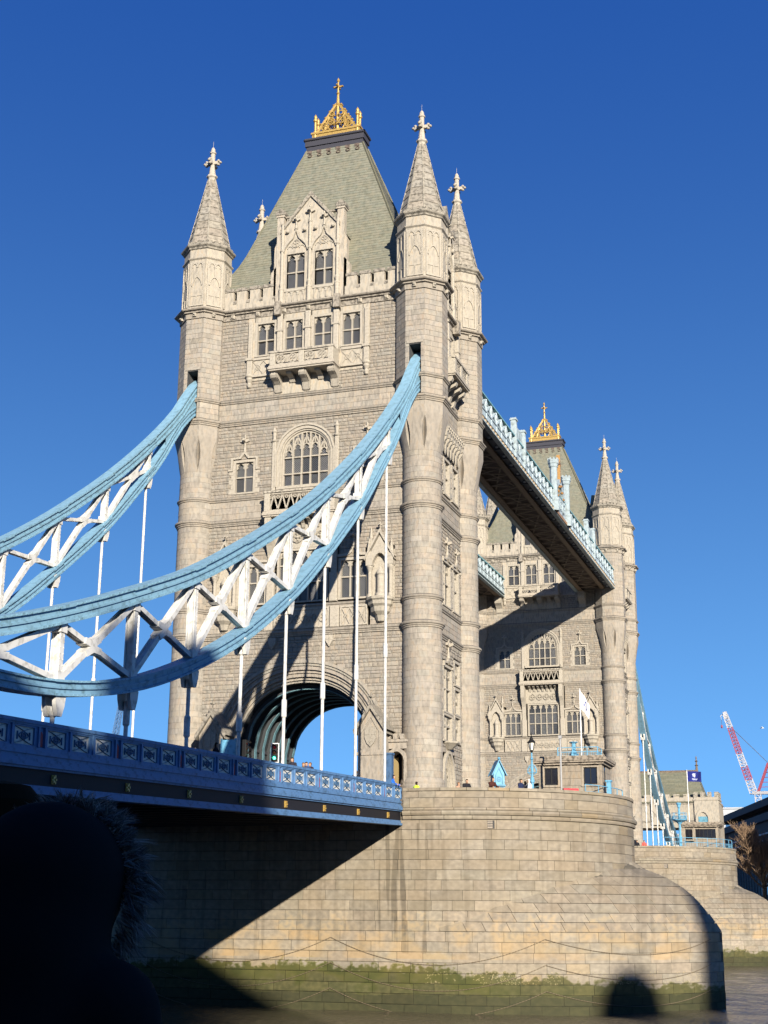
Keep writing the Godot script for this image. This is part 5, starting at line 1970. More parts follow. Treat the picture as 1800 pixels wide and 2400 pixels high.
# ---------------------------------------------------------------- high-level walkways
const PALE := Color(0.36, 0.435, 0.465)
func build_walkway(s: float, label: String) -> void:
	# s = 1: river side towards the viewer; the outer face looks to s * x
	var T := thing("high_walkway", label, "walkway", Vector3.ZERO, "high-level walkways between the towers")
	var z0 := -5.6
	var z1 := -76.7
	var xo := 9.75
	var xi := 4.75
	var L := z0 - z1
	var put_box := func(called: String, material: String, col: Color, b: Array) -> void:
		var g := gc(col)
		g.box(minf(s * b[0], s * b[1]), maxf(s * b[0], s * b[1]), b[2], b[3], b[4], b[5])
		put(g, called, material, T)
	# floor plate, soffit girders
	put_box.call("floor", "iron", Color(0.1, 0.078, 0.06), [xi + 0.2, xo - 0.1, 33.35, 33.5, z1, z0])
	for x in [5.45, 8.35]:
		var g := gc(Color(0.19, 0.145, 0.10))
		g.box(minf(s * (x - 0.28), s * (x + 0.28)), maxf(s * (x - 0.28), s * (x + 0.28)), 32.92, 32.98, z1, z0)
		g.box(minf(s * (x - 0.06), s * (x + 0.06)), maxf(s * (x - 0.06), s * (x + 0.06)), 32.98, 33.36, z1, z0)
		for i in int(L / 0.55):
			for k in [-0.18, 0.18]:
				var zz := z0 - 0.3 - i * 0.55
				g.box(s * (x + k) - 0.03, s * (x + k) + 0.03, 32.895, 32.92, zz - 0.03, zz + 0.03)
		put(g, "main_girder", "iron", T)
	# zig-zag bracing between the girders
	var n := 34
	for i in n:
		var a := lerpf(z0, z1, float(i) / n)
		var b := lerpf(z0, z1, float(i + 1) / n)
		var g := gc(Color(0.24, 0.195, 0.15))
		g.beam(Vector3(s * 5.6, 33.12, a), Vector3(s * 8.2, 33.12, (a + b) * 0.5), 0.13, 0.08)
		g.beam(Vector3(s * 8.2, 33.12, (a + b) * 0.5), Vector3(s * 5.6, 33.12, b), 0.13, 0.08)
		if i % 4 == 0:
			g.beam(Vector3(s * 5.6, 33.2, a), Vector3(s * 8.2, 33.2, lerpf(z0, z1, minf(1.0, float(i + 4) / n))), 0.14, 0.06)
			g.beam(Vector3(s * 8.2, 33.22, a), Vector3(s * 5.6, 33.22, lerpf(z0, z1, minf(1.0, float(i + 4) / n))), 0.14, 0.06)
		put(g, "bracing", "iron", T)
	# cantilever strips outside the girders with pendant lamps
	for x in [[8.65, 9.6], [4.85, 5.15]]:
		put_box.call("edge_plate", "iron", Color(0.07, 0.085, 0.11), [x[0], x[1], 33.2, 33.3, z1, z0])
	for i in 26:
		var zz := z0 - 1.4 - i * (L - 2.8) / 25.0
		var g := gc(Color(0.1, 0.115, 0.14))
		g.box(minf(s * 8.65, s * 9.6), maxf(s * 8.65, s * 9.6), 33.05, 33.2, zz - 0.05, zz + 0.05)
		put(g, "cantilever", "iron", T)
		var l := gc(Color(0.6, 0.62, 0.65))
		l.lathe([Vector2(0.0, 32.98), Vector2(0.13, 33.03), Vector2(0.16, 33.12), Vector2(0.05, 33.2)], 8, Vector3(s * 9.05, 0, zz + 0.7))
		put(l, "lamp", "paint", T)
	# outer face, seen from the river
	for side in [[xo, 1.0], [xi, -1.0]]:
		var w: float = s * side[1]
		var t := fac(Vector3(0, 0, -w), Vector3(w, 0, 0), Vector3(s * side[0], 0, 0))
		var us := func(z: float) -> float: return -w * z
		var ua := minf(us.call(z0), us.call(z1))
		var ub := maxf(us.call(z0), us.call(z1))
		var g := gt(t)
		g.col = PALE
		g.box(ua, ub, 33.3, 33.42, -0.2, 0.12)
		g.box(ua, ub, 33.42, 34.0, -0.2, 0.0)
		g.box(ua, ub, 34.0, 34.12, -0.2, 0.08)
		g.box(ua, ub, 34.12, 34.2, -0.2, 0.02)
		put(g, "side_girder", "paint", T)
		var lo := gt(t)
		lo.col = Color(0.30, 0.38, 0.40)
		lo.box(ua, ub, 32.9, 33.02, -0.35, 0.1)
		lo.box(ua, ub, 33.02, 33.3, -0.3, -0.1)
		put(lo, "bottom_flange", "paint", T)
		var tr := gt(t)
		tr.col = Color(0.16, 0.34, 0.38)
		tr.box(ua, ub, 35.3, 35.42, -0.22, 0.1)
		tr.box(ua, ub, 35.42, 35.5, -0.18, 0.05)
		put(tr, "top_rail", "paint", T)
		var gl := gt(t)
		gl.col = Color(0.05, 0.07, 0.08)
		gl.box(ua, ub, 34.2, 35.3, -0.3, -0.22)
		put(gl, "glazing", "glass", T)
		var m := 40
		for i in m:
			var a := ua + (ub - ua) * i / m
			var b := ua + (ub - ua) * (i + 1) / m
			var x := gt(t)
			x.col = PALE * 1.18
			x.beam(Vector3(a, 34.2, -0.05), Vector3(b, 35.3, -0.05), 0.12, 0.12, Vector3.BACK)
			x.beam(Vector3(a, 35.3, -0.07), Vector3(b, 34.2, -0.07), 0.12, 0.12, Vector3.BACK)
			ring(x, Vector2((a + b) * 0.5, 34.75), 0.22, 0.07, -0.1, 0.0, 8)
			x.box(a - 0.06, a + 0.06, 34.12, 35.3, -0.12, 0.04)
			x.box(a - 0.1, a + 0.1, 33.45, 34.0, 0.0, 0.05)
			put(x, "lattice", "paint", T)
			# cream dentils under the girder
			if side[1] > 0:
				for k in 2:
					var dn := gt(t)
					dn.col = Color(0.42, 0.32, 0.2)
					var u := a + (b - a) * (k + 0.5) / 2
					dn.bev(u - 0.22, u + 0.22, 33.02, 33.26, -0.12, 0.1, 0.03)
					put(dn, "dentil", "paint", T)
		if side[1] > 0:
			# ornamental posts: two pairs and the taller pair with the gilded cross in the middle
			for pr in [[-21.4, -25.0, 37.2, 0.42], [-57.4, -61.6, 37.2, 0.42]]:
				for z in [pr[0], pr[1]]:
					var p := gt(t)
					p.col = PALE * 0.85
					var u: float = us.call(z)
					p.bev(u - 0.3, u + 0.3, 33.3, 36.9, -0.3, 0.18, 0.05)
					p.bev(u - 0.14, u + 0.14, 33.9, 36.5, 0.16, 0.22, 0.02)
					p.box(u - 0.38, u + 0.38, 36.9, 37.0, -0.38, 0.25)
					p.box(u - 0.33, u + 0.33, 37.0, 37.12, -0.34, 0.22)
					put(p, "post", "paint", T)
				var q := gt(t)
				q.col = PALE * 0.9
				var ca: float = minf(us.call(pr[0]), us.call(pr[1])) + 0.4
				var cb: float = maxf(us.call(pr[0]), us.call(pr[1])) - 0.4
				q.box(ca, cb, 34.2, 36.7, -0.15, -0.05)
				lozenges(q, ca, cb, 34.3, 36.6, 2, -0.05, 0.03)
				put(q, "screen", "paint", T)
			for z in [-38.6, -45.0]:
				var p := gt(t)
				p.col = PALE * 0.8
				p.lathe([Vector2(0.55, 33.0), Vector2(0.55, 34.3), Vector2(0.4, 34.45), Vector2(0.4, 37.6), Vector2(0.48, 37.7), Vector2(0.52, 38.0), Vector2(0.58, 38.05), Vector2(0.58, 38.45), Vector2(0.48, 38.5), Vector2(0, 38.5)], 8, Vector3(us.call(z), 0, 0.05), PI / 8, false)
				for k in 8:
					var a := PI / 8 + k * PI / 4
					p.box(us.call(z) + sin(a) * 0.5 - 0.08, us.call(z) + sin(a) * 0.5 + 0.08, 38.4, 38.62, 0.05 + cos(a) * 0.5 - 0.08, 0.05 + cos(a) * 0.5 + 0.08)
				put(p, "column", "paint", T)
			var mid: float = us.call(-41.8)
			var go := gt(t)
			go.col = Color(0.5, 0.29, 0.1)
			for b in [[-0.16, 0.16, 36.9, 40.0], [-0.55, 0.55, 38.9, 39.2]]:
				go.bev(mid + b[0], mid + b[1], b[2], b[3], -0.2, 0.15, 0.03)
				go.box(mid + b[0], mid + b[1], b[2], b[3], -0.21, -0.2)
			put(go, "gilded_cross", "gold", T)
			var sh := gt(t)
			sh.col = PALE
			sh.box(mid - 2.6, mid + 2.6, 33.3, 35.3, -0.2, 0.05)
			var cv := arch_curve(mid, 2.5, 35.0, 2.3, 8, 1.0)
			var c2 := PackedVector2Array()
			for q in cv:
				c2.append(Vector2(mid + (q.x - mid) * 0.8, 35.0 + (q.y - 35.0) * 0.75))
			sh.band(cv, c2, -0.15, 0.1)
			for k in [-1.4, 0.0, 1.4]:
				foils(sh, Vector2(mid + k, 34.4), 0.55, 0.05, 0.14)
			put(sh, "centre_panel", "paint", T)
			var ar := gt(t)
			ar.col = Color(0.5, 0.27, 0.1)
			for k in 6:
				crocket(ar, Vector3(mid + (-1.0 if k % 2 else 1.0) * (0.3 + k * 0.25), 36.6 - k * 0.3, 0.1), 0.2)
			ar.box(mid - 2.7, mid + 2.7, 33.0, 33.3, -0.1, 0.22)
			put(ar, "gilding", "gold", T)
	# roof of the walkway
	var rf := gc(Color(0.16, 0.28, 0.32))
	rf.box(minf(s * (xi + 0.1), s * (xo - 0.2)), maxf(s * (xi + 0.1), s * (xo - 0.2)), 35.35, 35.6, z1, z0)
	put(rf, "roof", "paint", T)
	# stone brackets on the towers that carry the ends
	for e in [[z1, 1.0], [z0, -1.0]]:
		for x in [5.45, 8.35]:
			var g := gc(DRESS)
			g.t = fac(Vector3.RIGHT * e[1], Vector3.BACK * e[1], Vector3(s * x, 0, e[0] - e[1] * 0.25))
			bracket(g, 0.0, 0.42, 32.9, 30.4, 1.3)
			put(g, "end_bracket", "carved", T)

# ---------------------------------------------------------------- the river piers
const PR := 11.5      # half width and end radius
const PX := 10.7      # where the straight sides end
const CR := 18.46     # cutwater arcs
const EDGE := -7.69

func up_path(s: float) -> Array:
	# the round-ended upper wall: [x, z, nx, nz]
	var a := absf(s)
	var g := signf(s) if s != 0.0 else 1.0
	if a <= PX:
		return [s, PR, 0.0, 1.0]
	var u := (a - PX) / PR
	return [g * (PX + PR * sin(u)), PR * cos(u), g * sin(u), cos(u)]

func low_path(s: float) -> Array:
	var a := absf(s)
	var g := signf(s) if s != 0.0 else 1.0
	if a <= PX:
		return [s, PR, 0.0, 1.0]
	var u := (a - PX) / CR
	var um := asin(17.1 / CR)
	if u > um:
		# round the nose
		u = 2.0 * um - u
		return [g * (PX + CR * sin(u)), -(PR - CR + CR * cos(u)), g * sin(u), -cos(u)]
	return [g * (PX + CR * sin(u)), PR - CR + CR * cos(u), g * sin(u), cos(u)]

func dome_point(s: float, y: float) -> Vector3:
	# the shoulder between cutwater and round wall, on the line from a point of the low path to its mate on the round wall
	var p := low_path(s)
	var a := absf(s)
	if a <= PX:
		return Vector3(p[0], y, p[1])
	var um := asin(17.1 / CR) * CR
	var f := (a - PX) / um
	var phi := f * PI / 2
	var i := Vector2(signf(s) * (PX + (PR - 0.12) * sin(phi)), (PR - 0.12) * cos(phi))
	var o := Vector2(p[0], p[1])
	var gap := maxf(i.distance_to(o), 0.01)
	var d := -2.6 * log(maxf(0.02, 1.0 - (y - EDGE) / 4.75))
	var q := o.lerp(i, minf(1.0, d / gap))
	return Vector3(q.x, y, q.y)

func build_pier(label: String) -> Node3D:
	var T := thing("river_pier", label, "bridge pier", Vector3.ZERO, "river piers of the bridge")
	var base := Color(0.362, 0.31, 0.234)
	var S := sink("stone_block", func(p: Vector3) -> bool: return p.x > 3.0 and p.z > -1.0 and p.y > -11.6)
	var uvf := func(p: Vector3) -> Vector2: return Vector2((p.x + (PR - p.z) * 0.12 + 26.0) / 56.0, (1.2 - p.y) / 14.2)
	var core := G.new()
	core.col = base * 0.42
	core.uvf = uvf
	var lay := func(path: Callable, y0: float, y1: float, s0: float, s1: float, out: float, len: float, bulge: float) -> void:
		var s := s0 + rng.randf() * len * 0.5 - len
		while s < s1:
			var l := len * rng.randf_range(0.72, 1.3)
			var e := minf(s + l, s1)
			var a := maxf(s, s0)
			s += l
			if e - a < 0.15:
				continue
			var col := tone(base, 0.125)
			if rng.randf() < 0.07:
				col = Color(col.r * 1.03, col.g * 0.97, col.b * 0.86)
			var m: Array = path.call((a + e) * 0.5)
			var g := block(S, Transform3D.IDENTITY, Vector3(m[0], (y0 + y1) * 0.5, m[1]), col)
			var k := maxi(1, ceili((e - a) / 0.9)) if absf(a) > PX - 2.0 else 1
			var gp := 0.014
			var o := out + rng.randf_range(-0.004, 0.012)
			for i in k:
				var sa := lerpf(a + gp, e - gp, float(i) / k)
				var sb := lerpf(a + gp, e - gp, float(i + 1) / k)
				var pa: Array = path.call(sa)
				var pb: Array = path.call(sb)
				var A := Vector3(pa[0], 0, pa[1])
				var B := Vector3(pb[0], 0, pb[1])
				var na := Vector3(pa[2], 0, pa[3])
				var nb := Vector3(pb[2], 0, pb[3])
				var pr := [[-0.05, y0 + gp], [o - 0.015, y0 + gp], [o, y0 + gp + 0.02], [o + bulge, (y0 + y1) * 0.5], [o, y1 - gp - 0.02], [o - 0.015, y1 - gp], [-0.05, y1 - gp]]
				if bulge == 0.0:
					pr.remove_at(3)
				for j in pr.size() - 1:
					var q0: Vector3 = A + na * pr[j][0] + Vector3(0, pr[j][1], 0)
					var q1: Vector3 = B + nb * pr[j][0] + Vector3(0, pr[j][1], 0)
					var q2: Vector3 = B + nb * pr[j + 1][0] + Vector3(0, pr[j + 1][1], 0)
					var q3: Vector3 = A + na * pr[j + 1][0] + Vector3(0, pr[j + 1][1], 0)
					g.q(q0, q1, q2, q3)
				if i == 0:
					g.qo(A + na * -0.05 + Vector3(0, y0 + gp, 0), A + na * o + Vector3(0, y0 + gp, 0), A + na * o + Vector3(0, y1 - gp, 0), A + na * -0.05 + Vector3(0, y1 - gp, 0), A - B)
				if i == k - 1:
					g.qo(B + nb * -0.05 + Vector3(0, y0 + gp, 0), B + nb * o + Vector3(0, y0 + gp, 0), B + nb * o + Vector3(0, y1 - gp, 0), B + nb * -0.05 + Vector3(0, y1 - gp, 0), B - A)
	# courses, top to bottom
	var send := PX + PR * 1.75
	for side in [[9.62, send], [-send, -9.62]]:
		lay.call(up_path, 0.36, 0.78, side[0], side[1], 0.0, 1.5, 0.0)
		lay.call(up_path, 0.78, 1.0, side[0], side[1], 0.07, 1.6, 0.0)
		lay.call(up_path, -0.24, 0.36, side[0], side[1], 0.0, 1.5, 0.0)
		lay.call(up_path, -0.42, -0.24, side[0], side[1], 0.1, 2.2, 0.02)
		lay.call(up_path, -0.72, -0.42, side[0], side[1], 0.22, 1.9, 0.05)
		lay.call(up_path, -0.98, -0.72, side[0], side[1], 0.12, 1.9, 0.02)
	var y := -0.98
	var rows := []
	while y > WATER - 0.5:
		var h := 0.61
		rows.append([y - h, y])
		y -= h
	for r in rows:
		if r[1] > EDGE + 0.2:
			lay.call(up_path, r[0], r[1], -20.0, PX + PR * 1.75, 0.0, 1.62, 0.0)
		else:
			lay.call(low_path, r[0], r[1], -24.0, PX + CR * 1.4, 0.0, 1.62, 0.0)
	# shoulder stones
	var dn := 8
	for sgn in [1.0, -1.0]:
		for i in dn:
			var ya := EDGE + 4.55 * i / dn
			var yb := EDGE + 4.55 * (i + 1) / dn
			var s := PX + 1.0 + rng.randf()
			var smax := PX + CR * asin(17.1 / CR) * 2.0 - 1.0
			while s < smax:
				var l := 1.55 * rng.randf_range(0.75, 1.25)
				var e := minf(s + l, smax)
				var m := dome_point(sgn * (s + e) * 0.5, (ya + yb) * 0.5)
				var col := tone(base * 0.93, 0.11)
				var g := block(S, Transform3D.IDENTITY, m, col)
				for k in 2:
					var sa: float = sgn * lerpf(s + 0.014, e - 0.014, k / 2.0)
					var sb: float = sgn * lerpf(s + 0.014, e - 0.014, (k + 1) / 2.0)
					var ctr := Vector3(signf(m.x) * PX, EDGE - 3.0, 0)
					var f := [dome_point(sa, ya + 0.015), dome_point(sb, ya + 0.015), dome_point(sb, yb - 0.015), dome_point(sa, yb - 0.015)]
					var lift := []
					for p in f:
						lift.append(p + (p - ctr).normalized() * 0.03)
					g.qo(lift[0], lift[1], lift[2], lift[3], m - ctr)
					g.qo(f[0], f[1], lift[1], lift[0], Vector3(0, -1, 0))
					g.qo(f[3], f[2], lift[2], lift[3], Vector3(0, 1, 0))
					if k == 0:
						g.qo(f[0], f[3], lift[3], lift[0], f[0] - f[1])
					else:
						g.qo(f[1], f[2], lift[2], lift[1], f[1] - f[0])
				s = e
	flush(S, "pier", T, uvf)
	# the core behind the joints
	var n := 96
	var us := PX + PR * PI / 2
	var ls := PX + CR * asin(17.1 / CR)
	for i in n:
		for bk in [1.0, -1.0]:
			var a := lerpf(-us, us, float(i) / n)
			var b := lerpf(-us, us, float(i + 1) / n)
			var pa := up_path(a)
			var pb := up_path(b)
			var o := -0.02
			core.qo(Vector3(pa[0] + pa[2] * o, WATER - 2.0, bk * (pa[1] + pa[3] * o)), Vector3(pb[0] + pb[2] * o, WATER - 2.0, bk * (pb[1] + pb[3] * o)), Vector3(pb[0] + pb[2] * o, 0.9 if absf(pb[0]) > 9.6 else 0.0, bk * (pb[1] + pb[3] * o)), Vector3(pa[0] + pa[2] * o, 0.9 if absf(pa[0]) > 9.6 else 0.0, bk * (pa[1] + pa[3] * o)), Vector3(pa[2], 0, bk * pa[3]))
			a = lerpf(-ls, ls, float(i) / n)
			b = lerpf(-ls, ls, float(i + 1) / n)
			pa = low_path(a)
			pb = low_path(b)
			core.qo(Vector3(pa[0] + pa[2] * o, WATER - 2.0, bk * (pa[1] + pa[3] * o)), Vector3(pb[0] + pb[2] * o, WATER - 2.0, bk * (pb[1] + pb[3] * o)), Vector3(pb[0] + pb[2] * o, EDGE, bk * (pb[1] + pb[3] * o)), Vector3(pa[0] + pa[2] * o, EDGE, bk * (pa[1] + pa[3] * o)), Vector3(pa[2], 0, bk * pa[3]))
			for j in (6 if absf(a) > PX and absf(b) > PX else 0):
				var y0 := EDGE + 4.6 * j / 6
				var y1 := EDGE + 4.6 * (j + 1) / 6
				var q := [dome_point(a, y0), dome_point(b, y0), dome_point(b, y1), dome_point(a, y1)]
				for k in 4:
					q[k] += (Vector3(signf(q[k].x) * PX, EDGE - 4.0, 0) - q[k]).normalized() * 0.12
					q[k].z *= bk
				core.qo(q[0], q[1], q[2], q[3], Vector3(pa[2], 0.5, bk * pa[3]))
	put(core, "core", "pier", T)
	# pavement on top, and the inner side of the parapet
	var top := gc(Color(0.3, 0.28, 0.24))
	var ring_ := []
	for i in 49:
		var p := up_path(lerpf(-us, us, i / 48.0))
		ring_.append(Vector3(p[0] - p[2] * 0.35, -0.06, p[1] - p[3] * 0.35))
	for i in 49:
		var p := up_path(lerpf(us, -us, i / 48.0))
		ring_.append(Vector3(p[0] - p[2] * 0.35, -0.06, -(p[1] - p[3] * 0.35)))
	for i in ring_.size():
		top.qo(Vector3(0, -0.06, 0), ring_[i], ring_[(i + 1) % ring_.size()], ring_[(i + 1) % ring_.size()], Vector3.UP)
	put(top, "pavement", "road", T)
	var inn := gc(base * 0.8)
	inn.uvf = uvf
	for i in n:
		for bk in [1.0, -1.0]:
			for sg in [1.0, -1.0]:
				var a: float = sg * lerpf(9.7, us, float(i) / n)
				var b: float = sg * lerpf(9.7, us, float(i + 1) / n)
				var pa := up_path(a)
				var pb := up_path(b)
				inn.qo(Vector3(pa[0] - pa[2] * 0.4, -0.1, bk * (pa[1] - pa[3] * 0.4)), Vector3(pb[0] - pb[2] * 0.4, -0.1, bk * (pb[1] - pb[3] * 0.4)), Vector3(pb[0] - pb[2] * 0.4, 0.98, bk * (pb[1] - pb[3] * 0.4)), Vector3(pa[0] - pa[2] * 0.4, 0.98, bk * (pa[1] - pa[3] * 0.4)), -Vector3(pa[2], 0, bk * pa[3]))
				inn.qo(Vector3(pa[0] - pa[2] * 0.42, 0.98, bk * (pa[1] - pa[3] * 0.42)), Vector3(pb[0] - pb[2] * 0.42, 0.98, bk * (pb[1] - pb[3] * 0.42)), Vector3(pb[0], 0.98, bk * pb[1]), Vector3(pa[0], 0.98, bk * pa[1]), Vector3.UP)
	put(inn, "parapet", "pier", T)
	# grey drain grille
	var dr := gc(Color(0.05, 0.05, 0.05))
	var dp := up_path(15.2)
	dr.t = fac(Vector3(dp[3], 0, -dp[2]), Vector3(dp[2], 0, dp[3]), Vector3(dp[0], -1.28, dp[1]))
	dr.box(-0.22, 0.22, -0.25, 0.25, 0.0, 0.03)
	dr.col = Color(0.35, 0.3, 0.24)
	for i in 5:
		dr.box(-0.22, 0.1, -0.22 + i * 0.1, -0.17 + i * 0.1, 0.03, 0.05)
	put(dr, "drain", "stone", T)
	return T

func mooring_chain(y: float, s0: float, s1: float, sag: float, label: String, zoff := 0.0) -> void:
	var pts := []
	for i in 25:
		var f := i / 24.0
		var p := low_path(lerpf(s0, s1, f))
		pts.append(Vector3(p[0] + p[2] * 0.06, y - sag * 4.0 * f * (1.0 - f), p[1] + p[3] * 0.06 + zoff))
	var g := gc(Color(0.15, 0.12, 0.08))
	g.tube(pts, 0.012, 5)
	for i in range(0, 24):
		for k in 3:
			var a: Vector3 = pts[i].lerp(pts[i + 1], (k + 0.2) / 3.0)
			var b: Vector3 = pts[i].lerp(pts[i + 1], (k + 0.7) / 3.0)
			g.tube([a, b], 0.022, 4)
	var o := put(g, "safety_chain", "iron", self)
	tag(o, label, "chain", "safety chains looped along the pier")

# ---------------------------------------------------------------- things on the piers
const SKYB := Color(0.12, 0.31, 0.46)

func cabin(at: Vector3, label: String, wide: bool) -> Node3D:
	# the stone bridge-master's cabin at the round end of a pier
	var T := thing("control_cabin", label, "cabin", at, "control cabins on the piers")
	var w := 4.3
	var d := 3.4
	var h := 3.05
	var st := Color(0.25, 0.215, 0.168)
	var wins := [[0.45, 1.3, 1.45, 2.55], [3.1, 3.95, 1.45, 2.55]] if not wide else [[0.4, 1.2, 1.3, 2.5], [1.6, 3.95, 1.45, 2.5]]
	var S := sink("stone_block", func(_p): return true, 120)
	var back := G.new()
	var holes := []
	for q in wins:
		holes.append([q[0] - 0.12, q[2] - 0.1, q[1] + 0.12, q[3] + 0.12])
	var faces := [[Vector3.RIGHT, Vector3.BACK, Vector3(0, 0, 0), w, holes], [Vector3.FORWARD, Vector3.RIGHT, Vector3(w, 0, 0), d, [[0.9, 1.3, 1.5, 2.6]]]]
	for f in faces:
		wall(S, back, fac(f[0], f[1], f[2]), 0.0, f[3], 0.0, 2.75, 0.46, 1.3, f[4], "ash", st)
	flush(S, "stone", T)
	back.t = Transform3D.IDENTITY
	back.box(0.05, w - 0.05, 0, 2.75, -d, -d + 0.05)
	back.box(0.0, 0.05, 0, 2.75, -d, -0.05)
	put(back, "wall", "stone", T)
	var r := gc(st * 1.02)
	for b in [[-0.12, 2.75, 2.9, 0.14], [-0.12, 2.9, 3.02, 0.3], [-0.12, 3.02, 3.2, 0.36], [-0.12, 3.2, 3.34, 0.12]]:
		r.box(-b[3], w + b[3], b[1], b[2], -d - b[3], b[3])
	put(r, "roof_slab", "weathered", T)
	for q in wins:
		var n := sub("window", T)
		var f := gc(Color(0.02, 0.02, 0.022))
		var x0: float = q[0]
		var x1: float = q[1]
		f.box(x0 - 0.04, x0 + 0.03, q[2], q[3], -0.16, -0.04)
		f.box(x1 - 0.03, x1 + 0.04, q[2], q[3], -0.16, -0.04)
		f.box(x0, x1, q[3] - 0.05, q[3] + 0.03, -0.16, -0.04)
		f.box(x0, x1, q[2] - 0.03, q[2] + 0.05, -0.16, -0.04)
		var k := maxi(2, roundi((x1 - x0) / 0.5)) if wide else 2
		for i in range(1, k):
			var x := lerpf(x0, x1, float(i) / k)
			f.box(x - 0.03, x + 0.03, q[2], q[3], -0.15, -0.05)
		put(f, "frame", "iron", n)
		for i in k:
			var g := gc(Color(0.012, 0.013, 0.016))
			g.box(lerpf(x0, x1, float(i) / k) + 0.03, lerpf(x0, x1, float(i + 1) / k) - 0.03, q[2] + 0.05, q[3] - 0.05, -0.12, -0.1)
			put(g, "pane", "glass", n)
		var su := gc(st * 1.15)
		for b in [[x0 - 0.16, x0 - 0.03, q[2] - 0.1, q[3] + 0.12], [x1 + 0.03, x1 + 0.16, q[2] - 0.1, q[3] + 0.12], [x0 - 0.03, x1 + 0.03, q[3] + 0.02, q[3] + 0.12]]:
			su.box(b[0], b[1], b[2], b[3], -0.2, 0.02)
		su.box(x0 - 0.2, x1 + 0.2, q[2] - 0.16, q[2] - 0.03, -0.2, 0.08)
		put(su, "surround", "stone", n)
	var sd := gc(Color(0.02, 0.02, 0.02))
	sd.box(w - 0.1, w - 0.02, 1.5, 2.6, -1.3, -0.9)
	put(sd, "side_window", "glass", T)
	return T

func railing(T: Node, pts: Array, y0: float, y1: float, col: Color) -> void:
	for i in pts.size():
		var g := gc(col)
		g.tube([pts[i] + Vector3(0, y0, 0), pts[i] + Vector3(0, y1, 0)], 0.035, 6)
		put(g, "rail_post", "paint", T)
	for y in [y1, lerpf(y0, y1, 0.5)]:
		var g := gc(col)
		var p := []
		for q in pts:
			p.append(q + Vector3(0, y, 0))
		g.tube(p, 0.03, 6)
		put(g, "rail", "paint", T)
	var b := gc(col)
	for i in pts.size() - 1:
		for k in 6:
			var q: Vector3 = pts[i].lerp(pts[i + 1], (k + 0.5) / 6.0)
			b.tube([q + Vector3(0, y0, 0), q + Vector3(0, lerpf(y0, y1, 0.5), 0)], 0.014, 4)
	put(b, "baluster", "paint", T)

func standard(at: Vector3, h: float, plat: float, label: String) -> void:
	# the blue cast-iron standard with its octagonal capital or platform
	var T := thing("signal_standard", label, "iron column", at, "blue cast iron standards")
	var g := gc(SKYB)
	g.lathe([Vector2(0.3, 0), Vector2(0.3, 0.25), Vector2(0.22, 0.3), Vector2(0.2, h * 0.3), Vector2(0.26, h * 0.33), Vector2(0.15, h * 0.38), Vector2(0.13, h * 0.9), Vector2(0.2, h * 0.92), Vector2(0.24, h * 0.96), Vector2(0.3, h * 0.97), Vector2(0.3, h), Vector2(0, h)], 8, Vector3.ZERO, PI / 8, false)
	put(g, "column", "paint", T)
	if plat > 0:
		var p := gc(SKYB)
		p.lathe([Vector2(0.15, plat - 0.6), Vector2(0.35, plat - 0.35), Vector2(0.9, plat - 0.1), Vector2(0.95, plat), Vector2(0, plat)], 8, Vector3.ZERO, PI / 8, false)
		put(p, "platform", "paint", T)
		var ring_ := []
		for i in 9:
			var a := i * PI / 4
			ring_.append(Vector3(sin(a) * 0.85, 0, cos(a) * 0.85))
		railing(T, ring_, plat, plat + 0.75, SKYB)

func lamp_post(at: Vector3, label: String) -> void:
	var T := thing("lamp_post", label, "lamp post", at)
	var g := gc(SKYB)
	g.lathe([Vector2(0.2, 0), Vector2(0.2, 0.5), Vector2(0.1, 0.6), Vector2(0.1, 1.5), Vector2(0.16, 1.6), Vector2(0.13, 1.8), Vector2(0.07, 1.95), Vector2(0.065, 3.0), Vector2(0.12, 3.05), Vector2(0.05, 3.15), Vector2(0.05, 3.5)], 10, Vector3.ZERO)
	for s in [-1, 1]:
		var sc := []
		for i in 13:
			var a := i * TAU / 12.0
			sc.append(Vector3(s * (0.17 + 0.12 * cos(a)), 2.35 + 0.18 * sin(a), 0))
		g.tube(sc, 0.03, 5)
		g.tube([Vector3(s * 0.05, 2.0, 0), Vector3(s * 0.3, 2.2, 0), Vector3(s * 0.2, 2.6, 0), Vector3(s * 0.05, 2.7, 0)], 0.03, 5)
	put(g, "post", "paint", T)
	var k := gc(Color(0.015, 0.015, 0.015))
	k.lathe([Vector2(0.05, 3.45), Vector2(0.09, 3.55), Vector2(0.12, 3.62)], 8, Vector3.ZERO)
	k.lathe([Vector2(0.26, 4.1), Vector2(0.27, 4.14), Vector2(0.12, 4.32), Vector2(0.1, 4.42), Vector2(0.03, 4.5), Vector2(0.03, 4.6), Vector2(0.05, 4.64), Vector2(0, 4.8)], 8, Vector3.ZERO)
	for i in 6:
		var a := i * TAU / 6
		k.tube([Vector3(sin(a) * 0.12, 3.62, cos(a) * 0.12), Vector3(sin(a) * 0.22, 4.1, cos(a) * 0.22)], 0.015, 4)
	put(k, "lantern_frame", "iron", T)
	var gl := gc(Color(0.75, 0.72, 0.62))
	gl.lathe([Vector2(0.11, 3.63), Vector2(0.2, 4.08), Vector2(0, 4.08)], 6, Vector3.ZERO)
	put(gl, "lantern_glass", "plain", T)

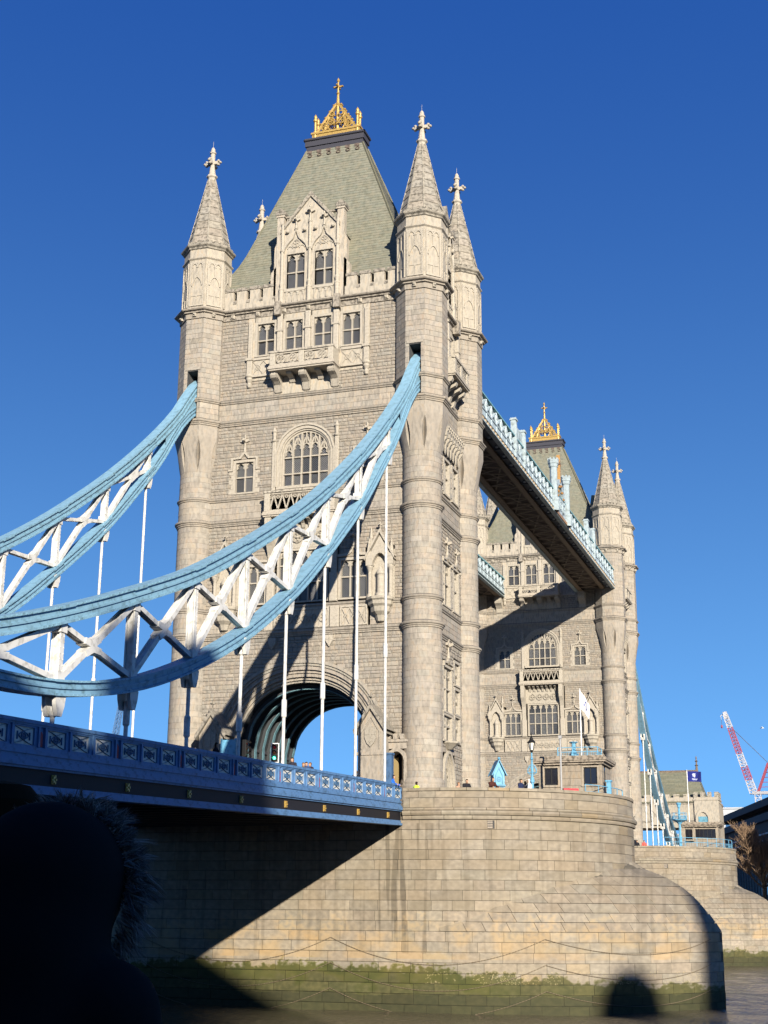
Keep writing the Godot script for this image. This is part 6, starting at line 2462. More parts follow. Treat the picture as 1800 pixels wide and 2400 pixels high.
func kiosk(at: Vector3, label: String) -> void:
	# the pale blue gabled iron housing on the pier
	var T := thing("gabled_housing", label, "housing", at)
	T.rotation.y = 0.5
	var g := gc(SKYB * 1.15)
	g.box(-0.36, 0.36, 0.0, 2.1, -0.4, 0.4)
	g.ext(PackedVector2Array([Vector2(-0.36, 2.1), Vector2(0.36, 2.1), Vector2(0, 2.85)]), -0.4, 0.4, true)
	put(g, "body", "paint", T)
	var r := gc(SKYB)
	for s in [-1, 1]:
		r.beam(Vector3(s * 0.5, 1.98, -0.5), Vector3(s * 0.0, 2.98, -0.5), 0.05, 0.08, Vector3.BACK)
		r.qo(Vector3(s * 0.5, 2.0, 0.5), Vector3(0, 3.0, 0.5), Vector3(0, 3.0, -0.5), Vector3(s * 0.5, 2.0, -0.5), Vector3(s, 1, 0))
		r.beam(Vector3(s * 0.5, 1.98, 0.5), Vector3(0, 2.98, 0.5), 0.05, 0.1, Vector3.BACK)
	crocket(r, Vector3(0, 3.05, 0.45), 0.12)
	put(r, "roof", "paint", T)
	var p := gc(SKYB * 0.8)
	p.band(PackedVector2Array([Vector2(-0.25, 1.45), Vector2(-0.25, 2.0), Vector2(0, 2.5), Vector2(0.25, 2.0), Vector2(0.25, 1.45)]), PackedVector2Array([Vector2(-0.2, 1.45), Vector2(-0.2, 1.98), Vector2(0, 2.4), Vector2(0.2, 1.98), Vector2(0.2, 1.45)]), 0.4, 0.45)
	foils(p, Vector2(0, 1.75), 0.16, 0.4, 0.44)
	p.box(-0.42, 0.42, 1.3, 1.4, 0.3, 0.5)
	put(p, "ornament", "paint", T)
	for i in 2:
		for j in 2:
			var v := gc(Color(0.05, 0.1, 0.13))
			v.box(-0.3 + i * 0.32, -0.02 + i * 0.32, 0.85 + j * 0.22, 1.03 + j * 0.22, 0.4, 0.42)
			put(v, "vent", "iron", T)

func flag(at: Vector3, h: float, label: String, white: bool) -> void:
	var T := thing("flagpole", label, "flag", at, "flags flying on the cabins")
	var g := gc(Color(0.78, 0.78, 0.76))
	g.tube([Vector3.ZERO, Vector3(0, h, 0)], 0.045, 8)
	g.lathe([Vector2(0, h - 0.02), Vector2(0.07, h + 0.04), Vector2(0, h + 0.12)], 8, Vector3.ZERO)
	put(g, "pole", "paint", T)
	# printed cloth: an emblem and lines
	var im := Image.create(96, 64, false, Image.FORMAT_RGB8)
	var blue := Color(0.12, 0.2, 0.5)
	im.fill(Color(0.86, 0.86, 0.86) if white else Color(0.07, 0.12, 0.42))
	var ink := blue if white else Color(0.85, 0.87, 0.92)
	if white:
		for k in 26:
			var a := k / 26.0
			im.fill_rect(Rect2i(int(24 + 46 * a), int(26 + 12 * sin(a * 9.0)), 5, 6), ink)
		im.fill_rect(Rect2i(40, 14, 8, 9), ink)
		im.fill_rect(Rect2i(62, 40, 9, 5), ink)
	else:
		for k in 5:
			im.fill_rect(Rect2i(36 + k * 2, 14 + k * 5, 20 - k * 3, 3), ink)
		im.fill_rect(Rect2i(36, 14, 4, 18), ink)
		im.fill_rect(Rect2i(30, 46, 38, 3), ink)
		im.fill_rect(Rect2i(34, 52, 30, 2), ink)
	var m := StandardMaterial3D.new()
	m.albedo_texture = ImageTexture.create_from_image(im)
	m.roughness = 0.9
	m.backlight_enabled = true
	m.backlight = Color(0.25, 0.25, 0.25)
	m.cull_mode = BaseMaterial3D.CULL_DISABLED
	M["flag_cloth"] = m
	var c := G.new()
	var nx := 14
	var ny := 10
	var W := 1.9
	var H := 1.2 if white else 1.25
	var pt := func(i: int, j: int) -> Vector3:
		var u := float(i) / nx
		var v := float(j) / ny
		if white:
			# hanging limp: the fly falls in folds towards the foot of the pole
			return Vector3(0.05 + 0.62 * u - 0.1 * v * u, h - 0.1 - v * H * (1 - 0.25 * u) - 1.0 * pow(u, 1.2), 0.12 * sin(u * 9.0 + v * 2.0) * u)
		return Vector3(0.05 + W * 0.88 * u, h - 0.08 - v * H - 0.1 * u * u, 0.16 * sin(u * 7.0 + v * 1.5) * u)
	for i in nx:
		for j in ny:
			var q := [pt.call(i, j), pt.call(i, j + 1), pt.call(i + 1, j + 1), pt.call(i + 1, j)]
			var w := [Vector2(i, j), Vector2(i, j + 1), Vector2(i + 1, j + 1), Vector2(i + 1, j)]
			for s in [[0, 1, 2], [0, 2, 3]]:
				c.tri(q[s[0]], q[s[1]], q[s[2]])
				for k in [s[0], s[2], s[1]]:
					c.uv.append(w[k] / Vector2(nx, ny))
	put(c, "cloth", "flag_cloth", T)

func traffic_light(at: Vector3, turn: float, board: bool, label: String) -> void:
	var T := thing("traffic_light", label, "traffic light", at, "traffic lights on the bridge")
	T.rotation.y = turn
	var p := gc(Color(0.06, 0.06, 0.065))
	p.tube([Vector3.ZERO, Vector3(0, 3.1, 0)], 0.06, 8)
	put(p, "pole", "iron", T)
	var b := gc(Color(0.015, 0.015, 0.015))
	b.bev(-0.17, 0.17, 3.05, 4.15, 0.0, 0.2, 0.03)
	b.box(-0.17, 0.17, 3.05, 4.15, -0.06, 0.0)
	put(b, "housing", "iron", T)
	if board:
		var w := gc(Color(0.75, 0.75, 0.73))
		for q in [[-0.27, -0.22, 2.95, 4.25], [0.22, 0.27, 2.95, 4.25], [-0.22, 0.22, 4.2, 4.25], [-0.22, 0.22, 2.95, 3.0]]:
			w.box(q[0], q[1], q[2], q[3], -0.02, 0.02)
		w.col = Color(0.02, 0.02, 0.02)
		w.box(-0.22, 0.22, 3.0, 4.2, -0.03, -0.01)
		put(w, "backing_board", "paint", T)
	for i in 3:
		var y := 3.25 + i * 0.35
		var h := gc(Color(0.015, 0.015, 0.015))
		h.t = Transform3D(Basis(Vector3.RIGHT, PI / 2), Vector3(0, y, 0.2))
		h.lathe([Vector2(0.135, 0), Vector2(0.15, 0.22)], 10, Vector3.ZERO, 0, true, PI * 0.5, PI * 1.5)
		put(h, "visor", "iron", T)
		var l := gc([Color(0.2, 1.0, 0.8) if board else Color(0.01, 0.03, 0.02), Color(0.03, 0.015, 0.004), Color(0.03, 0.003, 0.003)][i])
		l.t = Transform3D(Basis(Vector3.RIGHT, PI / 2), Vector3(0, y, 0.2))
		l.lathe([Vector2(0.12, 0), Vector2(0.1, 0.03), Vector2(0, 0.045)], 10, Vector3.ZERO)
		put(l, "signal_lens", "signal" if i == 0 and board else "glass", T)
	if board:
		var li := OmniLight3D.new()
		li.name = "signal_glow"
		T.add_child(li)
		li.position = Vector3(0, 3.25, 0.34)
		li.light_color = Color(0.25, 1.0, 0.8)
		li.light_energy = 0.05
		li.light_size = 0.1
		li.omni_range = 20.0
		li.omni_attenuation = 2.0
		li.shadow_enabled = true

# ---------------------------------------------------------------- beyond the bridge
func abutment(at: Vector3) -> void:
	var T := thing("abutment_tower", "low stone gatehouse with steep green slate roof behind the far chain", "gatehouse", at)
	var st := DRESS * 0.9
	var g := gc(st)
	g.box(-12.6, -5.5, -8, 13.2, -9, 0)
	g.box(5.5, 12.6, -8, 13.2, -9, 0)
	g.box(-5.5, 5.5, 8.5, 13.2, -9, 0)
	put(g, "wall", "stone", T)
	var sc := gc(st * 0.95)
	for y in [5.0, 9.4, 12.6]:
		sc.t = Transform3D.IDENTITY
		moulding(sc, P_SMALL, -12.7, 12.7, y)
		sc.t = fac(Vector3.FORWARD, Vector3.RIGHT, Vector3(12.6, 0, 0))
		moulding(sc, P_SMALL, -0.1, 9.0, y)
	put(sc, "string_course", "weathered", T)
	var r := G.new()
	for i in 22:
		var a := i / 22.0
		var b := (i + 1) / 22.0
		for side in 4:
			r.t = Transform3D(Basis(Vector3.UP, side * PI / 2), Vector3(0, 0, -4.5))
			var la := lerpf(10.4, 8.6, a) if side % 2 == 0 else lerpf(4.7, 0.3, a)
			var lb := lerpf(10.4, 8.6, b) if side % 2 == 0 else lerpf(4.7, 0.3, b)
			var da := lerpf(4.7, 0.3, a) if side % 2 == 0 else lerpf(10.4, 8.6, a)
			var db := lerpf(4.7, 0.3, b) if side % 2 == 0 else lerpf(10.4, 8.6, b)
			for k in 12:
				r.col = tone(Color(0.17, 0.167, 0.135), 0.12)
				var f0 := k / 12.0
				var f1 := (k + 1) / 12.0
				r.q(Vector3(lerpf(-la, la, f0), lerpf(13.0, 19.0, a), da + 0.03), Vector3(lerpf(-la, la, f1), lerpf(13.0, 19.0, a), da + 0.03), Vector3(lerpf(-lb, lb, f1), lerpf(13.0, 19.0, b), db), Vector3(lerpf(-lb, lb, f0), lerpf(13.0, 19.0, b), db))
	put(r, "roof", "slate", T)
	var rg := gc(Color(0.16, 0.12, 0.09))
	rg.box(-8.7, 8.7, 18.7, 19.25, -4.9, -4.1)
	rg.lathe([Vector2(0.35, 18.6), Vector2(0.2, 20.0), Vector2(0.4, 20.1), Vector2(0.15, 20.3), Vector2(0.15, 20.8), Vector2(0.35, 20.9), Vector2(0.1, 21.1), Vector2(0.14, 21.6), Vector2(0, 21.9)], 6, Vector3(8.6, 0, -4.5))
	put(rg, "ridge", "weathered", T)
	for s in [-1, 1]:
		var n := sub("turret", T)
		var q := gc(DRESS * 0.95)
		q.box(s * 10.5 - 2.2, s * 10.5 + 2.2, -8, 13.9, -5.0, 0.35)
		q.box(s * 10.5 - 2.3, s * 10.5 + 2.3, 13.3, 13.55, -5.1, 0.45)
		put(q, "wall", "stone", n)
		for i in 4:
			var m := gc(DRESS * 0.85)
			m.box(s * 10.5 - 2.25 + i * 1.25, s * 10.5 - 1.5 + i * 1.25, 13.9, 14.8, -0.05, 0.4)
			put(m, "merlon", "weathered", n)
		for i in 4:
			var m := gc(DRESS * 0.85)
			m.box(s * 10.5 + 1.95, s * 10.5 + 2.25, 13.9, 14.8, -0.85 - i * 1.25, -0.1 - i * 1.25)
			put(m, "merlon", "weathered", n)
		var w := gc(DRESS)
		var t := fac(Vector3.RIGHT, Vector3.BACK, Vector3(s * 9.8, 0, 0.35))
		w.t = t
		var a := arch_curve(0, 0.9, 10.2, 1.0, 7, 0.8)
		var b := arch_curve(0, 1.3, 10.3, 1.5, 7, 0.8)
		a.insert(0, Vector2(-0.9, 8.8)); a.append(Vector2(0.9, 8.8))
		b.insert(0, Vector2(-1.3, 8.8)); b.append(Vector2(1.3, 8.8))
		w.band(b, a, -0.1, 0.25)
		put(w, "window_hood", "carved", n)
		var gl := gc(Color(0.1, 0.25, 0.33))
		gl.t = t
		gl.box(-0.85, 0.85, 8.9, 10.4, 0.02, 0.06)
		put(gl, "window", "paint", n)
	var d := sub("dormer", T)
	var dg := gc(Color(0.09, 0.085, 0.07))
	dg.box(5.1, 6.7, 12.8, 14.3, -1.8, 0.1)
	put(dg, "wall", "wood", d)
	var dr := gc(Color(0.2, 0.19, 0.13))
	dr.qo(Vector3(4.8, 14.2, 0.3), Vector3(7.0, 14.2, 0.3), Vector3(6.5, 15.3, -1.8), Vector3(5.3, 15.3, -1.8), Vector3(0, 1, 1))
	put(dr, "roof", "slate", d)
	var p := gc(DRESS * 0.95)
	p.box(-8.2, 8.2, 13.2, 13.9, -0.3, 0.2)
	for i in 9:
		p.box(-8.0 + i * 1.8, -6.9 + i * 1.8, 13.9, 14.5, -0.25, 0.15)
	put(p, "parapet", "stone", T)
	var vn := sub("oriel", T)
	var o := gc(DRESS)
	o.ext(PackedVector2Array([Vector2(0.5, 9.0), Vector2(3.2, 9.0), Vector2(3.2, 13.6), Vector2(1.85, 16.0), Vector2(0.5, 13.6)]), 0.0, 0.5)
	foils(o, Vector2(1.85, 13.2), 0.8, 0.5, 0.65)
	lozenges(o, 0.7, 3.0, 10.0, 11.6, 2, 0.5, 0.62)
	put(o, "gable", "carved", vn)

func lattice_jib(g: G, a: Vector3, b: Vector3, w0: float, w1: float, n: int, th: float, cols: Array) -> void:
	var d := (b - a).normalized()
	var s := d.cross(Vector3.BACK).normalized()
	var u := s.cross(d).normalized()
	for i in n:
		g.col = cols[int(float(i) / n * cols.size())]
		var f0 := float(i) / n
		var f1 := float(i + 1) / n
		var c0 := []
		var c1 := []
		for k in [[-1, -1], [1, -1], [1, 1], [-1, 1]]:
			c0.append(a.lerp(b, f0) + (s * k[0] + u * k[1]) * lerpf(w0, w1, f0))
			c1.append(a.lerp(b, f1) + (s * k[0] + u * k[1]) * lerpf(w0, w1, f1))
		for k in 4:
			g.beam(c0[k], c1[k], th, th, u)
			g.beam(c0[k], c1[(k + 1) % 4], th * 0.6, th * 0.6, u)
			g.beam(c0[k], c0[(k + 1) % 4], th * 0.6, th * 0.6, d)

func red_crane() -> void:
	var T := thing("tower_crane", "red and white luffing crane with raised lattice jib beyond the dark building", "crane", Vector3(3.0, -4.0, -420))
	var red := Color(0.27, 0.06, 0.09)
	var wht := Color(0.38, 0.38, 0.4)
	var j := G.new()
	lattice_jib(j, Vector3(-1.0, 38.4, 0), Vector3(-9.2, 66.4, 0), 1.25, 0.75, 24, 0.3, [wht, red, wht, red, red, wht])
	put(j, "jib", "paint", T)
	var hd := gc(wht)
	hd.beam(Vector3(-9.0, 65.0, 0), Vector3(-9.4, 67.4, 0), 1.4, 1.4)
	hd.beam(Vector3(-9.3, 67.0, 0), Vector3(-11.0, 66.0, 0), 0.25, 0.25)
	hd.beam(Vector3(-11.0, 66.0, 0), Vector3(-10.6, 64.8, 0), 0.2, 0.2)
	put(hd, "jib_head", "paint", T)
	var m := G.new()
	lattice_jib(m, Vector3(0.4, 0, 0), Vector3(0.4, 38.4, 0), 1.0, 1.0, 22, 0.28, [wht])
	put(m, "mast", "paint", T)
	var a := gc(red)
	a.beam(Vector3(0.5, 38.8, -0.8), Vector3(4.6, 48.8, 0), 0.8, 0.8)
	a.beam(Vector3(6.8, 38.8, 0.8), Vector3(4.6, 48.8, 0), 0.7, 0.7)
	for i in 6:
		var f := i / 6.0
		a.beam(Vector3(lerpf(0.5, 4.6, f), lerpf(38.8, 48.8, f), -0.8), Vector3(lerpf(6.8, 4.6, f), lerpf(38.8, 48.8, f), 0.8), 0.2, 0.2)
	put(a, "a_frame", "paint", T)
	var b := gc(Color(0.3, 0.3, 0.32))
	b.box(-1.5, 9.0, 37.9, 38.9, -1.2, 1.2)
	put(b, "slewing_deck", "paint", T)
	var c := gc(Color(0.1, 0.1, 0.12))
	for z in [-0.5, 0.5]:
		c.tube([Vector3(-7.0, 61.3, z), Vector3(4.6, 48.8, z * 0.3)], 0.09, 4)
	c.tube([Vector3(-10.7, 65.0, 0), Vector3(-10.7, 62.6, 0)], 0.06, 4)
	put(c, "cable", "iron", T)
	var h := gc(red)
	h.lathe([Vector2(0, 61.4), Vector2(0.4, 61.9), Vector2(0.3, 62.7), Vector2(0, 62.8)], 6, Vector3(-10.7, 0, 0))
	put(h, "hook_block", "paint", T)

func blue_crane() -> void:
	var T := thing("tower_crane", "small blue crane jib seen far off under the near chain", "crane", Vector3(-217, -4.0, -350))
	var g := G.new()
	lattice_jib(g, Vector3(-1.5, 30, 0), Vector3(4.0, 69.5, 0), 1.3, 0.6, 22, 0.3, [Color(0.08, 0.16, 0.3)])
	put(g, "jib", "paint", T)
	var m := G.new()
	lattice_jib(m, Vector3(-1.5, 0, 0), Vector3(-1.5, 30, 0), 1.0, 1.0, 14, 0.3, [Color(0.08, 0.16, 0.3)])
	put(m, "mast", "paint", T)

func bare_tree(at: Vector3, h: float, label: String, sd: int) -> void:
	var T := thing("bare_tree", label, "tree", at, "bare winter trees on the far bank")
	var r := RandomNumberGenerator.new()
	r.seed = sd
	var tr := gc(Color(0.14, 0.1, 0.065))
	var tw := gc(Color(0.21, 0.14, 0.085))
	tr.lathe([Vector2(0.5, -0.3), Vector2(0.38, 1.0), Vector2(0.33, h * 0.28)], 9, Vector3.ZERO)
	var tips := []
	var limbs := [[Vector3(0, h * 0.22, 0), Vector3(0, 1, 0), 0.33, h * 0.3, 0]]
	for i in 16:
		var a := i * 2.4
		limbs.append([Vector3(0, h * (0.1 + 0.013 * i), 0), Vector3(sin(a), 0.75 + 0.04 * i, cos(a)).normalized(), 0.17, h * 0.29, 1])
	while limbs.size():
		var l: Array = limbs.pop_back()
		var p: Vector3 = l[0]
		var d: Vector3 = l[1]
		var pts := [p]
		for k in 3:
			d = (d + Vector3(r.randf_range(-0.22, 0.22), 0.1, r.randf_range(-0.22, 0.22))).normalized()
			p += d * l[3] / 3.0
			pts.append(p)
		(tr if l[4] < 2 else tw).tube(pts, maxf(l[2], 0.026), 5 if l[4] < 2 else 3)
		if l[4] < 4:
			var n := 5 if l[4] < 3 else 10
			for k in n:
				var b: Vector3 = pts[1 + (k % 3)]
				var nd := (d + Vector3(r.randf_range(-0.9, 0.9), r.randf_range(-0.25, 0.55), r.randf_range(-0.9, 0.9))).normalized()
				limbs.append([b, nd, l[2] * 0.5, l[3] * 0.62, l[4] + 1])
	put(tr, "trunk", "twig", T)
	put(tw, "crown", "twig", T)

func office_block() -> void:
	# long dark block on the far bank, seen along its shaded side
	var T := thing("office_block", "long dark office building with pale ledges behind the bare tree", "building", Vector3(0.6, -4.0, -300))
	T.rotation.y = atan2(17.4, 70.0)
	# local: +z runs towards the viewer along the facade, -x is the visible face
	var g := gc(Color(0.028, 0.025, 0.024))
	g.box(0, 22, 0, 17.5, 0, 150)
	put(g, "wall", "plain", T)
	for y in [17.5, 20.6]:
		var l := gc(Color(0.03, 0.03, 0.032))
		l.box(-0.8, 22.4, y, y + 1.6, -0.5, 150)
		put(l, "ledge", "plain", T)
	for y in [13.2, 14.6]:
		var l := gc(Color(0.45, 0.46, 0.48))
		l.box(-0.5, 0, y, y + 0.3, 4, 150)
		put(l, "balcony_rail", "paint", T)
	var u := gc(Color(0.02, 0.022, 0.026))
	u.box(1.5, 21, 19.1, 20.6, 0, 150)
	put(u, "penthouse", "glass", T)
	for i in 40:
		var n := sub("window", T)
		var z := 3.0 + i * 3.6
		var w := gc(Color(0.012, 0.012, 0.014))
		w.box(-0.06, 0, 1.5, 11.5, z - 0.8, z + 0.8)
		put(w, "pane", "glass", n)
		var a := gc(Color(0.06, 0.05, 0.045))
		a.t = fac(Vector3.BACK, Vector3.LEFT, Vector3(0, 0, z))
		var c := arch_curve(0, 0.9, 11.5, 1.2, 6, 0.2)
		var c2 := PackedVector2Array()
		for q in c:
			c2.append(q * Vector2(1.25, 1) + Vector2(0, 0.35))
		a.band(c2, c, 0, 0.2)
		put(a, "arch", "plain", n)
	var rf := gc(Color(0.2, 0.18, 0.15))
	rf.ext(PackedVector2Array([Vector2(3, 22.0), Vector2(20, 22.0), Vector2(17, 26.0), Vector2(8, 26.5)]), 62, 110, true)
	put(rf, "roof_plant", "plain", T)

func far_block(at: Vector3, w: float, h: float, d: float, col: Color, label: String) -> void:
	var T := thing("distant_building", label, "building", at, "low buildings on the far bank")
	var g := gc(col)
	g.box(-w * 0.5, w * 0.5, 0, h, -d, 0)
	put(g, "wall", "plain", T)
	var p := gc(col * 0.9)
	p.box(-w * 0.5 - 0.3, w * 0.5 + 0.3, h, h + 0.5, -d - 0.3, 0.3)
	put(p, "parapet", "plain", T)
	for i in int(w / 2.2):
		for j in int(h / 3.4):
			var x := -w * 0.5 + 1.2 + i * 2.2
			var q := gc(Color(0.05, 0.06, 0.08))
			q.box(x - 0.6, x + 0.6, 1.0 + j * 3.4, 2.8 + j * 3.4, -0.1, 0.05)
			put(q, "window", "glass", T)

# ---------------------------------------------------------------- the near bank, behind the viewer: what throws the long shade
func warehouse(at: Vector3, w: float, h: float, d: float, label: String, gable := []) -> Node3D:
	var T := thing("warehouse", label, "warehouse", at, "brick warehouses on the near bank")
	var col := Color(0.27, 0.16, 0.09)
	var g := gc(col)
	g.box(0, w, 0, h, 0, d)
	put(g, "wall", "stone", T)
	var r := gc(Color(0.12, 0.12, 0.13))
	if gable.size():
		r.ext(PackedVector2Array(gable), 0.0, d, true)
	else:
		r.box(-0.2, w + 0.2, h, h + 0.5, -0.2, d + 0.2)
	put(r, "roof", "slate", T)
	for j in int(h / 4.2):
		for i in int(w / 3.2):
			var x := 1.6 + i * 3.2
			var n := gc(Color(0.03, 0.035, 0.04))
			n.box(x - 0.7, x + 0.7, 1.2 + j * 4.2, 3.4 + j * 4.2, -0.05, 0.1)
			put(n, "window", "glass", T)
	return T

# ---------------------------------------------------------------- people: one continuous skin round a skeleton
func skin(bones: Array, cell: float, k: float) -> Dictionary:
	# bones: [a, b, ra, rb, region]; surface nets on the smooth union of tapered capsules
	var lo := Vector3.INF
	var hi := -Vector3.INF
	for b in bones:
		for e in [[b[0], b[2]], [b[1], b[3]]]:
			lo = lo.min(e[0] - Vector3.ONE * (e[1] + cell * 2.0))
			hi = hi.max(e[0] + Vector3.ONE * (e[1] + cell * 2.0))
	var n := Vector3i(((hi - lo) / cell).ceil())
	var sx := n.x + 1
	var sy := n.y + 1
	var sz := n.z + 1
	var f := PackedFloat32Array()
	f.resize(sx * sy * sz)
	f.fill(1.0)
	for b in bones:
		var a: Vector3 = b[0]
		var d: Vector3 = b[1] - a
		var dd := maxf(d.length_squared(), 1e-8)
		var rm := maxf(b[2], b[3]) + cell * 3.0 + k
		var bl := a.min(b[1]) - Vector3.ONE * rm
		var bh := a.max(b[1]) + Vector3.ONE * rm
		var i0 := Vector3i(((bl - lo) / cell).floor()).clamp(Vector3i.ZERO, n)
		var i1 := Vector3i(((bh - lo) / cell).ceil()).clamp(Vector3i.ZERO, n)
		for z in range(i0.z, i1.z + 1):
			for y in range(i0.y, i1.y + 1):
				for x in range(i0.x, i1.x + 1):
					var p := lo + Vector3(x, y, z) * cell
					var t := clampf((p - a).dot(d) / dd, 0.0, 1.0)
					var e := p.distance_to(a + d * t) - lerpf(b[2], b[3], t)
					var at := x + sx * (y + sy * z)
					var o := f[at]
					var h := maxf(k - absf(o - e), 0.0) / k
					f[at] = minf(o, e) - h * h * k * 0.25
	var vid := PackedInt32Array()
	vid.resize(sx * sy * sz)
	vid.fill(-1)
	var vs := PackedVector3Array()
	var rg := PackedInt32Array()
	var corner := [Vector3i(0, 0, 0), Vector3i(1, 0, 0), Vector3i(0, 1, 0), Vector3i(1, 1, 0), Vector3i(0, 0, 1), Vector3i(1, 0, 1), Vector3i(0, 1, 1), Vector3i(1, 1, 1)]
	var off := []
	for c in corner:
		off.append(c.x + sx * (c.y + sy * c.z))
	var edges := [[0, 1], [2, 3], [4, 5], [6, 7], [0, 2], [1, 3], [4, 6], [5, 7], [0, 4], [1, 5], [2, 6], [3, 7]]
	for z in n.z:
		for y in n.y:
			for x in n.x:
				var at := x + sx * (y + sy * z)
				var neg := 0
				for c in 8:
					if f[at + off[c]] < 0.0:
						neg += 1
				if neg == 0 or neg == 8:
					continue
				var s := Vector3.ZERO
				var m := 0
				for e in edges:
					var u := f[at + off[e[0]]]
					var v := f[at + off[e[1]]]
					if (u < 0.0) != (v < 0.0):
						s += Vector3(corner[e[0]]).lerp(Vector3(corner[e[1]]), u / (u - v))
						m += 1
				var p := lo + (Vector3(x, y, z) + s / m) * cell
				vid[at] = vs.size()
				vs.append(p)
				var best := 1e9
				var reg := 0
				for b in bones:
					var d: Vector3 = b[1] - b[0]
					var t := clampf((p - b[0]).dot(d) / maxf(d.length_squared(), 1e-8), 0.0, 1.0)
					var e := p.distance_to(b[0] + d * t) - lerpf(b[2], b[3], t)
					if e < best:
						best = e
						reg = b[4]
				rg.append(reg)
	var idx := PackedInt32Array()
	var ax := [1, sx, sx * sy]
	for z in range(1, n.z):
		for y in range(1, n.y):
			for x in range(1, n.x):
				var at := x + sx * (y + sy * z)
				for d in 3:
					var u := f[at]
					var v := f[at + ax[d]]
					if (u < 0.0) == (v < 0.0):
						continue
					var b1: int = ax[(d + 1) % 3]
					var b2: int = ax[(d + 2) % 3]
					var q := [vid[at], vid[at - b1], vid[at - b1 - b2], vid[at - b2]]
					if q.min() < 0:
						continue
					if u < 0.0:
						idx.append_array([q[0], q[2], q[1], q[0], q[3], q[2]])
					else:
						idx.append_array([q[0], q[1], q[2], q[0], q[2], q[3]])
	var nor := PackedVector3Array()
	nor.resize(vs.size())
	for i in range(0, idx.size(), 3):
		# clockwise winding: the outward normal is the reverse of the usual cross product
		var fn := (vs[idx[i + 2]] - vs[idx[i]]).cross(vs[idx[i + 1]] - vs[idx[i]])
		for j in 3:
			nor[idx[i + j]] += fn
	for i in nor.size():
		nor[i] = nor[i].normalized()
	return {"v": vs, "n": nor, "i": idx, "r": rg}

func dress(s: Dictionary, cols: Array, head: Vector3) -> ArrayMesh:
	var c := PackedColorArray()
	for i in s.v.size():
		var r: int = s.r[i]
		if r == 0 and s.v[i].distance_to(head) < 0.2 and (s.v[i].z < head.z + 0.02 or s.v[i].y > head.y + 0.055):
			r = 1
		c.append(cols[r])
	var a := []
	a.resize(Mesh.ARRAY_MAX)
	a[Mesh.ARRAY_VERTEX] = s.v
	a[Mesh.ARRAY_NORMAL] = s.n
	a[Mesh.ARRAY_COLOR] = c
	a[Mesh.ARRAY_INDEX] = s.i
	var m := ArrayMesh.new()
	m.add_surface_from_arrays(Mesh.PRIMITIVE_TRIANGLES, a)
	m.surface_set_material(0, M.cloth)
	return m

func skeleton(lean: float, arms: float) -> Array:
	# a standing adult, 1.74 m; lean tips the trunk forward, arms lifts the hands to a rail
	var hip := Vector3(0, 0.92, 0)
	var ch := hip + Vector3(0, 0.42 * cos(lean), 0.42 * sin(lean))
	var nk := ch + Vector3(0, 0.16 * cos(lean), 0.16 * sin(lean))
	var hd := nk + Vector3(0, 0.15, 0.03 + 0.05 * sin(lean))
	var b := [[hip, ch, 0.15, 0.165, 2], [ch, nk, 0.16, 0.07, 2], [nk, hd, 0.055, 0.06, 0], [hd + Vector3(0, -0.03, 0.015), hd + Vector3(0, 0.05, -0.01), 0.085, 0.1, 0], [hd + Vector3(0, -0.02, 0.1), hd + Vector3(0, 0.0, 0.1), 0.018, 0.012, 0]]
	for s in [-1, 1]:
		var sh := ch + Vector3(s * 0.19, 0.08, 0)
		var el := sh + Vector3(s * 0.07, -0.27 + 0.05 * arms, 0.02 + 0.12 * arms)
		var wr := el + Vector3(-s * 0.02 * arms, -0.24 + 0.2 * arms, 0.06 + 0.2 * arms)
		b.append([ch + Vector3(s * 0.06, 0.06, 0), sh, 0.11, 0.085, 2])
		b.append([sh, el, 0.075, 0.06, 2])
		b.append([el, wr, 0.06, 0.045, 2])
		b.append([wr, wr + Vector3(0, -0.08 + 0.06 * arms, 0.03 + 0.05 * arms), 0.04, 0.03, 0])
		var hj := hip + Vector3(s * 0.1, -0.02, 0)
		var kn := Vector3(s * 0.11, 0.5, 0.03)
		var an := Vector3(s * 0.12, 0.09, -0.02)
		b.append([hip + Vector3(s * 0.04, 0, 0), hj, 0.14, 0.12, 2])
		b.append([hj, kn, 0.11, 0.075, 3])
		b.append([kn, an, 0.07, 0.05, 3])
		b.append([an + Vector3(0, -0.03, 0), an + Vector3(0, -0.05, 0.14), 0.05, 0.04, 4])
	return b

var skins := {}
func person(at: Vector3, turn: float, pose: String, coat: Color, hair: Color, label: String, h := 1.74) -> void:
	if not skins.has(pose):
		var l := 0.35 if pose == "lean" else 0.03
		var a := 1.0 if pose == "lean" else 0.25
		skins[pose] = [skin(skeleton(l, a), 0.035, 0.05), skeleton(l, a)[2][1]]
	var o := MeshInstance3D.new()
	o.name = numbered("person")
	o.mesh = dress(skins[pose][0], [Color(0.36, 0.22, 0.15), hair, coat, Color(0.025, 0.027, 0.035), Color(0.03, 0.025, 0.02)], skins[pose][1])
	add_child(o)
	o.position = at
	o.rotation.y = turn
	o.scale = Vector3.ONE * h / 1.74
	tag(o, label, "person", "people on the bridge")

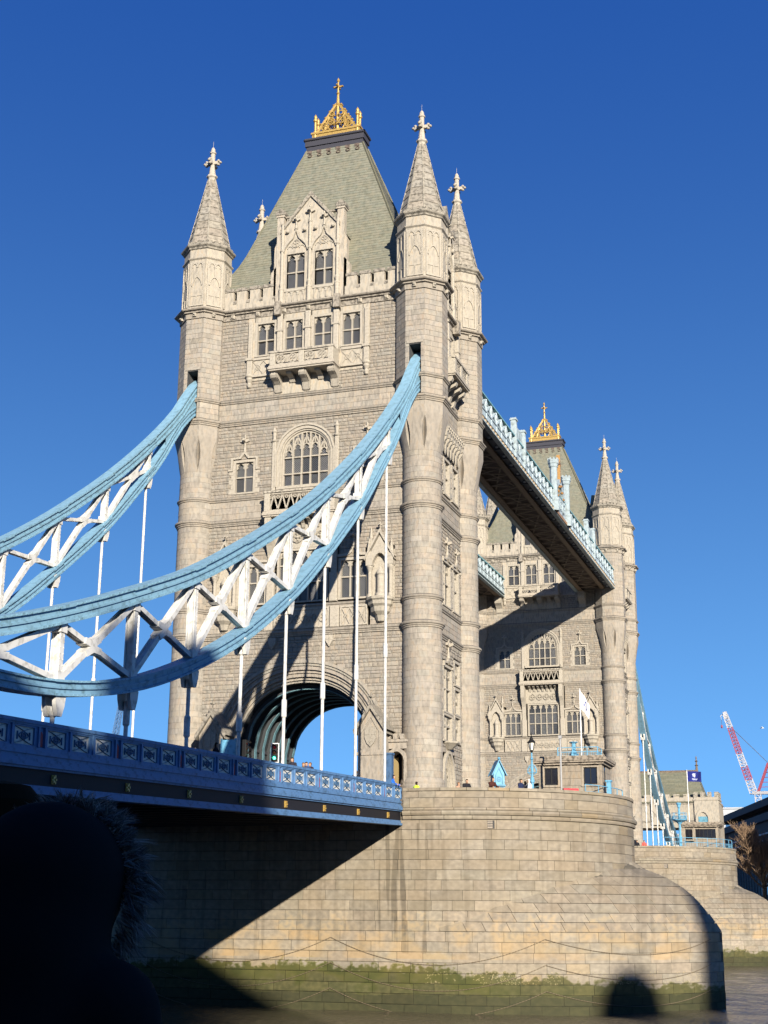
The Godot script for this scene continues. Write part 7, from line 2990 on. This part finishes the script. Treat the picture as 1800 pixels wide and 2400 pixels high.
func hooded_person(at: Vector3, turn: float) -> void:
	# the onlooker right in front of the viewer, seen from behind: padded coat, hood with a fur rim
	var T := thing("person", "person in a black hooded coat with fur trim, seen from behind, lower left", "person", at)
	T.rotation.y = turn
	var bones := skeleton(0.02, 0.6)
	for b in bones:
		if b[4] == 2:
			b[2] += 0.022
			b[3] += 0.018
		for e in 2:
			b[e].x *= 0.95
	# hood round the head, open to the front
	var hd: Vector3 = bones[2][1]
	bones.append([hd + Vector3(0, -0.1, -0.06), hd + Vector3(0, 0.05, -0.03), 0.15, 0.165, 2])
	bones.append([hd + Vector3(0, 0.06, -0.02), hd + Vector3(0, 0.06, 0.06), 0.16, 0.15, 2])
	bones.append([hd + Vector3(0, -0.26, -0.05), hd + Vector3(0, -0.1, -0.06), 0.16, 0.15, 2])
	var s := skin(bones, 0.022, 0.06)
	var o := MeshInstance3D.new()
	o.name = "body"
	o.mesh = dress(s, [Color(0.36, 0.22, 0.15), Color(0.02, 0.015, 0.012), Color(0.016, 0.016, 0.018), Color(0.02, 0.02, 0.024), Color(0.01, 0.01, 0.01)], hd - Vector3(0, 5, 0))
	T.add_child(o)
	# fur: tapering hairs along the rim of the hood
	var r := RandomNumberGenerator.new()
	r.seed = 77
	var g := G.new()
	# the hairs hang together in uneven locks
	for i in 520:
		var a := r.randf_range(-2.45, 2.45)
		var root := hd + Vector3(sin(a) * 0.168, 0.035 + cos(a) * 0.192, 0.085 + r.randf_range(-0.035, 0.04))
		var out := Vector3(sin(a) + r.randf_range(-0.6, 0.6), cos(a) + r.randf_range(-0.6, 0.4), r.randf_range(-0.8, 0.5)).normalized()
		var long := r.randf_range(0.02, 0.055) * (1.6 if r.randf() < 0.25 else 1.0)
		var tip := root + out * long + Vector3(0, -0.3 * long, 0)
		var v := r.randf_range(0.5, 1.35)
		for k in 11:
			var c := root + Vector3(r.randf_range(-1, 1), r.randf_range(-1, 1), r.randf_range(-1, 1)) * 0.012
			var e := tip + Vector3(r.randf_range(-1, 1), r.randf_range(-1, 1), r.randf_range(-1, 1)) * 0.009
			var m := c.lerp(e, 0.55) + out * 0.006
			var sd := (e - c).cross(Vector3(r.randf_range(-1, 1), r.randf_range(-1, 1), r.randf_range(-1, 1))).normalized() * 0.0011
			g.col = Color(0.30, 0.265, 0.23) * v
			g.tri(c - sd, c + sd, m + sd * 0.8)
			g.tri(c - sd, m + sd * 0.8, m - sd * 0.8)
			g.tri(m - sd * 0.8, m + sd * 0.8, e)
	put(g, "fur_trim", "cloth", T, "stuff")

func capped_person(at: Vector3, turn: float, h: float, cap: Color, label: String) -> void:
	var T := thing("person", label, "person", at)
	T.rotation.y = turn
	T.scale = Vector3.ONE * h / 1.74
	var bones := skeleton(0.03, 0.3)
	var hd: Vector3 = bones[2][1]
	var o := MeshInstance3D.new()
	o.name = "body"
	o.mesh = dress(skin(bones, 0.03, 0.05), [Color(0.3, 0.19, 0.13), Color(0.03, 0.02, 0.015), Color(0.012, 0.012, 0.014), Color(0.01, 0.01, 0.012), Color(0.01, 0.01, 0.01)], hd)
	T.add_child(o)
	var g := gc(cap)
	g.lathe([Vector2(0.125, 0.0), Vector2(0.13, 0.06), Vector2(0.12, 0.12), Vector2(0.08, 0.165), Vector2(0, 0.18)], 16, hd + Vector3(0, 0.0, 0))
	g.lathe([Vector2(0.135, -0.03), Vector2(0.14, 0.0), Vector2(0.135, 0.04)], 16, hd)
	put(g, "hat", "cloth", T)

func gull(at: Vector3) -> void:
	var T := thing("gull", "white gull gliding in the sky right of the crane", "bird", at)
	var g := gc(Color(0.75, 0.75, 0.75))
	g.t = Transform3D(Basis(Vector3.BACK, PI / 2), Vector3.ZERO)
	g.lathe([Vector2(0, -0.28), Vector2(0.05, -0.15), Vector2(0.075, 0.05), Vector2(0.06, 0.18), Vector2(0.045, 0.25), Vector2(0, 0.32)], 8, Vector3.ZERO)
	put(g, "body", "cloth", T)
	for s in [-1, 1]:
		var w := gc(Color(0.7, 0.7, 0.7))
		var pts := [Vector3(0.1, 0.03, 0), Vector3(0.08, 0.16, s * 0.3), Vector3(-0.05, 0.1, s * 0.68), Vector3(-0.06, 0.14, s * 0.3), Vector3(-0.12, 0.03, 0)]
		for dy in [0.0, -0.02]:
			for i in range(1, 4):
				w.tri(pts[0] + Vector3(0, dy, 0), pts[i] + Vector3(0, dy, 0), pts[i + 1] + Vector3(0, dy, 0))
		put(w, "wing", "cloth", T)

func setting() -> void:
	# river, with low wind waves
	var g := gc(Color(0.10, 0.085, 0.055))
	var nz := noise(41, 0.16, 4)
	var st := 1.0
	var hgt := func(x: float, z: float) -> float: return WATER + 0.16 * nz.get_noise_2d(x * 0.55, z) + 0.08 * nz.get_noise_2d(x * 2.1 + 70.0, z * 3.0)
	var x0 := -50
	var x1 := 90
	var z0 := -120
	var z1 := 88
	var row := []
	for z in range(z0, z1 + 1):
		var cur := []
		for x in range(x0, x1 + 1):
			cur.append(Vector3(x, hgt.call(x, z), z))
		if row.size():
			for i in cur.size() - 1:
				g.q(row[i], cur[i], cur[i + 1], row[i + 1])
		row = cur
	for b in [[-900, -50, -120, 88], [90, 900, -120, 88], [-900, 900, -400, -120]]:
		g.q(Vector3(b[0], WATER, b[2]), Vector3(b[0], WATER, b[3]), Vector3(b[1], WATER, b[3]), Vector3(b[1], WATER, b[2]))
	put(g, "river", "water", self, "structure")
	var bed := gc(Color(0.05, 0.045, 0.03))
	bed.box(-2500, 2500, -19, -18, -2500, 2500)
	put(bed, "ground", "road", self, "structure")
	var nb := gc(Color(0.2, 0.18, 0.15))
	nb.box(-900, 900, -18, -4.2, -900, -182)
	put(nb, "far_bank", "road", self, "structure")
	var qy := gc(Color(0.16, 0.15, 0.135))
	qy.box(-60, 300, -18, -8.0, 88, 400)
	put(qy, "near_quay", "road", self, "structure")
	# road through the towers and over the opening span
	var rd := gc(Color(0.06, 0.06, 0.06))
	rd.box(-5.0, 5.0, -0.3, 0.0, -93.8, 11.5)
	put(rd, "road", "road", self, "structure")

func bascule() -> void:
	var T := thing("opening_span", "blue steel opening span of the road between the two towers", "bridge span", Vector3.ZERO)
	for s in [-1, 1]:
		var g := gc(BLUE)
		g.box(s * 8.0 - 0.25, s * 8.0 + 0.25, -2.4, 1.1, -70.8, -11.5)
		put(g, "girder", "paint", T)
		var f := gc(Color(0.2, 0.19, 0.17))
		f.box(minf(s * 5.0, s * 8.0), maxf(s * 5.0, s * 8.0), -0.3, 0.12, -70.8, -11.5)
		put(f, "footway", "road", T)

func build_all() -> void:
	setting()
	var t1 := build_tower("nearer stone tower with four cross-topped spires and gilded roof crown, chains entering it")
	var t2: Node3D = t1.duplicate()
	t2.name = numbered("bridge_tower")
	add_child(t2)
	t2.position = Vector3(0, 0, -SPAN)
	t2.set_meta("label", "farther stone tower, half hidden behind the nearer one, walkway shadow across its face")
	# the farther tower has no chain on this side: its slots are walled up
	for sx in [-1, 1]:
		var S := sink("ashlar_block", func(_p): return true)
		var bk := G.new()
		var w := 1.93 * cos(PI / 8)
		wall(S, bk, fac(Vector3.RIGHT, Vector3.BACK, Vector3(sx * W2, 0, D2 + w)), -0.46, 0.46, 29.45, 33.38, 0.42, 0.8, [], "ash", ASH)
		flush(S, "stone", t2)
		put(bk, "mortar_bed", "stone", t2)
	var p1 := build_pier("nearer round-ended stone pier with weed at the waterline, under the nearer tower")
	var p2: Node3D = p1.duplicate()
	p2.name = numbered("river_pier")
	add_child(p2)
	p2.position = Vector3(0, 0, -SPAN)
	p2.set_meta("label", "farther stone pier with blue railing on top, at the right edge")
	build_chain(W2, "nearer light blue chain with white bracing running up to the right front turret", false, deck_top)
	build_chain(-W2, "light blue chain behind, running up to the left front turret", false, deck_top)
	build_chain(-W2, "blue green chain beyond the farther tower, seen end on at the right", true, deck_top)
	build_deck(11.5, 84.0, "blue bridge deck with white pierced parapet panels coming from the left", false)
	build_deck(11.5, 84.0, "deck of the far side span beyond the farther tower", true)
	build_walkway(1.0, "nearer high walkway with pale blue lattice side and gilded centre cross")
	build_walkway(-1.0, "farther high walkway, mostly hidden behind the nearer tower's right turrets")
	bascule()
	# ---- on the piers
	var c1 := cabin(Vector3(16.6, 0.25, 3.4), "stone cabin with two dark windows on the nearer pier", false)
	cabin(Vector3(16.3, 0.75, -SPAN + 3.4), "stone cabin with a wide dark window on the farther pier", true)
	flag(Vector3(19.4, 3.55, 2.4), 4.6, "white flag with a blue emblem hanging limp above the nearer cabin", true)
	flag(Vector3(17.15, 4.05, -SPAN + 2.6), 6.3, "dark blue flag with a white crest flying above the farther cabin", false)
	standard(Vector3(18.9, 3.55, 2.6), 1.05, 0.0, "short blue column on the nearer cabin's roof, beside the white flagpole")
	var rt := thing("roof_railing", "light blue railing on the roof of the nearer cabin", "railing", Vector3(17.6, 3.58, 0))
	railing(rt, [Vector3(0.3, 0, 3.1), Vector3(1.3, 0, 3.1), Vector3(2.3, 0, 3.1), Vector3(3.0, 0, 3.1), Vector3(3.0, 0, 1.6)], 0.0, 0.6, SKYB)
	standard(Vector3(16.5, -0.05, -SPAN + 7.2), 6.2, 4.25, "tall blue iron standard with round platform on the farther pier")
	var rr := thing("pier_railing", "light blue railing round the end of the farther pier", "railing", Vector3(0, 0, -SPAN))
	var rp := []
	for i in 9:
		var q := up_path(lerpf(14.5, 28.0, i / 8.0))
		rp.append(Vector3(q[0] - q[2] * 0.3, 0, q[1] - q[3] * 0.3))
	railing(rr, rp, 0.95, 2.0, SKYB * 1.05)
	var rn := thing("pier_railing", "light blue railing and gate post at the right end of the nearer pier", "railing", Vector3.ZERO)
	var rq := []
	for i in 5:
		var q := up_path(lerpf(22.6, 28.5, i / 4.0))
		rq.append(Vector3(q[0] - q[2] * 0.5, 0, q[1] - q[3] * 0.5))
	railing(rn, rq, 0.6, 1.5, SKYB)
	var gp := gc(SKYB * 1.05)
	gp.bev(-0.14, 0.14, 0, 1.75, -0.14, 0.14, 0.03)
	gp.box(-0.14, 0.14, 0, 1.75, -0.15, -0.14)
	gp.box(-0.2, 0.2, 1.75, 1.85, -0.2, 0.2)
	gp.t = Transform3D(Basis.IDENTITY, Vector3(rq[2].x, 0.1, rq[2].z))
	var gp2 := gc(SKYB * 1.05)
	gp2.t = gp.t
	gp2.box(-0.14, 0.14, 0, 1.75, -0.14, 0.14)
	gp2.box(-0.2, 0.2, 1.75, 1.85, -0.2, 0.2)
	put(gp2, "gate_post", "paint", rn)
	lamp_post(Vector3(17.1, -0.05, 7.6), "blue lamp post with black lantern left of the nearer cabin")
	var gpole := gc(Color(0.3, 0.3, 0.3))
	gpole.tube([Vector3(18.75, -0.05, 6.4), Vector3(18.75, 4.5, 6.4)], 0.06, 8)
	gpole.box(18.65, 18.85, 4.4, 4.6, 6.3, 6.5)
	tag(put(gpole, "mast", "iron", self), "plain grey mast in front of the nearer stone cabin", "mast")
	kiosk(Vector3(14.9, -0.05, 8.0), "light blue gabled iron housing left of the lamp post")
	var red := gc(Color(0.42, 0.03, 0.04))
	red.t = Transform3D(Basis(Vector3.UP, 0.5), Vector3(19.3, 0.0, 6.2))
	red.box(-0.5, 0.5, 0.0, 1.2, -0.15, 0.15)
	for i in 5:
		red.box(-0.45 + i * 0.2, -0.35 + i * 0.2, 0.1, 1.0, 0.15, 0.18)
	tag(put(red, "barrier", "paint", self), "red slatted barrier behind the parapet under the cabin window", "barrier")
	# ---- on the deck
	traffic_light(Vector3(0.2, 0.0, 10.2), 0.25, true, "traffic light with white-edged board showing green in the archway")
	traffic_light(Vector3(-0.7, 0.0, 13.2), 1.5, false, "dark traffic light seen from the side at the archway's left")
	var leaf := gc(SKYB)
	leaf.box(-4.75, -3.7, 0.0, 4.85, 8.0, 8.08)
	leaf.box(-4.8, -4.7, 0.0, 4.95, 7.96, 8.12)
	leaf.box(-3.75, -3.65, 0.0, 4.95, 7.96, 8.12)
	tag(put(leaf, "gate_leaf", "paint", self), "light blue gate leaf at the left side of the archway", "gate")
	var bp := gc(BLUE * 0.6)
	bp.box(8.75, 9.2, 0.0, 3.0, 12.2, 12.6)
	bp.box(8.7, 9.25, 3.0, 3.12, 12.15, 12.65)
	tag(put(bp, "gate_pillar", "paint", self), "dark blue gate pillar where the deck meets the pier", "pillar")
	# ---- safety chains on the pier
	var cl := ["upper", "middle", "lower"]
	for r in 3:
		for k in 3:
			var a := -8.6 + k * 13.5
			var b := minf(a + 13.5, 31.0)
			mooring_chain(-8.1 - r * 1.5, a, b, 1.55 if b - a > 13 else 0.9, "%s rusty safety chain looped on the nearer pier, %s loop" % [cl[r], ["left", "middle", "right"][k]])
	# ---- the far bank
	abutment(Vector3(0, 0, -168))
	office_block()
	far_block(Vector3(7.0, -4.2, -330), 16, 27, 20, Color(0.36, 0.38, 0.4), "pale low building left of the dark office block")
	far_block(Vector3(-4.0, -4.2, -300), 14, 18, 16, Color(0.3, 0.31, 0.33), "grey flat-roofed building beside the gatehouse")
	red_crane()
	blue_crane()
	bare_tree(Vector3(18.3, -4.2, -190), 18.5, "bushy bare tree in front of the dark office building", 5)
	bare_tree(Vector3(23.5, -4.2, -187), 14.0, "bare tree at the very right edge of the far bank", 9)
	gull(Vector3(25.29, 17.77, -100))
	# ---- the near bank, behind the viewer
	warehouse(Vector3(34, -8.0, 140), 37.2, 38.6, 20, "broad brick warehouse on the near bank behind the viewer")
	warehouse(Vector3(71.4, -8.0, 140), 6.9, 44.0, 6, "tall narrow brick warehouse bay behind the viewer", [Vector2(0, 44.0), Vector2(6.9, 44.0), Vector2(6.9, 46.6), Vector2(2.2, 48.3), Vector2(0, 46.3)])
	warehouse(Vector3(78.4, -8.0, 140), 6.4, 39.4, 6, "lean-to warehouse behind the viewer, next to the tall bay", [Vector2(0, 39.4), Vector2(6.4, 39.4), Vector2(5.6, 40.6), Vector2(0, 43.7)])
	var cw := warehouse(Vector3(85.0, -8.0, 142), 30, 36.5, 20, "lower warehouse with a round water tank on its roof, behind the viewer")
	var tank := gc(Color(0.1, 0.1, 0.11))
	tank.lathe([Vector2(0, 38.8), Vector2(1.6, 39.5), Vector2(2.3, 41.2), Vector2(2.35, 43.0), Vector2(1.9, 44.5), Vector2(1.0, 45.4), Vector2(0, 45.6)], 20, Vector3(25.2, 0, 1.0))
	for i in 4:
		var leg := Vector3(25.2 + 1.2 * sin(i * PI / 2 + 0.7), 0, 1.0 + 1.2 * cos(i * PI / 2 + 0.7))
		tank.tube([leg + Vector3(0, 36.5, 0), leg + Vector3(0, 40.5, 0)], 0.12, 6)
	put(tank, "water_tank", "iron", cw)
	warehouse(Vector3(118.3, -8.0, 139), 12, 60, 6, "tall slab tower on the near bank behind the viewer")
	warehouse(Vector3(16, -8.0, 112), 17.5, 20, 22, "low brick warehouse on the near bank, left behind the viewer")
	warehouse(Vector3(-52, -8.0, 98), 36, 21, 30, "long brick warehouse upstream of the bridge on the near bank")
	var ap := thing("approach_viaduct", "stone approach viaduct that carries the road to the near bank", "viaduct", Vector3(0, 0, 84.3))
	var av := gc(ASH)
	av.box(-11, 11, -18, -2.4, 0, 90)
	put(av, "wall", "stone", ap)
	var ac := gc(ASH * 0.8)
	ac.box(-11.3, 11.3, -2.4, -2.1, -0.2, 90)
	put(ac, "coping", "weathered", ap)
	# ---- people
	var dk := Color(0.02, 0.02, 0.024)
	var hr := Color(0.03, 0.02, 0.012)
	var fy := func(z: float) -> float: return deck_top(z) + 0.14
	person(Vector3(8.1, fy.call(36.1), 36.1), PI * 0.6, "stand", dk, hr, "person in dark coat on the deck left of the blue gate leaf", 1.72)
	person(Vector3(8.2, fy.call(26.6), 26.6), -0.3, "stand", Color(0.03, 0.03, 0.04), hr, "leftmost of the group walking by the parapet, black coat", 1.68)
	person(Vector3(7.9, fy.call(25.9), 25.9), 0.4, "stand", Color(0.06, 0.055, 0.05), Color(0.02, 0.015, 0.01), "second of the group by the parapet, grey coat", 1.64)
	person(Vector3(8.3, fy.call(25.35), 25.35), 0.9, "stand", Color(0.1, 0.07, 0.03), Color(0.12, 0.07, 0.03), "short fair-haired person in the middle of the parapet group", 1.5)
	person(Vector3(8.2, fy.call(24.6), 24.6), 0.2, "stand", Color(0.03, 0.05, 0.12), hr, "person in navy coat, fourth of the parapet group", 1.58)
	person(Vector3(8.2, fy.call(23.95), 23.95), -0.6, "stand", Color(0.035, 0.03, 0.04), Color(0.1, 0.055, 0.025), "brown-haired person at the right end of the parapet group", 1.6)
	person(Vector3(8.0, fy.call(15.9), 15.9), PI, "stand", dk, hr, "person in black beside the right buttress of the arch", 1.66)
	person(Vector3(9.0, 0.0, 12.3), PI * 0.5, "lean", Color(0.02, 0.11, 0.5), Color(0.015, 0.015, 0.02), "person in bright blue jacket leaning at the end of the deck", 1.74)
	person(Vector3(9.7, -0.06, 9.0), 2.6, "stand", Color(0.5, 0.75, 0.06), Color(0.03, 0.02, 0.02), "person in yellow high-visibility vest in front of the round turret", 1.62)
	person(Vector3(12.6, -0.06, 9.2), 1.2, "stand", Color(0.4, 0.24, 0.17), Color(0.2, 0.1, 0.05), "person in tan top behind the pier parapet by the pointed door", 1.5)
	person(Vector3(13.1, -0.06, 9.2), 0.6, "lean", dk, hr, "person in black leaning on the pier parapet", 1.7)
	person(Vector3(14.75, -0.06, 9.2), 0.9, "lean", Color(0.06, 0.025, 0.02), Color(0.05, 0.025, 0.015), "person in brown leaning on the parapet below the blue housing", 1.78)
	person(Vector3(16.4, -0.06, 7.9), 1.2, "stand", Color(0.02, 0.03, 0.07), hr, "person in navy coat left of the lamp post", 1.74)
	person(Vector3(16.62, -0.06, 7.7), 2.0, "stand", Color(0.07, 0.07, 0.09), hr, "person half hidden behind the navy coat by the lamp post", 1.62)
	person(Vector3(17.05, -0.06, 8.2), -1.4, "stand", Color(0.6, 0.56, 0.52), Color(0.5, 0.46, 0.42), "person in white coat and cap at the lamp post", 1.7)
	person(Vector3(12.6, -0.06, -SPAN + 10.0), 0.3, "stand", Color(0.45, 0.1, 0.08), hr, "person in red on the farther pier beside the tower", 1.7)
	person(Vector3(11.8, -0.06, -SPAN + 10.2), 0.3, "stand", dk, hr, "person in black on the farther pier beside the tower", 1.7)
	hooded_person(Vector3(35.15, -8.13, 94.07), PI + 0.05)
	capped_person(Vector3(34.42, -8.0, 93.2), PI, 1.8, Color(0.03, 0.018, 0.01), "tall person in brown knitted hat at the left edge, behind the hooded person")
	capped_person(Vector3(35.72, -8.0, 94.35), PI + 0.2, 1.2, Color(0.01, 0.035, 0.14), "child in a blue hat, only the top showing at the bottom edge")
